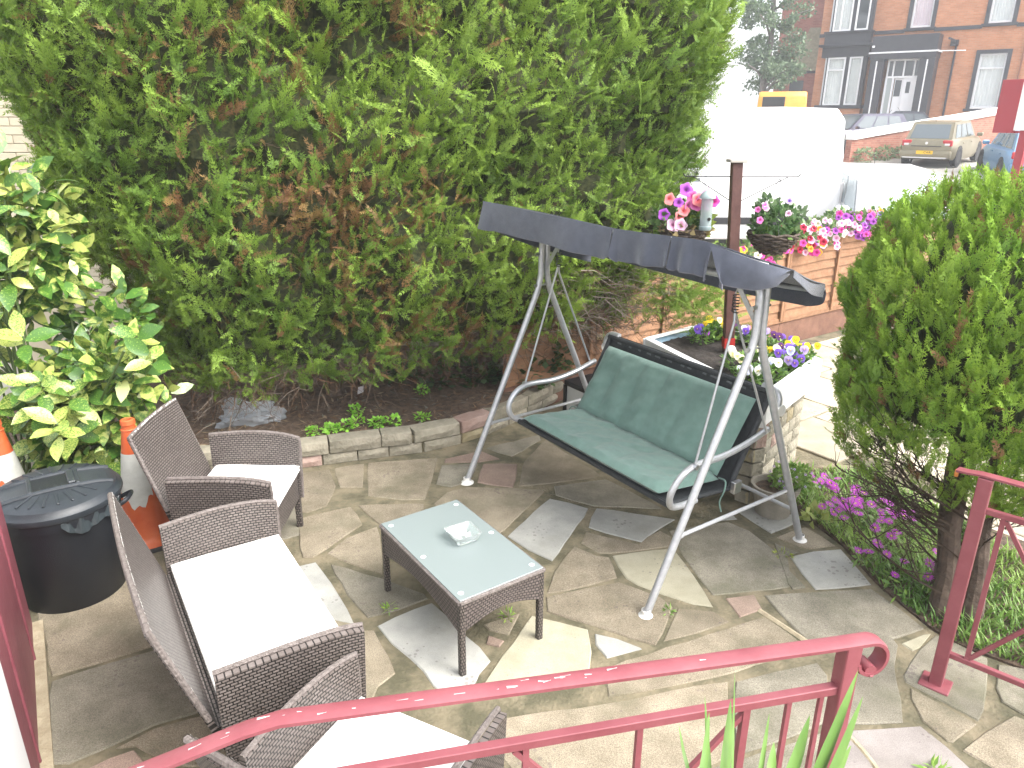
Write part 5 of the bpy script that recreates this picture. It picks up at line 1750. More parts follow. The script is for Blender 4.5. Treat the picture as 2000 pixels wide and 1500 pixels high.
# grey dead patch low on the right, above the fence
n = 260
P = np.stack([rng.uniform(.15, 1.25, n), rng.uniform(5.15, 5.55, n), rng.uniform(.72, 1.25, n)], axis=1)
P[:, 1] += (P[:, 0] - .15) * .30
D = np.array([.65, -.30, -.10]) + rng.normal(size=(n, 3)) * .5
twig_cloud('bare_twigs', P, D, .24, .0030, [(.20, .17, .145), (.26, .22, .19), (.13, .10, .08), (.16, .10, .07)], hedge, rng)['kind'] = 'stuff'
# trunks
for (x, y, r, lean, top) in ((-1.42, 5.52, .060, -.05, 1.6), (-1.22, 5.60, .035, .06, 1.5), (-2.35, 5.35, .055, .0, 1.5), (-.25, 5.95, .055, .05, 1.5), (.75, 6.35, .05, .05, 1.5)):
    p = [(x - hedge.location[0] + lean * k / 5 * 1.2 + .015 * sin(3 * k), y - hedge.location[1] + .02 * sin(2 * k + x), k / 5 * top) for k in range(6)]
    MB().tube(p, [r * (1.25 if k == 0 else 1 - .07 * k) for k in range(6)], 10).build('trunk', M_BARK, hedge)
for o in hedge.children:      # world-space meshes under a parent that sits on the ground
    if o.name.split('.')[0] in ('foliage', 'long_shoots', 'dead_inside', 'bare_twigs'):
        o.matrix_parent_inverse = Matrix.Translation(hedge.location).inverted()

# ================================================================== ROUND CONIFER BUSH AT RIGHT
bush = empty('conifer_bush', (2.11, 2.95, 0), 0, 'round bright green conifer bush with bare lower twigs right of the swing', 'conifer bush')
rngB = np.random.RandomState(81)
SPR_B = [spray_template(rngB, 7, 3, .020, d, a, .34) for d, a in ((.10, .58), (.2, .50), (.05, .65))]
BC = np.array([2.22, 3.30]); 
def bush_r(z):
    return np.interp(z, [.62, .80, 1.0, 1.25, 1.5, 1.75, 1.9, 2.0, 2.1], [.46, .55, .61, .64, .63, .56, .45, .28, .06])
def bush_layer(n, depth, size, seed):
    rng = np.random.RandomState(seed)
    z = rng.uniform(.60, 2.04, n * 2)
    th = rng.uniform(0, 2 * pi, n * 2)
    keep = rng.rand(n * 2) < bush_r(z) / .70
    z, th = z[keep][:n], th[keep][:n]; n = len(z)
    q = np.stack([np.cos(th) * 1.2, np.sin(th) * 1.2, z * 1.5], axis=1)
    r = bush_r(z) + .04 * vnoise(q * 2.2, 91) + .025 * vnoise(q * 5, 92) - depth
    r = np.maximum(r, .02)
    lean = (z - .7) * .02
    P = np.stack([BC[0] + r * np.cos(th) + lean, BC[1] + r * np.sin(th), z + .03 * vnoise(q * 3, 93)], axis=1)
    # lower left is thinner
    low = (P[:, 2] < .92) & (P[:, 0] < 1.95) & (rng.rand(n) < .6)
    P, th, z = P[~low], th[~low], z[~low]; n = len(z)
    N = np.stack([np.cos(th), np.sin(th), np.interp(z, [.7, 1.4, 2.0, 2.2], [-.2, .1, .8, 1.6])], axis=1)
    N /= np.linalg.norm(N, axis=1, keepdims=True)
    d = N * .55 + np.array([0, 0, .85]) + rng.normal(size=(n, 3)) * .30
    fr = frames(d, N + rng.normal(size=(n, 3)) * .6, rng.uniform(-1.2, 1.2, n))
    sz = size * rng.uniform(.7, 1.35, n)
    P = P - fr[:, :, 1] * (sz * .5)[:, None]
    t = np.clip(.5 + .4 * vnoise(P * 3.1, 95) + rng.uniform(-.3, .3, n), 0, 1)[:, None]
    cd = np.array([.050, .125, .016]) * (1 - t) + np.array([.090, .190, .022]) * t
    cl = np.array([.18, .33, .035]) * (1 - t) + np.array([.32, .47, .06]) * t
    br = rng.rand(n) < .035
    cd[br] = np.array([.14, .07, .03]); cl[br] = np.array([.26, .15, .07])
    return scatter_quads('foliage', SPR_B, P, fr, sz, cd, cl, M_CONIF, bush)
b1 = bush_layer(4600, .0, .115, 101)
b2 = bush_layer(1800, .09, .13, 102)
for b in (b1, b2): b['kind'] = 'stuff'
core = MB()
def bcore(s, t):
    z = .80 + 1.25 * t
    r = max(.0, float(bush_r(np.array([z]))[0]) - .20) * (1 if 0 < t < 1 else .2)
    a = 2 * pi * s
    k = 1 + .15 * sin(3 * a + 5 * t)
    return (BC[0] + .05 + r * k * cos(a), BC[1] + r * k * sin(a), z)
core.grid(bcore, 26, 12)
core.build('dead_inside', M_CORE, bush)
for (x, y, r, dx, dy) in ((2.085, 2.985, .048, .06, .22), (2.20, 2.93, .042, .10, .30), (2.15, 3.12, .035, -.02, .2)):
    MB().tube([(x + dx * k / 6 + .012 * sin(2 * k), y + dy * k / 6, .0 + .22 * k) for k in range(7)], [r * (1.3 if k == 0 else 1 - .08 * k) for k in range(7)], 10).build('trunk', M_BARK, bush)
# fan of bare dark branches reaching left below the crown
rng = np.random.RandomState(111)
V, Cc = [], []
def limb(p, d, L, w, depth):
    d = d / np.linalg.norm(d)
    n = 5
    pts = [p]
    for k in range(n):
        d = d + rng.normal(size=3) * .10 + np.array([-.03, 0, .07]); d /= np.linalg.norm(d)
        pts.append(pts[-1] + d * L / n)
    for k in range(n):
        w0, w1 = w * (1 - .13 * k), w * (1 - .13 * (k + 1))
        a, b = pts[k], pts[k + 1]
        for ax in (0, 1):
            s = np.cross(b - a, np.array([[0, 1, .2], [1, .2, 0]][ax])); s /= np.linalg.norm(s) + 1e-9
            V.extend([a - s * w0, a + s * w0, b + s * w1, b - s * w1])
            c = [(.045, .032, .024), (.065, .048, .036), (.085, .065, .05)][rng.randint(3)]
            Cc.extend([c] * 4)
    if depth > 0:
        for k in range(1, n + 1):
            for _ in range(2):
                limb(pts[k], d + rng.normal(size=3) * .55, L * rng.uniform(.25, .5), w * .48, depth - 1)
for k in range(13):
    z = rng.uniform(.12, .70)
    limb(np.array([2.06 + rng.uniform(-.03, .06), 3.0 + rng.uniform(-.05, .1), z]), np.array([-1.0 + rng.uniform(-.2, .45), rng.uniform(-.1, 1.1), rng.uniform(.2, .9)]), rng.uniform(.30, .52), rng.uniform(.0045, .010), 2)
for k in range(9):
    limb(np.array([2.16 + rng.uniform(-.05, .1), 3.0 + rng.uniform(-.05, .15), rng.uniform(.15, .6)]), np.array([rng.uniform(-.2, 1.0), rng.uniform(-.2, .6), rng.uniform(.2, .8)]), rng.uniform(.25, .4), .006, 2)
quads_object('bare_branches', np.array(V), np.array(Cc), TW, bush)['kind'] = 'stuff'
for o in bush.children:
    o.matrix_parent_inverse = Matrix.Translation(bush.location).inverted()

# ================================================================== SPOTTED LAUREL
def laurel_mat():
    m = bpy.data.materials.new('spotted_laurel_leaf'); m.use_nodes = True
    nt = m.node_tree; b = nt.nodes['Principled BSDF']; L = nt.links.new
    tc = nt.nodes.new('ShaderNodeTexCoord')
    oi = nt.nodes.new('ShaderNodeObjectInfo')
    v = nt.nodes.new('ShaderNodeVectorMath'); v.operation = 'ADD'
    sc_ = nt.nodes.new('ShaderNodeVectorMath'); sc_.operation = 'SCALE'; sc_.inputs['Scale'].default_value = 7.0
    cx = nt.nodes.new('ShaderNodeCombineXYZ'); L(oi.outputs['Random'], cx.inputs[0]); L(oi.outputs['Random'], cx.inputs[2])
    L(cx.outputs[0], sc_.inputs[0]); L(tc.outputs['Object'], v.inputs[0]); L(sc_.outputs[0], v.inputs[1])
    n = nt.nodes.new('ShaderNodeTexNoise'); n.inputs['Scale'].default_value = 17; n.inputs['Detail'].default_value = 5; n.inputs['Roughness'].default_value = .75
    L(v.outputs[0], n.inputs['Vector'])
    mr = nt.nodes.new('ShaderNodeMapRange'); mr.inputs['To Min'].default_value = -.10; mr.inputs['To Max'].default_value = .12
    L(oi.outputs['Random'], mr.inputs['Value'])
    a = nt.nodes.new('ShaderNodeMath'); L(n.outputs['Fac'], a.inputs[0]); L(mr.outputs[0], a.inputs[1])
    r = nt.nodes.new('ShaderNodeValToRGB')
    e = r.color_ramp.elements
    e[0].position = .45; e[0].color = (.055, .135, .022, 1)
    e[1].position = .60; e[1].color = (.41, .46, .12, 1)
    x = e.new(.53); x.color = (.15, .26, .04, 1)
    L(a.outputs[0], r.inputs['Fac']); L(r.outputs['Color'], b.inputs['Base Color'])
    b.inputs['Roughness'].default_value = .30
    b.inputs['Specular IOR Level'].default_value = .5
    return m
M_LAUR = laurel_mat()
def laurel_leaf_mesh(seed):
    r = random.Random(seed)
    m = MB()
    W = [0, .13, .22, .25, .22, .13, .0]
    n = len(W) - 1
    fold = .06; dr = r.uniform(.05, .25)
    for k, w in enumerate(W):
        y = k / n
        z = -dr * y * y
        m.v += [(-w * (1 + .06 * sin(9 * y + seed)), y, z + fold * w / .2), (0, y, z), (w, y, z + fold * w / .2)]
    for k in range(n):
        a = 3 * k
        m.face([a, a + 1, a + 4, a + 3]); m.face([a + 1, a + 2, a + 5, a + 4])
    return m.mesh('leaf', M_LAUR, angle=80)
LM = [laurel_leaf_mesh(s) for s in range(4)]
laurel = empty('spotted_laurel', (-2.85, 4.0, 0), 0, 'spotted laurel shrub with large yellow-flecked leaves beside the dustbin and cone', 'shrub')
rng = random.Random(121)
stems = []
for _ in range(46):
    c = rng.choice([((-2.95, 4.10, 1.72), (.34, .20, .36)), ((-2.80, 4.05, 1.50), (.28, .2, .40)), ((-2.88, 3.98, 1.28), (.26, .22, .30)), ((-2.28, 3.86, .94), (.34, .20, .20)), ((-2.28, 3.86, .98), (.34, .20, .18)), ((-2.62, 3.80, .80), (.30, .22, .30)), ((-2.50, 3.86, .55), (.28, .16, .22))])
    p = Vector([c[0][i] + rng.uniform(-1, 1) * c[1][i] for i in range(3)])
    stems.append(p)
loc0 = Vector(laurel.location)
nl = 0
for i, p in enumerate(stems):
    base = Vector((-2.75 + rng.uniform(-.25, .25), 4.05 + rng.uniform(-.1, .1), .0))
    MB().tube(arc([base - loc0, base.lerp(p, .5) - loc0 + Vector((0, 0, .1)), p - loc0], 4), .007, 5).build('stem', mat('laurel_stem', (.07, .11, .03), .6), laurel)
    k = rng.randint(6, 8)
    a0 = rng.uniform(0, 6.28)
    for j in range(k):
        if nl >= 298: break
        a = a0 + j * 2.4
        el = .75 - .22 * j + rng.uniform(-.15, .15)
        d = Vector((cos(a) * cos(el), sin(a) * cos(el) - .30, sin(el))).normalized()
        o = link('leaf', LM[rng.randint(0, 3)], laurel)
        s = rng.uniform(.12, .185)
        o.scale = (s, s, s)
        upv = Vector((.25, -.8, .9)) + Vector((rng.uniform(-.5, .5), rng.uniform(-.5, .5), 0))
        x = d.cross(upv).normalized(); z = x.cross(d).normalized()
        o.rotation_mode = 'QUATERNION'
        o.rotation_quaternion = Matrix((x, d, z)).transposed().to_quaternion()
        o.location = p - loc0 + Vector((0, 0, -.012 * j))
        nl += 1
# the shaded inner leaves, joined
def broad_leaves(name, c, rad, n, size, parent):
    u = NPR.normal(size=(n, 3)); u /= np.linalg.norm(u, axis=1, keepdims=True)
    P = c + u * rad * NPR.uniform(.3, 1, n)[:, None]
    d = u * .6 + np.array([.1, -.35, -.05]) + NPR.normal(size=(n, 3)) * .5
    fr = frames(d, np.array([.2, -.7, .9]) + NPR.normal(size=(n, 3)) * .5, NPR.uniform(-.5, .5, n))
    T = np.array([(0, 0, 0), (.16, .2, .03), (.245, .5, .05), (.15, .8, .0), (0, 1, -.12), (-.15, .8, .0), (-.245, .5, .05), (-.16, .2, .03)])
    V = np.einsum('nij,mj->nmi', fr, T) * (size * NPR.uniform(.6, 1.2, n))[:, None, None] + P[:, None, :]
    return quads_object(name, V.reshape(-1, 3), np.zeros((n * 8, 3)), M_LAUR, parent, k=8)
rr = np.random.RandomState(5)
for cc_, rad, n_ in (((-2.88, 4.22, 1.60), (.42, .2, .52), 620), ((-2.40, 4.02, .80), (.44, .2, .30), 330), ((-2.55, 4.0, .42), (.35, .2, .35), 160), ((-2.50, 4.32, 1.02), (.36, .15, .34), 200)):
    for g in range(5):
        o = broad_leaves('inner_leaves', np.array(cc_) - np.array(loc0), np.array(rad), n_ // 5, .145, laurel)
        o['kind'] = 'stuff'

# ================================================================== FLOWER BED AT RIGHT
rng = np.random.RandomState(131)
turf = MB()
turf.prism([(2.25, 2.615), (2.9, 2.38), (3.6, 1.9), (3.9, 2.4), (2.66, 4.0), (2.40, 4.55), (1.93, 4.62), (1.745, 4.2), (1.78, 3.93), (1.875, 3.61), (1.905, 3.23), (1.945, 3.06), (1.995, 2.885), (2.055, 2.775)], -.02, .012)
tag(turf.build('flower_bed', M_SOIL), kind='structure')
n = 15000
P = np.stack([rng.uniform(1.74, 3.3, n), rng.uniform(1.9, 4.55, n), np.zeros(n)], axis=1)
ok = (P[:, 0] < np.interp(P[:, 1], [1.9, 2.4, 3.0, 4.0, 4.6], [3.4, 3.1, 2.95, 2.62, 2.40])) & (P[:, 0] > np.interp(P[:, 1], [1.9, 2.38, 2.62, 2.77, 2.88, 3.06, 3.23, 3.61, 3.93, 4.2, 4.55], [3.5, 2.9, 2.27, 2.06, 2.0, 1.95, 1.91, 1.88, 1.79, 1.75, 1.9]))
P = P[ok]; n = len(P)
P[:, 2] = .01
h = rng.uniform(.04, .115, n) * (1 + .4 * vnoise(P * 5, 7))
az = rng.uniform(0, 6.28, n)
dv = np.stack([np.cos(az) * .7, np.sin(az) * .7, np.ones(n)], axis=1); dv /= np.linalg.norm(dv, axis=1, keepdims=True)
s = np.stack([-np.sin(az), np.cos(az), np.zeros(n)], axis=1) * .0032
mid = P + dv * (h * .55)[:, None]; tip = P + dv * h[:, None] + np.stack([np.cos(az), np.sin(az), np.zeros(n)], axis=1) * (h * .25)[:, None]
V = np.stack([P - s, P + s, mid + s * 1.2, mid - s * 1.2, mid - s * 1.2, mid + s * 1.2, tip + s * .1, tip - s * .1], axis=1).reshape(-1, 3)
t = np.clip(.5 + .5 * vnoise(P * 4, 8) + rng.uniform(-.3, .3, n), 0, 1)[:, None]
c = np.array([.09, .19, .03]) * (1 - t) + np.array([.24, .36, .07]) * t
tag(quads_object('bed_grass', V, np.repeat(c, 8, axis=0), M_LEAF), kind='stuff')
G_DA = 'magenta daisies along the right edge of the patio'
spots = [(2.00, 4.14, 8, 'magenta daisy clump nearest the brick planter and plant pot'), (2.10, 3.93, 9, 'dense magenta daisy clump behind the bare lower twigs of the bush'), (1.95, 3.80, 7, 'magenta daisy clump in the middle of the long grass strip'), (2.22, 3.74, 8, 'magenta daisy clump nearest the pale path behind the bare twigs'),
         (1.96, 3.42, 5, 'sparse magenta daisy clump beside the pale square slab edge'), (2.02, 3.14, 4, 'small magenta daisy clump at the foot of the bush trunk'), (2.34, 3.28, 7, 'magenta daisy clump seen between the two bush trunks'),
         (2.55, 2.75, 9, 'magenta daisy clump behind the right hand red railing'), (2.42, 2.52, 6, 'magenta daisy clump under the lower bar of the red railing')]
for i, (x, y, k, lb) in enumerate(spots):
    q = empty('daisy_clump', (x, y, .01), 0, lb, 'daisies', G_DA)
    leaf_clump('foliage', (0, 0, .05), (.12, .12, .05), 60, .05, (.08, .17, .03), (.20, .31, .07), q, aspect=.15)
    for j in range(int(k * 1.7)):
        a = RND.uniform(0, 6.28); rr_ = RND.uniform(0, .16)
        z = RND.uniform(.09, .16)
        flower('daisy', 'magenta', q, (rr_ * cos(a), rr_ * sin(a), z), RND.choice([.027, .031, .035]), (RND.uniform(-.4, .3), RND.uniform(-.8, .1), 1), j)
# plant pot with lobelia
pot = empty('plant_pot', (1.60, 3.98, 0), 0, 'round grey-buff plant pot with leafy lobelia at the foot of the stone planter', 'plant pot')
MB().lathe([(0, 0), (.10, 0), (.135, .17), (.142, .172), (.145, .20), (.128, .20), (.125, .185), (.09, .02), (0, .02)], n=28).build('pot', mat('pot_clay', (.20, .185, .15), .85, (.30, .27, .22), scale=8, bump=.4), pot)
MB().lathe([(.124, .165), (0, .172)], n=20).build('compost', M_SOIL, pot)
leaf_clump('foliage', (.10, .02, .22), (.13, .10, .09), 520, .032, (.12, .24, .04), (.26, .38, .09), pot)
for k in range(22):
    flower('daisy', 'lilac', pot, (.10 + RND.uniform(-.14, .14), RND.uniform(-.12, .08), RND.uniform(.20, .33)), .010, (RND.uniform(-.4, .3), -.8, .8), k)
# lettuce-green seedling at the slab edge
for nm, loc, cat, lb, spec in (
    ('leafy_weed', (1.82, 3.86, .01), 'weed', 'pale yellow-green leafy weed at the patio edge by the swing foot', ((0, 0, .02), (.06, .05, .03), 26, .07, (.30, .36, .10), (.42, .46, .16))),
    ('grass_tuft', (.765, 2.99, .012), 'weed', 'small grass tuft growing beside the front right foot of the swing', ((0, 0, .005), (.02, .02, .012), 34, .038, (.12, .25, .05), (.26, .42, .10))),
    ('grass_tuft', (-.02, 2.94, .012), 'weed', 'tuft of grass at the foot of the table leg on the right', ((0, 0, .01), (.03, .03, .02), 26, .04, (.16, .30, .05), (.34, .46, .10))),
    ('grass_tuft', (-.02, 3.53, .012), 'weed', 'tiny weed in the joint beside the large white slab', ((0, 0, .01), (.02, .02, .02), 24, .035, (.16, .30, .05), (.34, .46, .10))),
    ('grass_tuft', (-.60, 3.00, .012), 'weed', 'weed in the joint behind the left table leg', ((0, 0, .01), (.03, .03, .015), 26, .035, (.16, .30, .05), (.34, .46, .10))),
    ('grass_tuft', (-.68, 2.62, .012), 'weed', 'weed in the joint between loveseat and table', ((0, 0, .01), (.03, .02, .015), 22, .035, (.16, .30, .05), (.34, .46, .10))),
    ('grass_tuft', (-.44, 2.13, .012), 'weed', 'weed at the corner of the white slab near the handrail', ((0, 0, .01), (.03, .03, .02), 30, .04, (.16, .30, .05), (.34, .46, .10))),
    ('grass_tuft', (-.10, 2.02, .012), 'weed', 'weed showing between handrail and armchair arm', ((0, 0, .01), (.04, .03, .02), 36, .045, (.16, .30, .05), (.34, .46, .10))),
    ('grass_tuft', (1.50, 3.50, .012), 'weed', 'moss tuft in the joint behind the swing crossbar', ((0, 0, .005), (.05, .03, .012), 40, .03, (.22, .28, .05), (.36, .40, .09))),
    ('grass_tuft', (1.56, 2.05, .012), 'weed', 'bright tuft in the joint beside the smooth concrete slab', ((0, 0, .01), (.03, .03, .02), 36, .05, (.22, .40, .08), (.40, .55, .14)))):
    q = empty(nm, loc, 0, lb, cat)
    leaf_clump('foliage', *spec, q, aspect=.12 if nm == 'grass_tuft' else .4)
# small bright weeds along the stone edging
wl = [((-1.42, 4.78), 'leftmost clump of bright green weeds behind the stone edging'), ((-1.30, 4.84), 'largest clump of bright green weeds behind the stone edging'), ((-1.19, 4.86), 'low bright weed between two larger clumps behind the stone edging'),
      ((-1.12, 4.93), 'upright bright weed in front of the thicker hedge trunk'), ((-1.16, 5.10), 'bright weed growing furthest back below the paper scrap'), ((-.98, 4.93), 'broad bright weed clump behind the middle edging stone'), ((-.86, 4.95), 'bright weed at the right end of the row of weeds'),
      ((-.66, 5.02), 'single bright weed alone behind the edging stones'), ((-.72, 5.50), 'small bright seedling in the middle of the bed')]
for i, ((x, y), lb) in enumerate(wl):
    q = empty('bright_weed', (x, y, bed_z(x, y)), 0, lb, 'weed', 'bright green weeds in the soil bed')
    leaf_clump('foliage', (0, 0, .035), (.055, .04, .03), (90 if i in (1, 5) else 50), .030, (.20, .48, .04), (.36, .64, .10), q, flat=True, aspect=.42)
# ivy
iv = empty('ivy_patch', (-.25, 5.85, .2), 0, 'dark ivy sprawling over the soil in the shade of the hedge', 'ivy')
for c, rad, n_ in (((-.30, .0, .06), (.58, .30, .11), 700), ((.42, -.02, .10), (.26, .26, .18), 380), ((.62, .12, .22), (.14, .2, .22), 200)):
    leaf_clump('foliage', c, rad, n_, .062, (.018, .05, .014), (.07, .13, .03), iv, flat=True, aspect=.45)['kind'] = 'stuff'
ib = empty('ivy_bush', (.32, 6.0, .25), 0, 'lighter green ivy and bindweed climbing beside the left rear leg of the swing', 'ivy')
leaf_clump('foliage', (0, 0, .12), (.20, .22, .24), 420, .05, (.08, .16, .04), (.24, .33, .10), ib, flat=True, aspect=.42)
# iris seen in front of the fence behind the swing seat
def blades(name, loc, label, specs, cat='iris', group=None):
    q = empty(name, loc, 0, label, cat, group)
    for (x, y, L, w, az, lean) in specs:
        m = MB()
        n = 8
        d = Vector((cos(az), sin(az), 0)); sd = Vector((-sin(az), cos(az), 0))
        prev = None
        for k in range(n + 1):
            t = k / n
            ww = w * (1 - t ** 2.2) * (.75 + .5 * t * (1 - t))
            p = Vector((x, y, 0)) + Vector((0, 0, L * t * (1 - .12 * lean * t))) + d * L * lean * t * t
            m.v += [tuple(p - sd * ww), tuple(p + d * ww * .25), tuple(p + sd * ww)]
        for k in range(n):
            a = 3 * k
            m.face([a, a + 1, a + 4, a + 3]); m.face([a + 1, a + 2, a + 5, a + 4])
        o = m.build('leaf', M_IRIS, q, angle=80)
    return q
M_IRIS = mat('iris_leaf', (.085, .165, .035), .45, (.145, .245, .060), scale=6, detail=3)
_n = M_IRIS.node_tree
IR = [((.328, 1.010, 1.126), (.311, 1.065, 1.220), .004), ((.362, .995, 1.119), (.356, 1.074, 1.280), .005), ((.381, .986, 1.130), (.400, 1.062, 1.283), .012), ((.392, .977, 1.140), (.404, 1.071, 1.341), .003),
      ((.449, 1.004, 1.109), (.479, 1.073, 1.241), .007), ((.493, .992, 1.111), (.549, 1.062, 1.248), .019), ((.530, .981, 1.117), (.632, 1.081, 1.334), .017), ((.548, .971, 1.124), (.635, 1.055, 1.299), .014),
      ((.554, .994, 1.083), (.631, 1.053, 1.186), .020), ((.466, .992, 1.111), (.483, 1.045, 1.201), .015), ((.342, .986, 1.129), (.361, 1.054, 1.261), .009), ((.512, .964, 1.106), (.593, 1.011, 1.175), .020)]
iris = empty('iris_plant', (.44, 1.0, .45), 0, 'sword-leaved iris plant standing between the camera and the red handrail', 'iris')
for rt, tp, w in IR:
    rt, tp = Vector(rt) - iris.location, Vector(tp) - iris.location
    b0 = Vector((rt.x * .45, rt.y * .5 - .02, 0))
    path_ = arc([b0, b0.lerp(rt, .6) + Vector((0, -.01, .02)), rt, rt.lerp(tp, .6), tp], 5)
    m = MB(); n = len(path_) - 1
    for k, p in enumerate(path_):
        t = k / n
        d = (path_[min(k + 1, n)] - path_[max(k - 1, 0)]).normalized()
        sd = d.cross(Vector((.25, -1, 0))).normalized()
        nn_ = sd.cross(d)
        ww = w * (min(1, (1 - t) / .34)) ** .8 * (.8 + .2 * t)
        m.v += [tuple(p - sd * ww), tuple(p + nn_ * ww * .22), tuple(p + sd * ww)]
    for k in range(n):
        a = 3 * k
        m.face([a, a + 1, a + 4, a + 3]); m.face([a + 1, a + 2, a + 5, a + 4])
    m.build('leaf', M_IRIS, iris, angle=80)
blades('iris_plant', (.80, 6.05, .22), 'young iris leaves against the fence behind the swing backrest',
       [(0, 0, .55, .014, 2.4, .12), (.05, 0, .62, .012, .4, .06), (.02, .02, .45, .010, 3.0, .3), (.30, -.05, .55, .012, .2, .55)])
# ================================================================== BEYOND THE FENCE
M_VANW = mat('van_white', (.80, .80, .80), .32, spec=.5)
M_GLASS = mat('car_glass', (.10, .12, .13), .08, spec=.9)
M_TYRE = mat('tyre', (.018, .018, .019), .85)
M_RIM = mat('wheel_rim', (.34, .35, .36), .35, metal=.7)
M_TAIL = mat('tail_lamp', (.42, .022, .03), .25)
M_LAMPW = mat('clear_lamp', (.62, .60, .60), .2)
M_PLATE = mat('yellow_plate', (.72, .44, .02), .5)
M_BLACK = mat('black_trim', (.018, .018, .020), .6)
def wheels(root, xs, hw, r, name='wheel'):
    for x in xs:
        for s in (-1, 1):
            w = MB().lathe([(r * .62, -.10), (r * .93, -.105), (r, -.07), (r, .07), (r * .93, .105), (r * .62, .10)], (x, s * (hw - .10), r), 22, Matrix.Rotation(pi / 2, 3, 'X')).build(name, M_TYRE, root)
            MB().lathe([(0, -.06), (r * .2, -.075), (r * .63, -.085), (r * .63, .085), (r * .2, .075), (0, .06)], (x, s * (hw - .10), r), 12, Matrix.Rotation(pi / 2, 3, 'X')).build('rim', M_RIM, w)
            a = MB().lathe([(0, -.012), (r * 1.18, -.012), (r * 1.18, .012), (0, .012)], (x, s * (hw - .012), r * 1.05), 22, Matrix.Rotation(pi / 2, 3, 'X'))
            a.build('wheel_arch', M_BLACK, root)
G_ = [M_GLASS]
def car(label, loc, rz, colour, name, group, pitch=0.0, L=4.0, Wd=1.74, H=1.48, hatch=True, plate=None, group2=None, lean_r=.18):
    """hatchback, nose towards +X: body, glasshouse, lamps, bumper, wheels"""
    root = empty(name, loc, rz, label, 'car', group)
    root.rotation_euler = (0, pitch, rz)
    paint = mat('paint_' + colour[0], colour[1], .30, colour[2], scale=3, metal=.35, spec=.5)
    hw = Wd / 2
    # lower body: lofted cross-sections from tail to nose
    st = [(-L / 2, .42, .78, .80), (-L / 2 + .05, .32, .90, .90), (-L / 2 + .25, .24, .93, .98), (-L / 4, .20, .92, 1.0), (0, .18, .90, 1.0), (L / 4, .20, .88, 1.0), (L / 2 - .75, .22, .84, .98), (L / 2 - .25, .26, .72, .90), (L / 2 - .04, .34, .60, .78), (L / 2, .42, .52, .68)]
    body = MB()
    sec = 10
    for (x, zb, zt, k) in st:
        w = hw * k
        pts = [(-w * .92, zb), (-w, zb + .14), (-w * 1.0, (zb + zt) / 2), (-w * .97, zt - .06), (-w * .90, zt), (w * .90, zt), (w * .97, zt - .06), (w, (zb + zt) / 2), (w, zb + .14), (w * .92, zb)]
        body.v += [(x, y, z) for y, z in pts]
    for i in range(len(st) - 1):
        for j in range(sec):
            a, b = i * sec + j, i * sec + (j + 1) % sec
            body.face([a, b, b + sec, a + sec])
    body.face(list(reversed(range(sec)))); body.face([(len(st) - 1) * sec + j for j in range(sec)])
    bo = body.build('body', paint, root, recalc=True, angle=40)
    # glasshouse
    x0, x1, x2, x3 = -L / 2 + .12, -L / 2 + .50, .30, .98
    if not hatch: x0, x1 = -L / 2 + .45, -.75
    zr, zbelt = H - .03, .90
    tw = hw * .74
    bw = hw * .90
    rails = {}
    cab = MB()
    def P(x, y, z): return (x, y, z)
    low = [(x0, zbelt), (x3, zbelt - .03)]
    corners = dict(bl=(x0, bw * .95, zbelt), tl=(x1, tw, zr), tr=(x2, tw, zr), br=(x3, bw * .95, zbelt - .04))
    xm = (x1 + x2) / 2
    for s in (-1, 1):
        cab.quad([(x0, s * bw * .95, zbelt - .03), (x3, s * bw * .95, zbelt - .06), (x2, s * tw, zr), (xm, s * tw, zr + .02), (x1, s * tw, zr)])
    cab.quad([(x0, -bw * .95, zbelt - .03), (x0, bw * .95, zbelt - .03), (x1, tw, zr), (x1, -tw, zr)])
    cab.quad([(x3, -bw * .95, zbelt - .06), (x3, bw * .95, zbelt - .06), (x2, tw, zr), (x2, -tw, zr)])
    cab.quad([(x1, -tw, zr), (x1, tw, zr), (xm, tw, zr + .02), (xm, -tw, zr + .02)]); cab.quad([(xm, -tw, zr + .02), (xm, tw, zr + .02), (x2, tw, zr), (x2, -tw, zr)])
    co = cab.build('roof', paint, root, recalc=True, bevel=.035, bseg=2, angle=50)
    def pane(q, name='window'):
        """q: four points on a glasshouse face; pane stands 6 mm proud"""
        a, b, c, d = [Vector(p) for p in q]
        n = (b - a).cross(d - a).normalized()
        cen = (a + b + c + d) / 4
        if n.dot(cen - Vector((xm, 0, 1.0))) < 0: n = -n
        m = MB(); m.quad([p + n * .008 for p in (a, b, c, d)])
        return m.build(name, G_[0], root, smooth=False, solid=-.004)
    def lerp3(a, b, t): return tuple(a[i] + (b[i] - a[i]) * t for i in range(3))
    def sub(A, B, C, D, s0, s1, t0, t1):
        def pt(s, t): return lerp3(lerp3(A, B, s), lerp3(D, C, s), t)
        return [pt(s0, t0), pt(s1, t0), pt(s1, t1), pt(s0, t1)]
    pane(sub((x0, -bw * .95, zbelt - .03), (x0, bw * .95, zbelt - .03), (x1, tw, zr), (x1, -tw, zr), .08, .92, .12, .88), 'rear_window')
    if colour[0] == 'white': G_[0] = mat('sky_reflection_glass', (.34, .40, .43), .12, spec=.9)  # sky reflection painted into the glass colour
    else: G_[0] = M_GLASS
    pane(sub((x3, -bw * .95, zbelt - .06), (x3, bw * .95, zbelt - .06), (x2, tw, zr), (x2, -tw, zr), .07, .93, .10, .92), 'windscreen')
    for s in (-1, 1):
        A, B, C, D = (x0, s * bw * .95, zbelt - .03), (x3, s * bw * .95, zbelt - .06), (x2, s * tw, zr), (x1, s * tw, zr)
        for s0, s1 in ((.12, .36), (.39, .63), (.66, .93)):
            pane(sub(A, B, C, D, s0, s1, .14, .86), 'side_window')
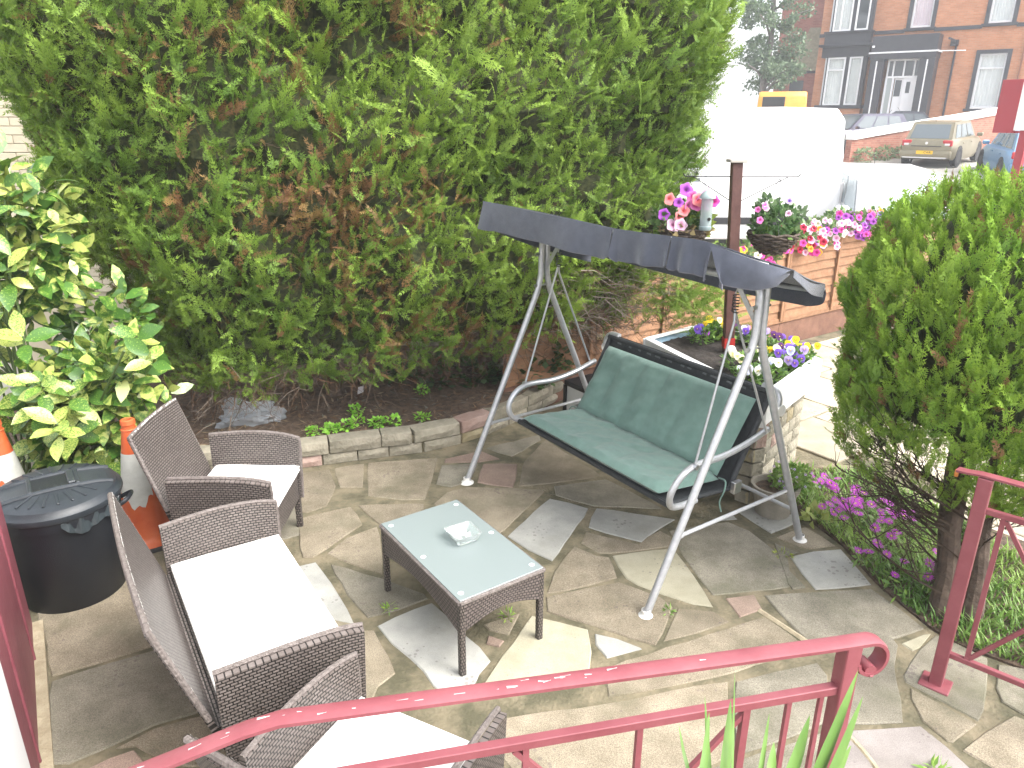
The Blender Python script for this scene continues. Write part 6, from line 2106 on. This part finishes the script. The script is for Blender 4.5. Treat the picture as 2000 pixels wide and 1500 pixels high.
    # rear end
    for s in (-1, 1):
        MB().box((-L / 2 + .055, s * hw * .74, .80), (.10, .30, .20)).build('tail_lamp', M_LAMPW if colour[0] == 'white' else M_TAIL, root, bevel=.02)
        MB().box((-L / 2 + .045, s * hw * .74, .76), (.10, .16, .07)).build('tail_lamp', M_LAMPW, root, bevel=.01)
        MB().box((L / 2 - .16, s * hw * .62, .62), (.20, .34, .16)).build('headlight', M_LAMPW, root, bevel=.03)
        MB().box((.72, s * (hw + .06), .96), (.12, .20, .13)).build('wing_mirror', paint, root, bevel=.03)
        for x in (.10, -.85): MB().box((x, s * (hw * .985), .76), (.18, .035, .03)).build('door_handle', paint, root, bevel=.008)
    MB().box((-L / 2 + .02, 0, .44), (.20, Wd * .93, .22)).build('bumper', paint, root, bevel=.05, bseg=2)
    MB().box((-L / 2 - .075, 0, .50), (.02, .53, .115)).build('number_plate', M_PLATE, root)
    MB().box((-L / 2 + .012, 0, .70), (.05, Wd * .55, .025)).build('boot_crease', M_BLACK, root)
    MB().box((-L / 2 + .02, 0, .325), (.20, Wd * .80, .04)).build('bumper_lip', M_LAMPW, root, bevel=.01)
    MB().lathe([(0, -.01), (.045, -.01), (.045, .01), (0, .01)], (-L / 2 + .0, 0, .80), 14, Matrix.Rotation(pi / 2, 3, 'Y')).build('badge', M_LAMPW, root)
    MB().beam((x0 + .10, .03, zbelt + .04), (x0 + .13, -.28, zbelt + .12), .015, .02).build('rear_wiper', M_BLACK, root)
    MB().tube([(x1 + .15, 0, zr), (x1 + .02, 0, zr + .16)], .006, 5).build('aerial', M_BLACK, root)
    wheels(root, (-L / 2 + .78, L / 2 - .80), hw, .31)
    return root
tilt = -atan2(.060, 1)
def gz(x, y): return ground_z(x, y)
cars = [('dull gold hatchback parked tail first with a yellow number plate', (15.6, 28.0), .80, ('gold', (.20, .175, .115), (.24, .21, .145)), 'parked_car'),
        ('pale blue hatchback parked behind the red and white notice board', (16.2, 24.5), 1.25, ('blue', (.12, .25, .40), (.16, .29, .45)), 'parked_car'),
        ('dark grey car parked across the front of the brick house porch', (17.2, 33.6), -.50, ('slate', (.055, .058, .070), (.075, .078, .092)), 'parked_car'),
        ('dark purple-grey car parked just behind the white van', (14.0, 31.6), -2.9, ('plum', (.075, .072, .100), (.10, .095, .13)), 'parked_car'),
        ('white car with pale windscreen parked nose towards the garden beside the white van', (6.45, 12.9), -1.75, ('white', (.78, .78, .79), (.80, .80, .80)), 'parked_car')]
for lb, (x, y), rz, colr, nm in cars:
    up = tilt * sin(rz)
    c = car(lb, (x, y, gz(x, y)), rz, colr, nm, 'cars parked beyond the garden fence', pitch=up, plate=True, hatch=('dark grey' not in lb))

# registration plate of the gold car (only part of it can be read in the photograph)
gold = [o for o in SC.objects if o.get('label', '').startswith('dull gold')][0]
gp = [o for o in gold.children if o.name.startswith('number_plate')][0]
fc = bpy.data.curves.new('plate_text', 'FONT'); fc.body = '  CWR'; fc.size = .10; fc.align_x = 'CENTER'; fc.align_y = 'CENTER'; fc.extrude = .001
fc.materials.append(M_BLACK)
tx0 = bpy.data.objects.new('plate_text_source', fc); COL.objects.link(tx0); bpy.context.view_layer.update()
tx = link('plate_text', bpy.data.meshes.new_from_object(tx0)); bpy.data.objects.remove(tx0)
tx.parent = gp; tx.location = (-4.0 / 2 - .087, -.06, .50); tx.rotation_euler = (pi / 2, 0, -pi / 2)

def van(label, loc, rz, paint, name, L=5.4, Wd=2.0, H=2.5, nose=1.25, group=None, rearw=False):
    """panel van, nose towards +X"""
    root = empty(name, loc, rz, label, 'van', group)
    hw = Wd / 2
    prof = [(-L / 2, .35), (-L / 2 - .02, 1.1), (-L / 2 + .07, H - .20), (-L / 2 + .22, H - .02), (-L / 4, H), (L / 2 - nose - .95, H - .02), (L / 2 - nose - .55, H - .16), (L / 2 - nose + .28, 1.42), (L / 2 - .30, 1.08), (L / 2 - .03, .80), (L / 2, .40), (L / 2 - .08, .28), (-L / 2 + .08, .28)]
    m = MB()
    ys = [(-hw, .94), (-hw * .985, .985), (-hw * .9, 1.0), (hw * .9, 1.0), (hw * .985, .985), (hw, .94)]
    n = len(prof)
    cx, cz = -.1, 1.15
    for (y, k) in ys:
        for (x, z) in prof:
            inset_ = 0.86 if (abs(y) >= hw * .98 and z > 1.3) else 1.0
            m.v.append((cx + (x - cx) * k, y * (1 - .06 * max(0, (z - 1.1)) / 1.4), cz + (z - cz) * k))
    for i in range(len(ys) - 1):
        for j in range(n):
            a, b = i * n + j, i * n + (j + 1) % n
            m.face([a, b, b + n, a + n])
    m.face(list(reversed(range(n)))); m.face([(len(ys) - 1) * n + j for j in range(n)])
    m.build('body', paint, root, recalc=True, bevel=.03, bseg=2, angle=40)
    xn = L / 2 - nose
    for s in (-1, 1):
        q = MB()
        yy = s * (hw * .985 + .004)
        q.quad([(xn - .95, yy, 1.28), (xn + .14, yy, 1.28), (xn - .22, yy - s * .05, 1.82), (xn - .95, yy - s * .05, 1.82)])
        q.build('door_window', M_GLASS, root, smooth=False, solid=.006)
        MB().box((xn - .42, s * (hw + .006), .98), (.02, .012, 1.1)).build('door_seam', mat('seam', (.55, .55, .56), .6), root)
        MB().box((xn - 1.05, s * (hw + .006), 1.25), (.018, .012, 1.7)).build('door_seam', MATS['seam'], root)
        MB().box((-.6, s * (hw + .010), .62), (L * .68, .03, .12)).build('rubbing_strip', M_BLACK, root, bevel=.008)
        MB().box((xn - .75, s * (hw + .022), 1.10), (.20, .04, .05)).build('door_handle', M_BLACK, root, bevel=.008)
        MB().box((xn + .30, s * (hw + .16), 1.50), (.14, .18, .30)).build('wing_mirror', paint, root, bevel=.03)
        MB().box((L / 2 - .22, s * hw * .70, .86), (.34, .34, .24)).build('headlight', M_LAMPW, root, bevel=.03)
        MB().lathe([(0, -.01), (.05, -.01), (.04, .012), (0, .012)], (xn + .30, s * (hw + .0), .95), 12, Matrix.Rotation(pi / 2, 3, 'X')).build('side_repeater', mat('amber_lens', (.60, .25, .02), .3), root)
    w = MB(); w.quad([(xn + .20, -hw * .84, 1.52), (xn + .20, hw * .84, 1.52), (xn - .46, hw * .78, 2.20), (xn - .46, -hw * .78, 2.20)])
    o = w.build('windscreen', M_GLASS, root, smooth=False, solid=.008)
    o.location = (.045, 0, .03)
    MB().box((L / 2 - .06, 0, .46), (.22, Wd * .96, .26)).build('bumper', M_BLACK, root, bevel=.04)
    MB().box((L / 2 - .05, 0, .78), (.10, Wd * .5, .20)).build('grille', M_BLACK, root, bevel=.02)
    for s in (-1, 1):
        q = MB()
        if rearw:
            q.quad([(-L / 2 + .018, s * .10, 1.35), (-L / 2 + .018, s * .82, 1.35), (-L / 2 + .07, s * .78, 1.95), (-L / 2 + .07, s * .10, 1.95)])
            q.build('rear_window', M_GLASS, root, smooth=False, solid=.03)
        MB().box((-L / 2 + .02, s * hw * .93, 1.05), (.08, .10, .45)).build('tail_lamp', M_LAMPW, root, bevel=.01)
    wheels(root, (-L / 2 + .95, L / 2 - .85), hw, .34)
    return root
v1 = van('large white panel van parked along the road behind the hanging baskets', (3.42, 14.15, -.03), radians(181), M_VANW, 'panel_van', L=4.6, H=2.50, nose=1.15)
v2 = van('orange van with a dark rear window seen over the roof of the white van', (11.3, 33.2, gz(11, 33.2)), radians(72), mat('van_orange', (.62, .27, .03), .4, (.68, .32, .05), scale=3), 'orange_van', L=4.4, H=2.2, nose=1.1, Wd=1.9)
MB().box((-2.15, .32, 1.80), (.06, .85, .38)).build('rear_window', M_BLACK, v2, bevel=.01)

# boundary wall with white coping, running away up the slope
bw_a, bw_b = Vector((12.15, 28.0, 0)), Vector((22.2, 34.2, 0))
bwall = empty('boundary_wall', bw_a, 0, 'red brick boundary wall with thick white coping running behind the gold car', 'wall')
def brick_mat(name, c1, c2, mort, scale_w=.225, h=.075):
    if name in MATS: return MATS[name]
    m = bpy.data.materials.new(name); m.use_nodes = True
    nt = m.node_tree; b = nt.nodes['Principled BSDF']; L = nt.links.new
    uv = nt.nodes.new('ShaderNodeUVMap')
    br = nt.nodes.new('ShaderNodeTexBrick'); br.inputs['Scale'].default_value = 1
    br.inputs['Brick Width'].default_value = scale_w; br.inputs['Row Height'].default_value = h; br.inputs['Mortar Size'].default_value = .006
    br.inputs['Color1'].default_value = _rgba(c1); br.inputs['Color2'].default_value = _rgba(c2); br.inputs['Mortar'].default_value = _rgba(mort)
    L(uv.outputs[0], br.inputs['Vector'])
    n = nt.nodes.new('ShaderNodeTexNoise'); n.inputs['Scale'].default_value = 1.4; n.inputs['Detail'].default_value = 8
    L(uv.outputs[0], n.inputs['Vector'])
    mr = nt.nodes.new('ShaderNodeMapRange'); mr.inputs['To Min'].default_value = .72; mr.inputs['To Max'].default_value = 1.3
    L(n.outputs['Fac'], mr.inputs['Value'])
    hs = nt.nodes.new('ShaderNodeHueSaturation'); L(mr.outputs[0], hs.inputs['Value']); L(br.outputs['Color'], hs.inputs['Color'])
    L(hs.outputs['Color'], b.inputs['Base Color']); b.inputs['Roughness'].default_value = .9
    bp = nt.nodes.new('ShaderNodeBump'); bp.inputs['Strength'].default_value = .6; bp.inputs['Distance'].default_value = .01
    L(br.outputs['Fac'], bp.inputs['Height']); bp.invert = True
    L(bp.outputs[0], b.inputs['Normal'])
    MATS[name] = m
    return m
M_BRK_OLD = brick_mat('old_red_brick', (.26, .085, .055), (.36, .15, .10), (.30, .22, .17))
M_COPE = mat('white_coping', (.72, .71, .68), .7, (.80, .79, .76), scale=3)
Lw = (bw_b - bw_a).length; dw = (bw_b - bw_a).normalized(); nw = Vector((dw.y, -dw.x, 0))
def wall_z(t): return gz(0, (bw_a + dw * t).y)
wm = MB()
N = 10
for k in range(N):
    t0, t1 = Lw * k / N, Lw * (k + 1) / N
    a, b = dw * t0, dw * t1
    za0, zb0 = wall_z(t0) - .15, wall_z(t1) - .15
    za, zb = 1.58 + .095 * t0, 1.58 + .095 * t1
    for s in (1, -1):
        o_ = nw * .115 * s
        pts = [a + o_ + Vector((0, 0, za0)), b + o_ + Vector((0, 0, zb0)), b + o_ + Vector((0, 0, zb)), a + o_ + Vector((0, 0, za))]
        wm.quad(pts if s > 0 else pts[::-1], [(t0, za0), (t1, zb0), (t1, zb), (t0, za)] if s > 0 else [(t0, za), (t1, zb), (t1, zb0), (t0, za0)])
a = Vector((0, 0, 0))
wm.quad([a - nw * .115 + Vector((0, 0, -.1)), a + nw * .115 + Vector((0, 0, -.1)), a + nw * .115 + Vector((0, 0, 1.58)), a - nw * .115 + Vector((0, 0, 1.58))], [(0, 0), (.23, 0), (.23, 1.8), (0, 1.8)])
wm.build('brickwork', M_BRK_OLD, bwall, smooth=False)
for k in range(18):
    t0, t1 = Lw * k / 18 + .004, Lw * (k + 1) / 18 - .004
    MB().beam(dw * t0 + Vector((0, 0, 1.71 + .095 * t0)), dw * t1 + Vector((0, 0, 1.71 + .095 * t1)), .36, .26).build('coping_stone', M_COPE, bwall, bevel=.01)
for i, (t, lb) in enumerate(((.5, 'grey-green weeds at the near end of the brick boundary wall'), (1.7, 'taller weeds half way between the white van and gold car'), (2.9, 'weeds at the wall foot just left of the gold car'))):
    p = bw_a + dw * t + nw * .35
    q = empty('wall_weeds', (p.x, p.y, gz(p.x, p.y)), 0, lb, 'weeds', 'weeds at the foot of the boundary wall')
    leaf_clump('foliage', (0, 0, .22), (.38, .25, .28), 260, .10, (.14, .22, .10), (.30, .36, .20), q)

# red and white notice board on posts
sb_ = empty('notice_board', (7.60, 11.85, -.03), radians(-60), 'red framed white notice board on a red post at the right edge of the picture', 'notice board')
M_SIGNR = mat('sign_red', (.30, .035, .045), .5)
MB().box((.55, -.012, 2.50), (1.05, .03, .68)).build('white_panel', mat('sign_white', (.78, .77, .74), .5), sb_)
MB().box((-.125, 0, 2.50), (.30, .07, .76)).build('red_frame', M_SIGNR, sb_, bevel=.005)
MB().box((1.12, 0, 2.50), (.08, .07, .76)).build('red_frame', M_SIGNR, sb_, bevel=.005)
MB().box((.48, .02, 2.865), (1.20, .04, .03)).build('red_frame', M_SIGNR, sb_); MB().box((.48, .02, 2.135), (1.20, .04, .03)).build('red_frame', M_SIGNR, sb_)
for x in (.16, 1.0): MB().box((x, .06, 1.25), (.12, .09, 2.5)).build('post', M_SIGNR, sb_, bevel=.006)

# ================================================================== BRICK HOUSE WITH BLACK PORCH
hA = Vector((16.373, 42.566, 0)); hex_ = Vector((.793, -.609, 0)); hn = Vector((-.609, -.793, 0))
hz0 = 1.9
M_HBRK = brick_mat('orange_brick', (.42, .165, .075), (.50, .22, .115), (.40, .26, .17))
M_HBLK = mat('black_gloss_paint', (.022, .024, .032), .40, (.034, .036, .046), scale=2)
M_HWHT = mat('white_upvc', (.74, .74, .76), .4)
M_NET = mat('net_curtain', (.58, .60, .60), .9, (.70, .72, .71), scale=3)
M_PINK = mat('pink_curtain', (.62, .42, .50), .9, (.72, .52, .60), scale=3)
M_PANE = mat('window_pane', (.05, .06, .07), .06, spec=.8)
hb_ = empty('brick_house', hA, atan2(hex_.y, hex_.x), 'orange brick house with black painted bay windows and a black flat-roofed porch', 'house')
# local: X along the front, -Y towards the camera, Z up
LH, HT = 13.0, 10.5
ops = [(4.0, 6.52, 4.95, 9.0), (7.32, 6.52, 8.30, 9.0), (7.25, 2.78, 8.42, 5.25)]
xs_ = sorted({-.25, LH} | {o[0] for o in ops} | {o[2] for o in ops}); zs_ = sorted({hz0, HT} | {o[1] for o in ops} | {o[3] for o in ops})
fm = MB()
for i in range(len(xs_) - 1):
    for j in range(len(zs_) - 1):
        cx, cz = (xs_[i] + xs_[i + 1]) / 2, (zs_[j] + zs_[j + 1]) / 2
        if any(o[0] < cx < o[2] and o[1] < cz < o[3] for o in ops): continue
        a, b, c, d = xs_[i], xs_[i + 1], zs_[j], zs_[j + 1]
        fm.quad([(a, 0, c), (b, 0, c), (b, 0, d), (a, 0, d)], [(a, c), (b, c), (b, d), (a, d)])
for (a, c, b, d) in ops:
    for q in ([(a, 0, c), (a, .2, c), (a, .2, d), (a, 0, d)], [(b, .2, c), (b, 0, c), (b, 0, d), (b, .2, d)], [(a, 0, d), (a, .2, d), (b, .2, d), (b, 0, d)], [(a, .2, c), (a, 0, c), (b, 0, c), (b, .2, c)]):
        fm.quad(q, [(0, 0), (.2, 0), (.2, 2.5), (0, 2.5)])
fm.quad([(-.25, 9, hz0), (-.25, 0, hz0), (-.25, 0, HT), (-.25, 9, HT)], [(0, 2), (9, 2), (9, 10.5), (0, 10.5)])
fm.quad([(LH, 0, hz0), (LH, 9, hz0), (LH, 9, HT), (LH, 0, HT)], [(0, 2), (9, 2), (9, 10.5), (0, 10.5)])
fm.build('wall', M_HBRK, hb_, smooth=False)
rf = MB()
rf.quad([(-.6, -.4, HT), (LH + .4, -.4, HT), (LH + .4, 4.5, HT + 3), (-.6, 4.5, HT + 3)]); rf.quad([(-.6, 9.4, HT), (-.6, 4.5, HT + 3), (LH + .4, 4.5, HT + 3), (LH + .4, 9.4, HT)])
rf.build('roof', mat('slate_roof', (.09, .09, .10), .7, (.14, .14, .15), scale=5), hb_, smooth=False, solid=.08)
def window(x0, z0, x1, z1, y, parent, transom=.74, curtain=M_NET, surround=True, mull=()):
    cx, cz, w, h = (x0 + x1) / 2, (z0 + z1) / 2, x1 - x0, z1 - z0
    f = MB()
    t = .075
    f.box((cx, y, z0 + t / 2), (w, .08, t)); f.box((cx, y, z1 - t / 2), (w, .08, t))
    f.box((x0 + t / 2, y, cz), (t, .08, h - 2 * t)); f.box((x1 - t / 2, y, cz), (t, .08, h - 2 * t))
    if transom: f.box((cx, y, z0 + h * transom), (w - 2 * t, .07, .06))
    for mx in mull: f.box((x0 + w * mx, y, cz), (.06, .075, h - 2 * t))
    win = f.build('window', M_HWHT, parent, smooth=False)
    MB().box((cx, y + .05, cz), (w - .08, .012, h - .08)).build('pane', M_PANE if curtain is None else bpy.data.materials.get('clear_pane') or clear_pane(), win)
    if curtain:
        c = MB()
        n = 40
        c.grid(lambda s, tt: (x0 + .06 + (w - .12) * s, y + .13 + .018 * sin(46 * s), z0 + .06 + (h - .12) * tt), n, 1)
        c.build('curtain', curtain, win)
    if surround:
        s = MB()
        k = .17
        s.box((x0 - k / 2, -.012, cz + .02), (k, .09, h + .30)); s.box((x1 + k / 2, -.012, cz + .02), (k, .09, h + .30)); s.box((cx, -.012, z1 + .085), (w - .002, .088, .17))
        s.build('surround', M_HBLK, win)
        MB().box((cx, -.05, z0 - .09), (w + .52, .20, .13)).build('sill', M_HBLK, win, bevel=.01)
    return win
def clear_pane():
    m = bpy.data.materials.new('clear_pane'); m.use_nodes = True
    b = m.node_tree.nodes['Principled BSDF']
    b.inputs['Base Color'].default_value = (.8, .85, .85, 1); b.inputs['Roughness'].default_value = .05; b.inputs['Alpha'].default_value = .22
    return m
window(4.02, 6.54, 4.93, 8.95, .10, hb_, .0, M_PINK)
window(7.34, 6.54, 8.28, 8.95, .10, hb_, .0, M_NET)
window(7.28, 2.82, 8.39, 5.22, .10, hb_, .74, M_NET)
# first-floor band
for a, b in ((-.27, .06), (2.42, 3.80), (5.12, 7.12), (8.5, LH)):
    MB().box(((a + b) / 2, -.02, 6.40), (b - a, .10, .16)).build('string_course', M_HBLK, hb_)
# two-storey canted bay
bay = MB()
def bx_(x, z, w, h, d=.42, y=-.21): bay.box((x, y, z), (w, d, h))
bx_(1.27, 2.35, 2.20, .9); bay.build('bay_base', M_HBRK, hb_, smooth=False)
for nm, z, h, w, d in (('bay_sill', 2.90, .16, 2.36, .56), ('bay_cornice', 5.86, .12, 2.62, .72), ('bay_head', 5.55, .5, 2.30, .50), ('bay_apron', 6.20, .56, 2.26, .46), ('bay_sill', 6.49, .08, 2.36, .54)):
    MB().box((1.25, -d / 2 + .02, z), (w, d, h)).build(nm, M_HBLK, hb_, bevel=.012)
for z0, z1 in ((2.985, 5.30), (6.535, 9.3)):
    w1 = window(.28, z0, .40, z1, -.28, hb_, 0, None, False)
    w1 = window(.44, z0, 1.34, z1, -.40, hb_, .74 if z0 < 5 else .0, M_NET if z0 < 5 else M_NET, False, () if z0 < 5 else (.40,))
    w2 = window(1.52, z0, 2.16, z1, -.40, hb_, 0, M_NET if z0 < 5 else None, False)
    for x, w in ((.42, .06), (1.43, .17), (2.26, .18)):
        MB().box((x, -.39, (z0 + z1) / 2), (w, .10, z1 - z0)).build('bay_mullion', M_HBLK, hb_)
    MB().box((1.27, -.06, (z0 + z1) / 2), (2.1, .05, z1 - z0)).build('bay_room', mat('dark_room', (.10, .11, .11), .9), hb_)
# porch
pf = 1.0
MB().box((4.10, -pf / 2, 5.75), (2.94, pf + .04, .80)).build('porch_fascia', M_HBLK, hb_, bevel=.015)
MB().box((4.10, -pf / 2, 5.385), (3.10, pf + .16, .07)).build('porch_white_band', M_HWHT, hb_)
MB().box((4.10, -pf / 2, 5.22), (2.98, pf + .06, .26)).build('porch_beam', M_HBLK, hb_)
for x, w in ((2.98, .62), (5.24, .66)):
    MB().box((x, -pf + .14, 3.6), (w, .28, 2.98)).build('porch_pillar', M_HBLK, hb_, bevel=.01)
    MB().box((x + (.0 if x < 4 else .0), -pf - .01, 3.66), (.06, .03, 2.7)).build('pillar_stripe', M_HWHT, hb_)
MB().box((5.50, -pf / 2 + .1, 3.6), (.12, pf - .25, 2.98)).build('porch_side', M_HBLK, hb_)
MB().box((2.75, -pf / 2 + .1, 3.6), (.12, pf - .25, 2.98)).build('porch_side', M_HBLK, hb_)
dr = MB()
for x in (3.46, 3.72, 4.20, 4.66, 4.88): dr.box((x, -.60, 4.68), (.07, .07, .72))
for z in (5.06, 4.27): dr.box((4.17, -.60, z), (1.5, .09, .09))
for x in (3.46, 3.78, 4.88): dr.box((x, -.60, 3.2), (.09, .07, 2.1))
do_ = dr.build('door_frame', M_HWHT, hb_, smooth=False)
MB().box((4.17, -.565, 4.67), (1.42, .02, .74)).build('fanlight', M_PANE, do_)
MB().box((3.62, -.575, 3.35), (.24, .03, 1.75)).build('sidelight', mat('pale_glass', (.36, .40, .40), .2), do_)
lf = MB().box((4.55, -.585, 3.20), (.58, .05, 2.08)).build('door_leaf', M_HWHT, hb_)
MB().box((4.50, -.615, 3.78), (.18, .02, .52)).build('door_glass', M_PANE, lf)
MB().box((4.50, -.615, 3.30), (.26, .02, .26)).build('letter_plate', M_HWHT, lf)
lf2 = MB().box((4.05, -.50, 3.20), (.40, .05, 2.08)).build('door_leaf', M_HWHT, hb_)
MB().box((4.03, -.53, 3.75), (.28, .02, .75)).build('door_glass', M_PANE, lf2)
MB().box((5.02, -.64, 3.18), (.24, .12, .34)).build('letter_box', mat('letter_box', (.42, .42, .44), .5), hb_)
MB().lathe([(0, -.05), (.06, -.05), (.07, .04), (0, .05)], (2.72, -pf - .06, 5.68), 12).build('porch_lamp', M_HWHT, hb_)
MB().tube([(6.20, -.06, 2.0), (6.20, -.06, 5.6), (6.12, -.3, 5.85), (5.9, -.5, 5.95)], .05, 8).build('downpipe', M_HBLK, hb_)
MB().box((6.12, -.10, 5.75), (.32, .26, .26)).build('hopper', M_HBLK, hb_)
MB().tube([(5.55, -.55, 5.40), (6.65, -.10, 5.40)], .025, 6).build('overflow_pipe', M_HWHT, hb_)
MB().tube([(9.0, -.05, 2.2), (9.0, -.05, 9)], .04, 6).build('downpipe', mat('pipe_brown', (.22, .09, .05), .6), hb_)
MB().box((4.1, -.9, hz0 + .22), (3.0, 1.2, .44)).build('porch_step', mat('step_stone', (.30, .29, .27), .8), hb_)

# side house and lean-to at the left
sh_ = empty('red_side_house', (15.2, 49.2, 0), atan2(-.35, 1), 'darker red brick house standing behind the left corner of the orange brick house', 'house')
M_SBRK = brick_mat('dark_red_brick', (.26, .085, .06), (.33, .125, .09), (.25, .15, .12))
sm_ = MB()
sm_.box((3.6, 2.5, 6.2), (5.4, 5, 8.6))
sm_.build('wall', M_SBRK, sh_, smooth=False)
MB().box((1.3, -.05, 10.2), (3.2, .12, .34)).build('white_bargeboard', M_HWHT, sh_)
MB().beam((.6, 0, 10.3), (4.5, 0, 13.4), .3, .3).build('bargeboard', M_HBLK, sh_)
lt = MB()
lt.quad([(1.6, -2.2, 4.9), (4.4, -2.2, 4.9), (4.4, 0, 7.4), (2.6, 0, 7.4)])
lt.build('lean_to_roof', mat('mossy_roof', (.17, .16, .10), .9, (.25, .23, .15), scale=5), sh_, smooth=False, solid=.12)
MB().box((3.0, -1.1, 3.4), (2.6, 2.1, 2.9)).build('lean_to', M_SBRK, sh_, smooth=False)
for x in (2.2, 3.6): MB().box((x, -2.17, 3.6), (.75, .05, 1.6)).build('window', M_PANE, sh_)
MB().box((3.0, -2.2, 4.85), (3.0, .12, .14)).build('gutter', M_HBLK, sh_)
wh = empty('white_house', (13.2, 62, 0), 0, 'pale rendered house glimpsed through the street tree', 'house')
MB().box((0, 3, 6), (7.5, 6, 7)).build('wall', mat('pale_render', (.62, .63, .64), .8), wh)
MB().box((1.2, -.03, 4.3), (.8, .06, .9)).build('window', M_PANE, wh)
MB().box((-1.0, -.03, 6.8), (.9, .06, 1.2)).build('window', M_PANE, wh)

# street tree
tree = empty('street_tree', (12.2, 38.5, gz(12, 38.5)), 0, 'slender grey-green street tree at the corner of the brick house', 'tree')
M_TBARK = mat('tree_bark', (.10, .09, .08), .9, (.16, .145, .13), scale=9, bump=.6)
tp_ = [(0, 0, -.2), (.05, 0, 1.2), (-.05, .1, 2.6), (.1, .1, 4.2), (.05, .2, 6.4), (.1, .2, 9)]
MB().tube(arc(tp_, 4), [.22 * (1 - .035 * k) for k in range(21)], 10).build('trunk', M_TBARK, tree)
rng = np.random.RandomState(171)
for k in range(11):
    z = rng.uniform(1.6, 6.5); a = rng.uniform(0, 6.28); L_ = rng.uniform(1.0, 2.3)
    MB().tube(arc([(0, .1, z), (L_ * .5 * cos(a), L_ * .5 * sin(a), z + .45), (L_ * cos(a), L_ * sin(a), z + .7)], 4), [.07 * (1 - .08 * i) for i in range(9)], 6).build('limb', M_TBARK, tree)
cl_ = []
for k in range(74):
    a = rng.uniform(0, 6.28); z = rng.uniform(2.4, 9.5); q = rng.uniform(.3, 1.6) * (1 - .35 * abs(z - 6) / 4)
    cl_.append((q * cos(a), q * sin(a), z, rng.uniform(.35, .70)))
cl_ += [(1.4, -.3, 3.1, .55), (.9, -.2, 2.7, .6), (1.3, -.2, 3.9, .6)]
PP, CC = [], []
for (x, y, z, r) in cl_:
    n = int(190 * r / .5)
    u = rng.normal(size=(n, 3)); u /= np.linalg.norm(u, axis=1, keepdims=True)
    P = np.array([x, y, z]) + u * r * rng.uniform(.3, 1, n)[:, None] * np.array([1, 1, .7])
    d = rng.normal(size=(n, 3)); d /= np.linalg.norm(d, axis=1, keepdims=True)
    s = np.cross(d, rng.normal(size=(n, 3))); s /= np.linalg.norm(s, axis=1, keepdims=True)
    L_ = rng.uniform(.12, .21, n)[:, None]
    PP.append(np.stack([P, P + d * L_ * .5 + s * L_ * .3, P + d * L_, P + d * L_ * .5 - s * L_ * .3], axis=1).reshape(-1, 3))
    t = rng.uniform(0, 1, n)[:, None]
    CC.append(np.repeat(np.array([.08, .13, .075]) * (1 - t) + np.array([.17, .24, .13]) * t, 4, axis=0))
quads_object('crown', np.concatenate(PP), np.concatenate(CC), M_LEAF, tree)

# ================================================================== HAZE VOLUME ADDED TO IMITATE LENS VEIL
hz = MB().box((0, 160, 7.2), (640, 520, 17.0)).build('lens_veil_haze', [], smooth=False)
hm = bpy.data.materials.new('lens_veil'); hm.use_nodes = True
hm.node_tree.nodes.clear()
_o = hm.node_tree.nodes.new('ShaderNodeOutputMaterial'); _v = hm.node_tree.nodes.new('ShaderNodeVolumePrincipled')
_v.inputs['Color'].default_value = (.95, .97, 1, 1); _v.inputs['Density'].default_value = .0026
hm.node_tree.links.new(_v.outputs[0], _o.inputs['Volume'])
hz.data.materials.append(hm)
tag(hz, kind='stuff')
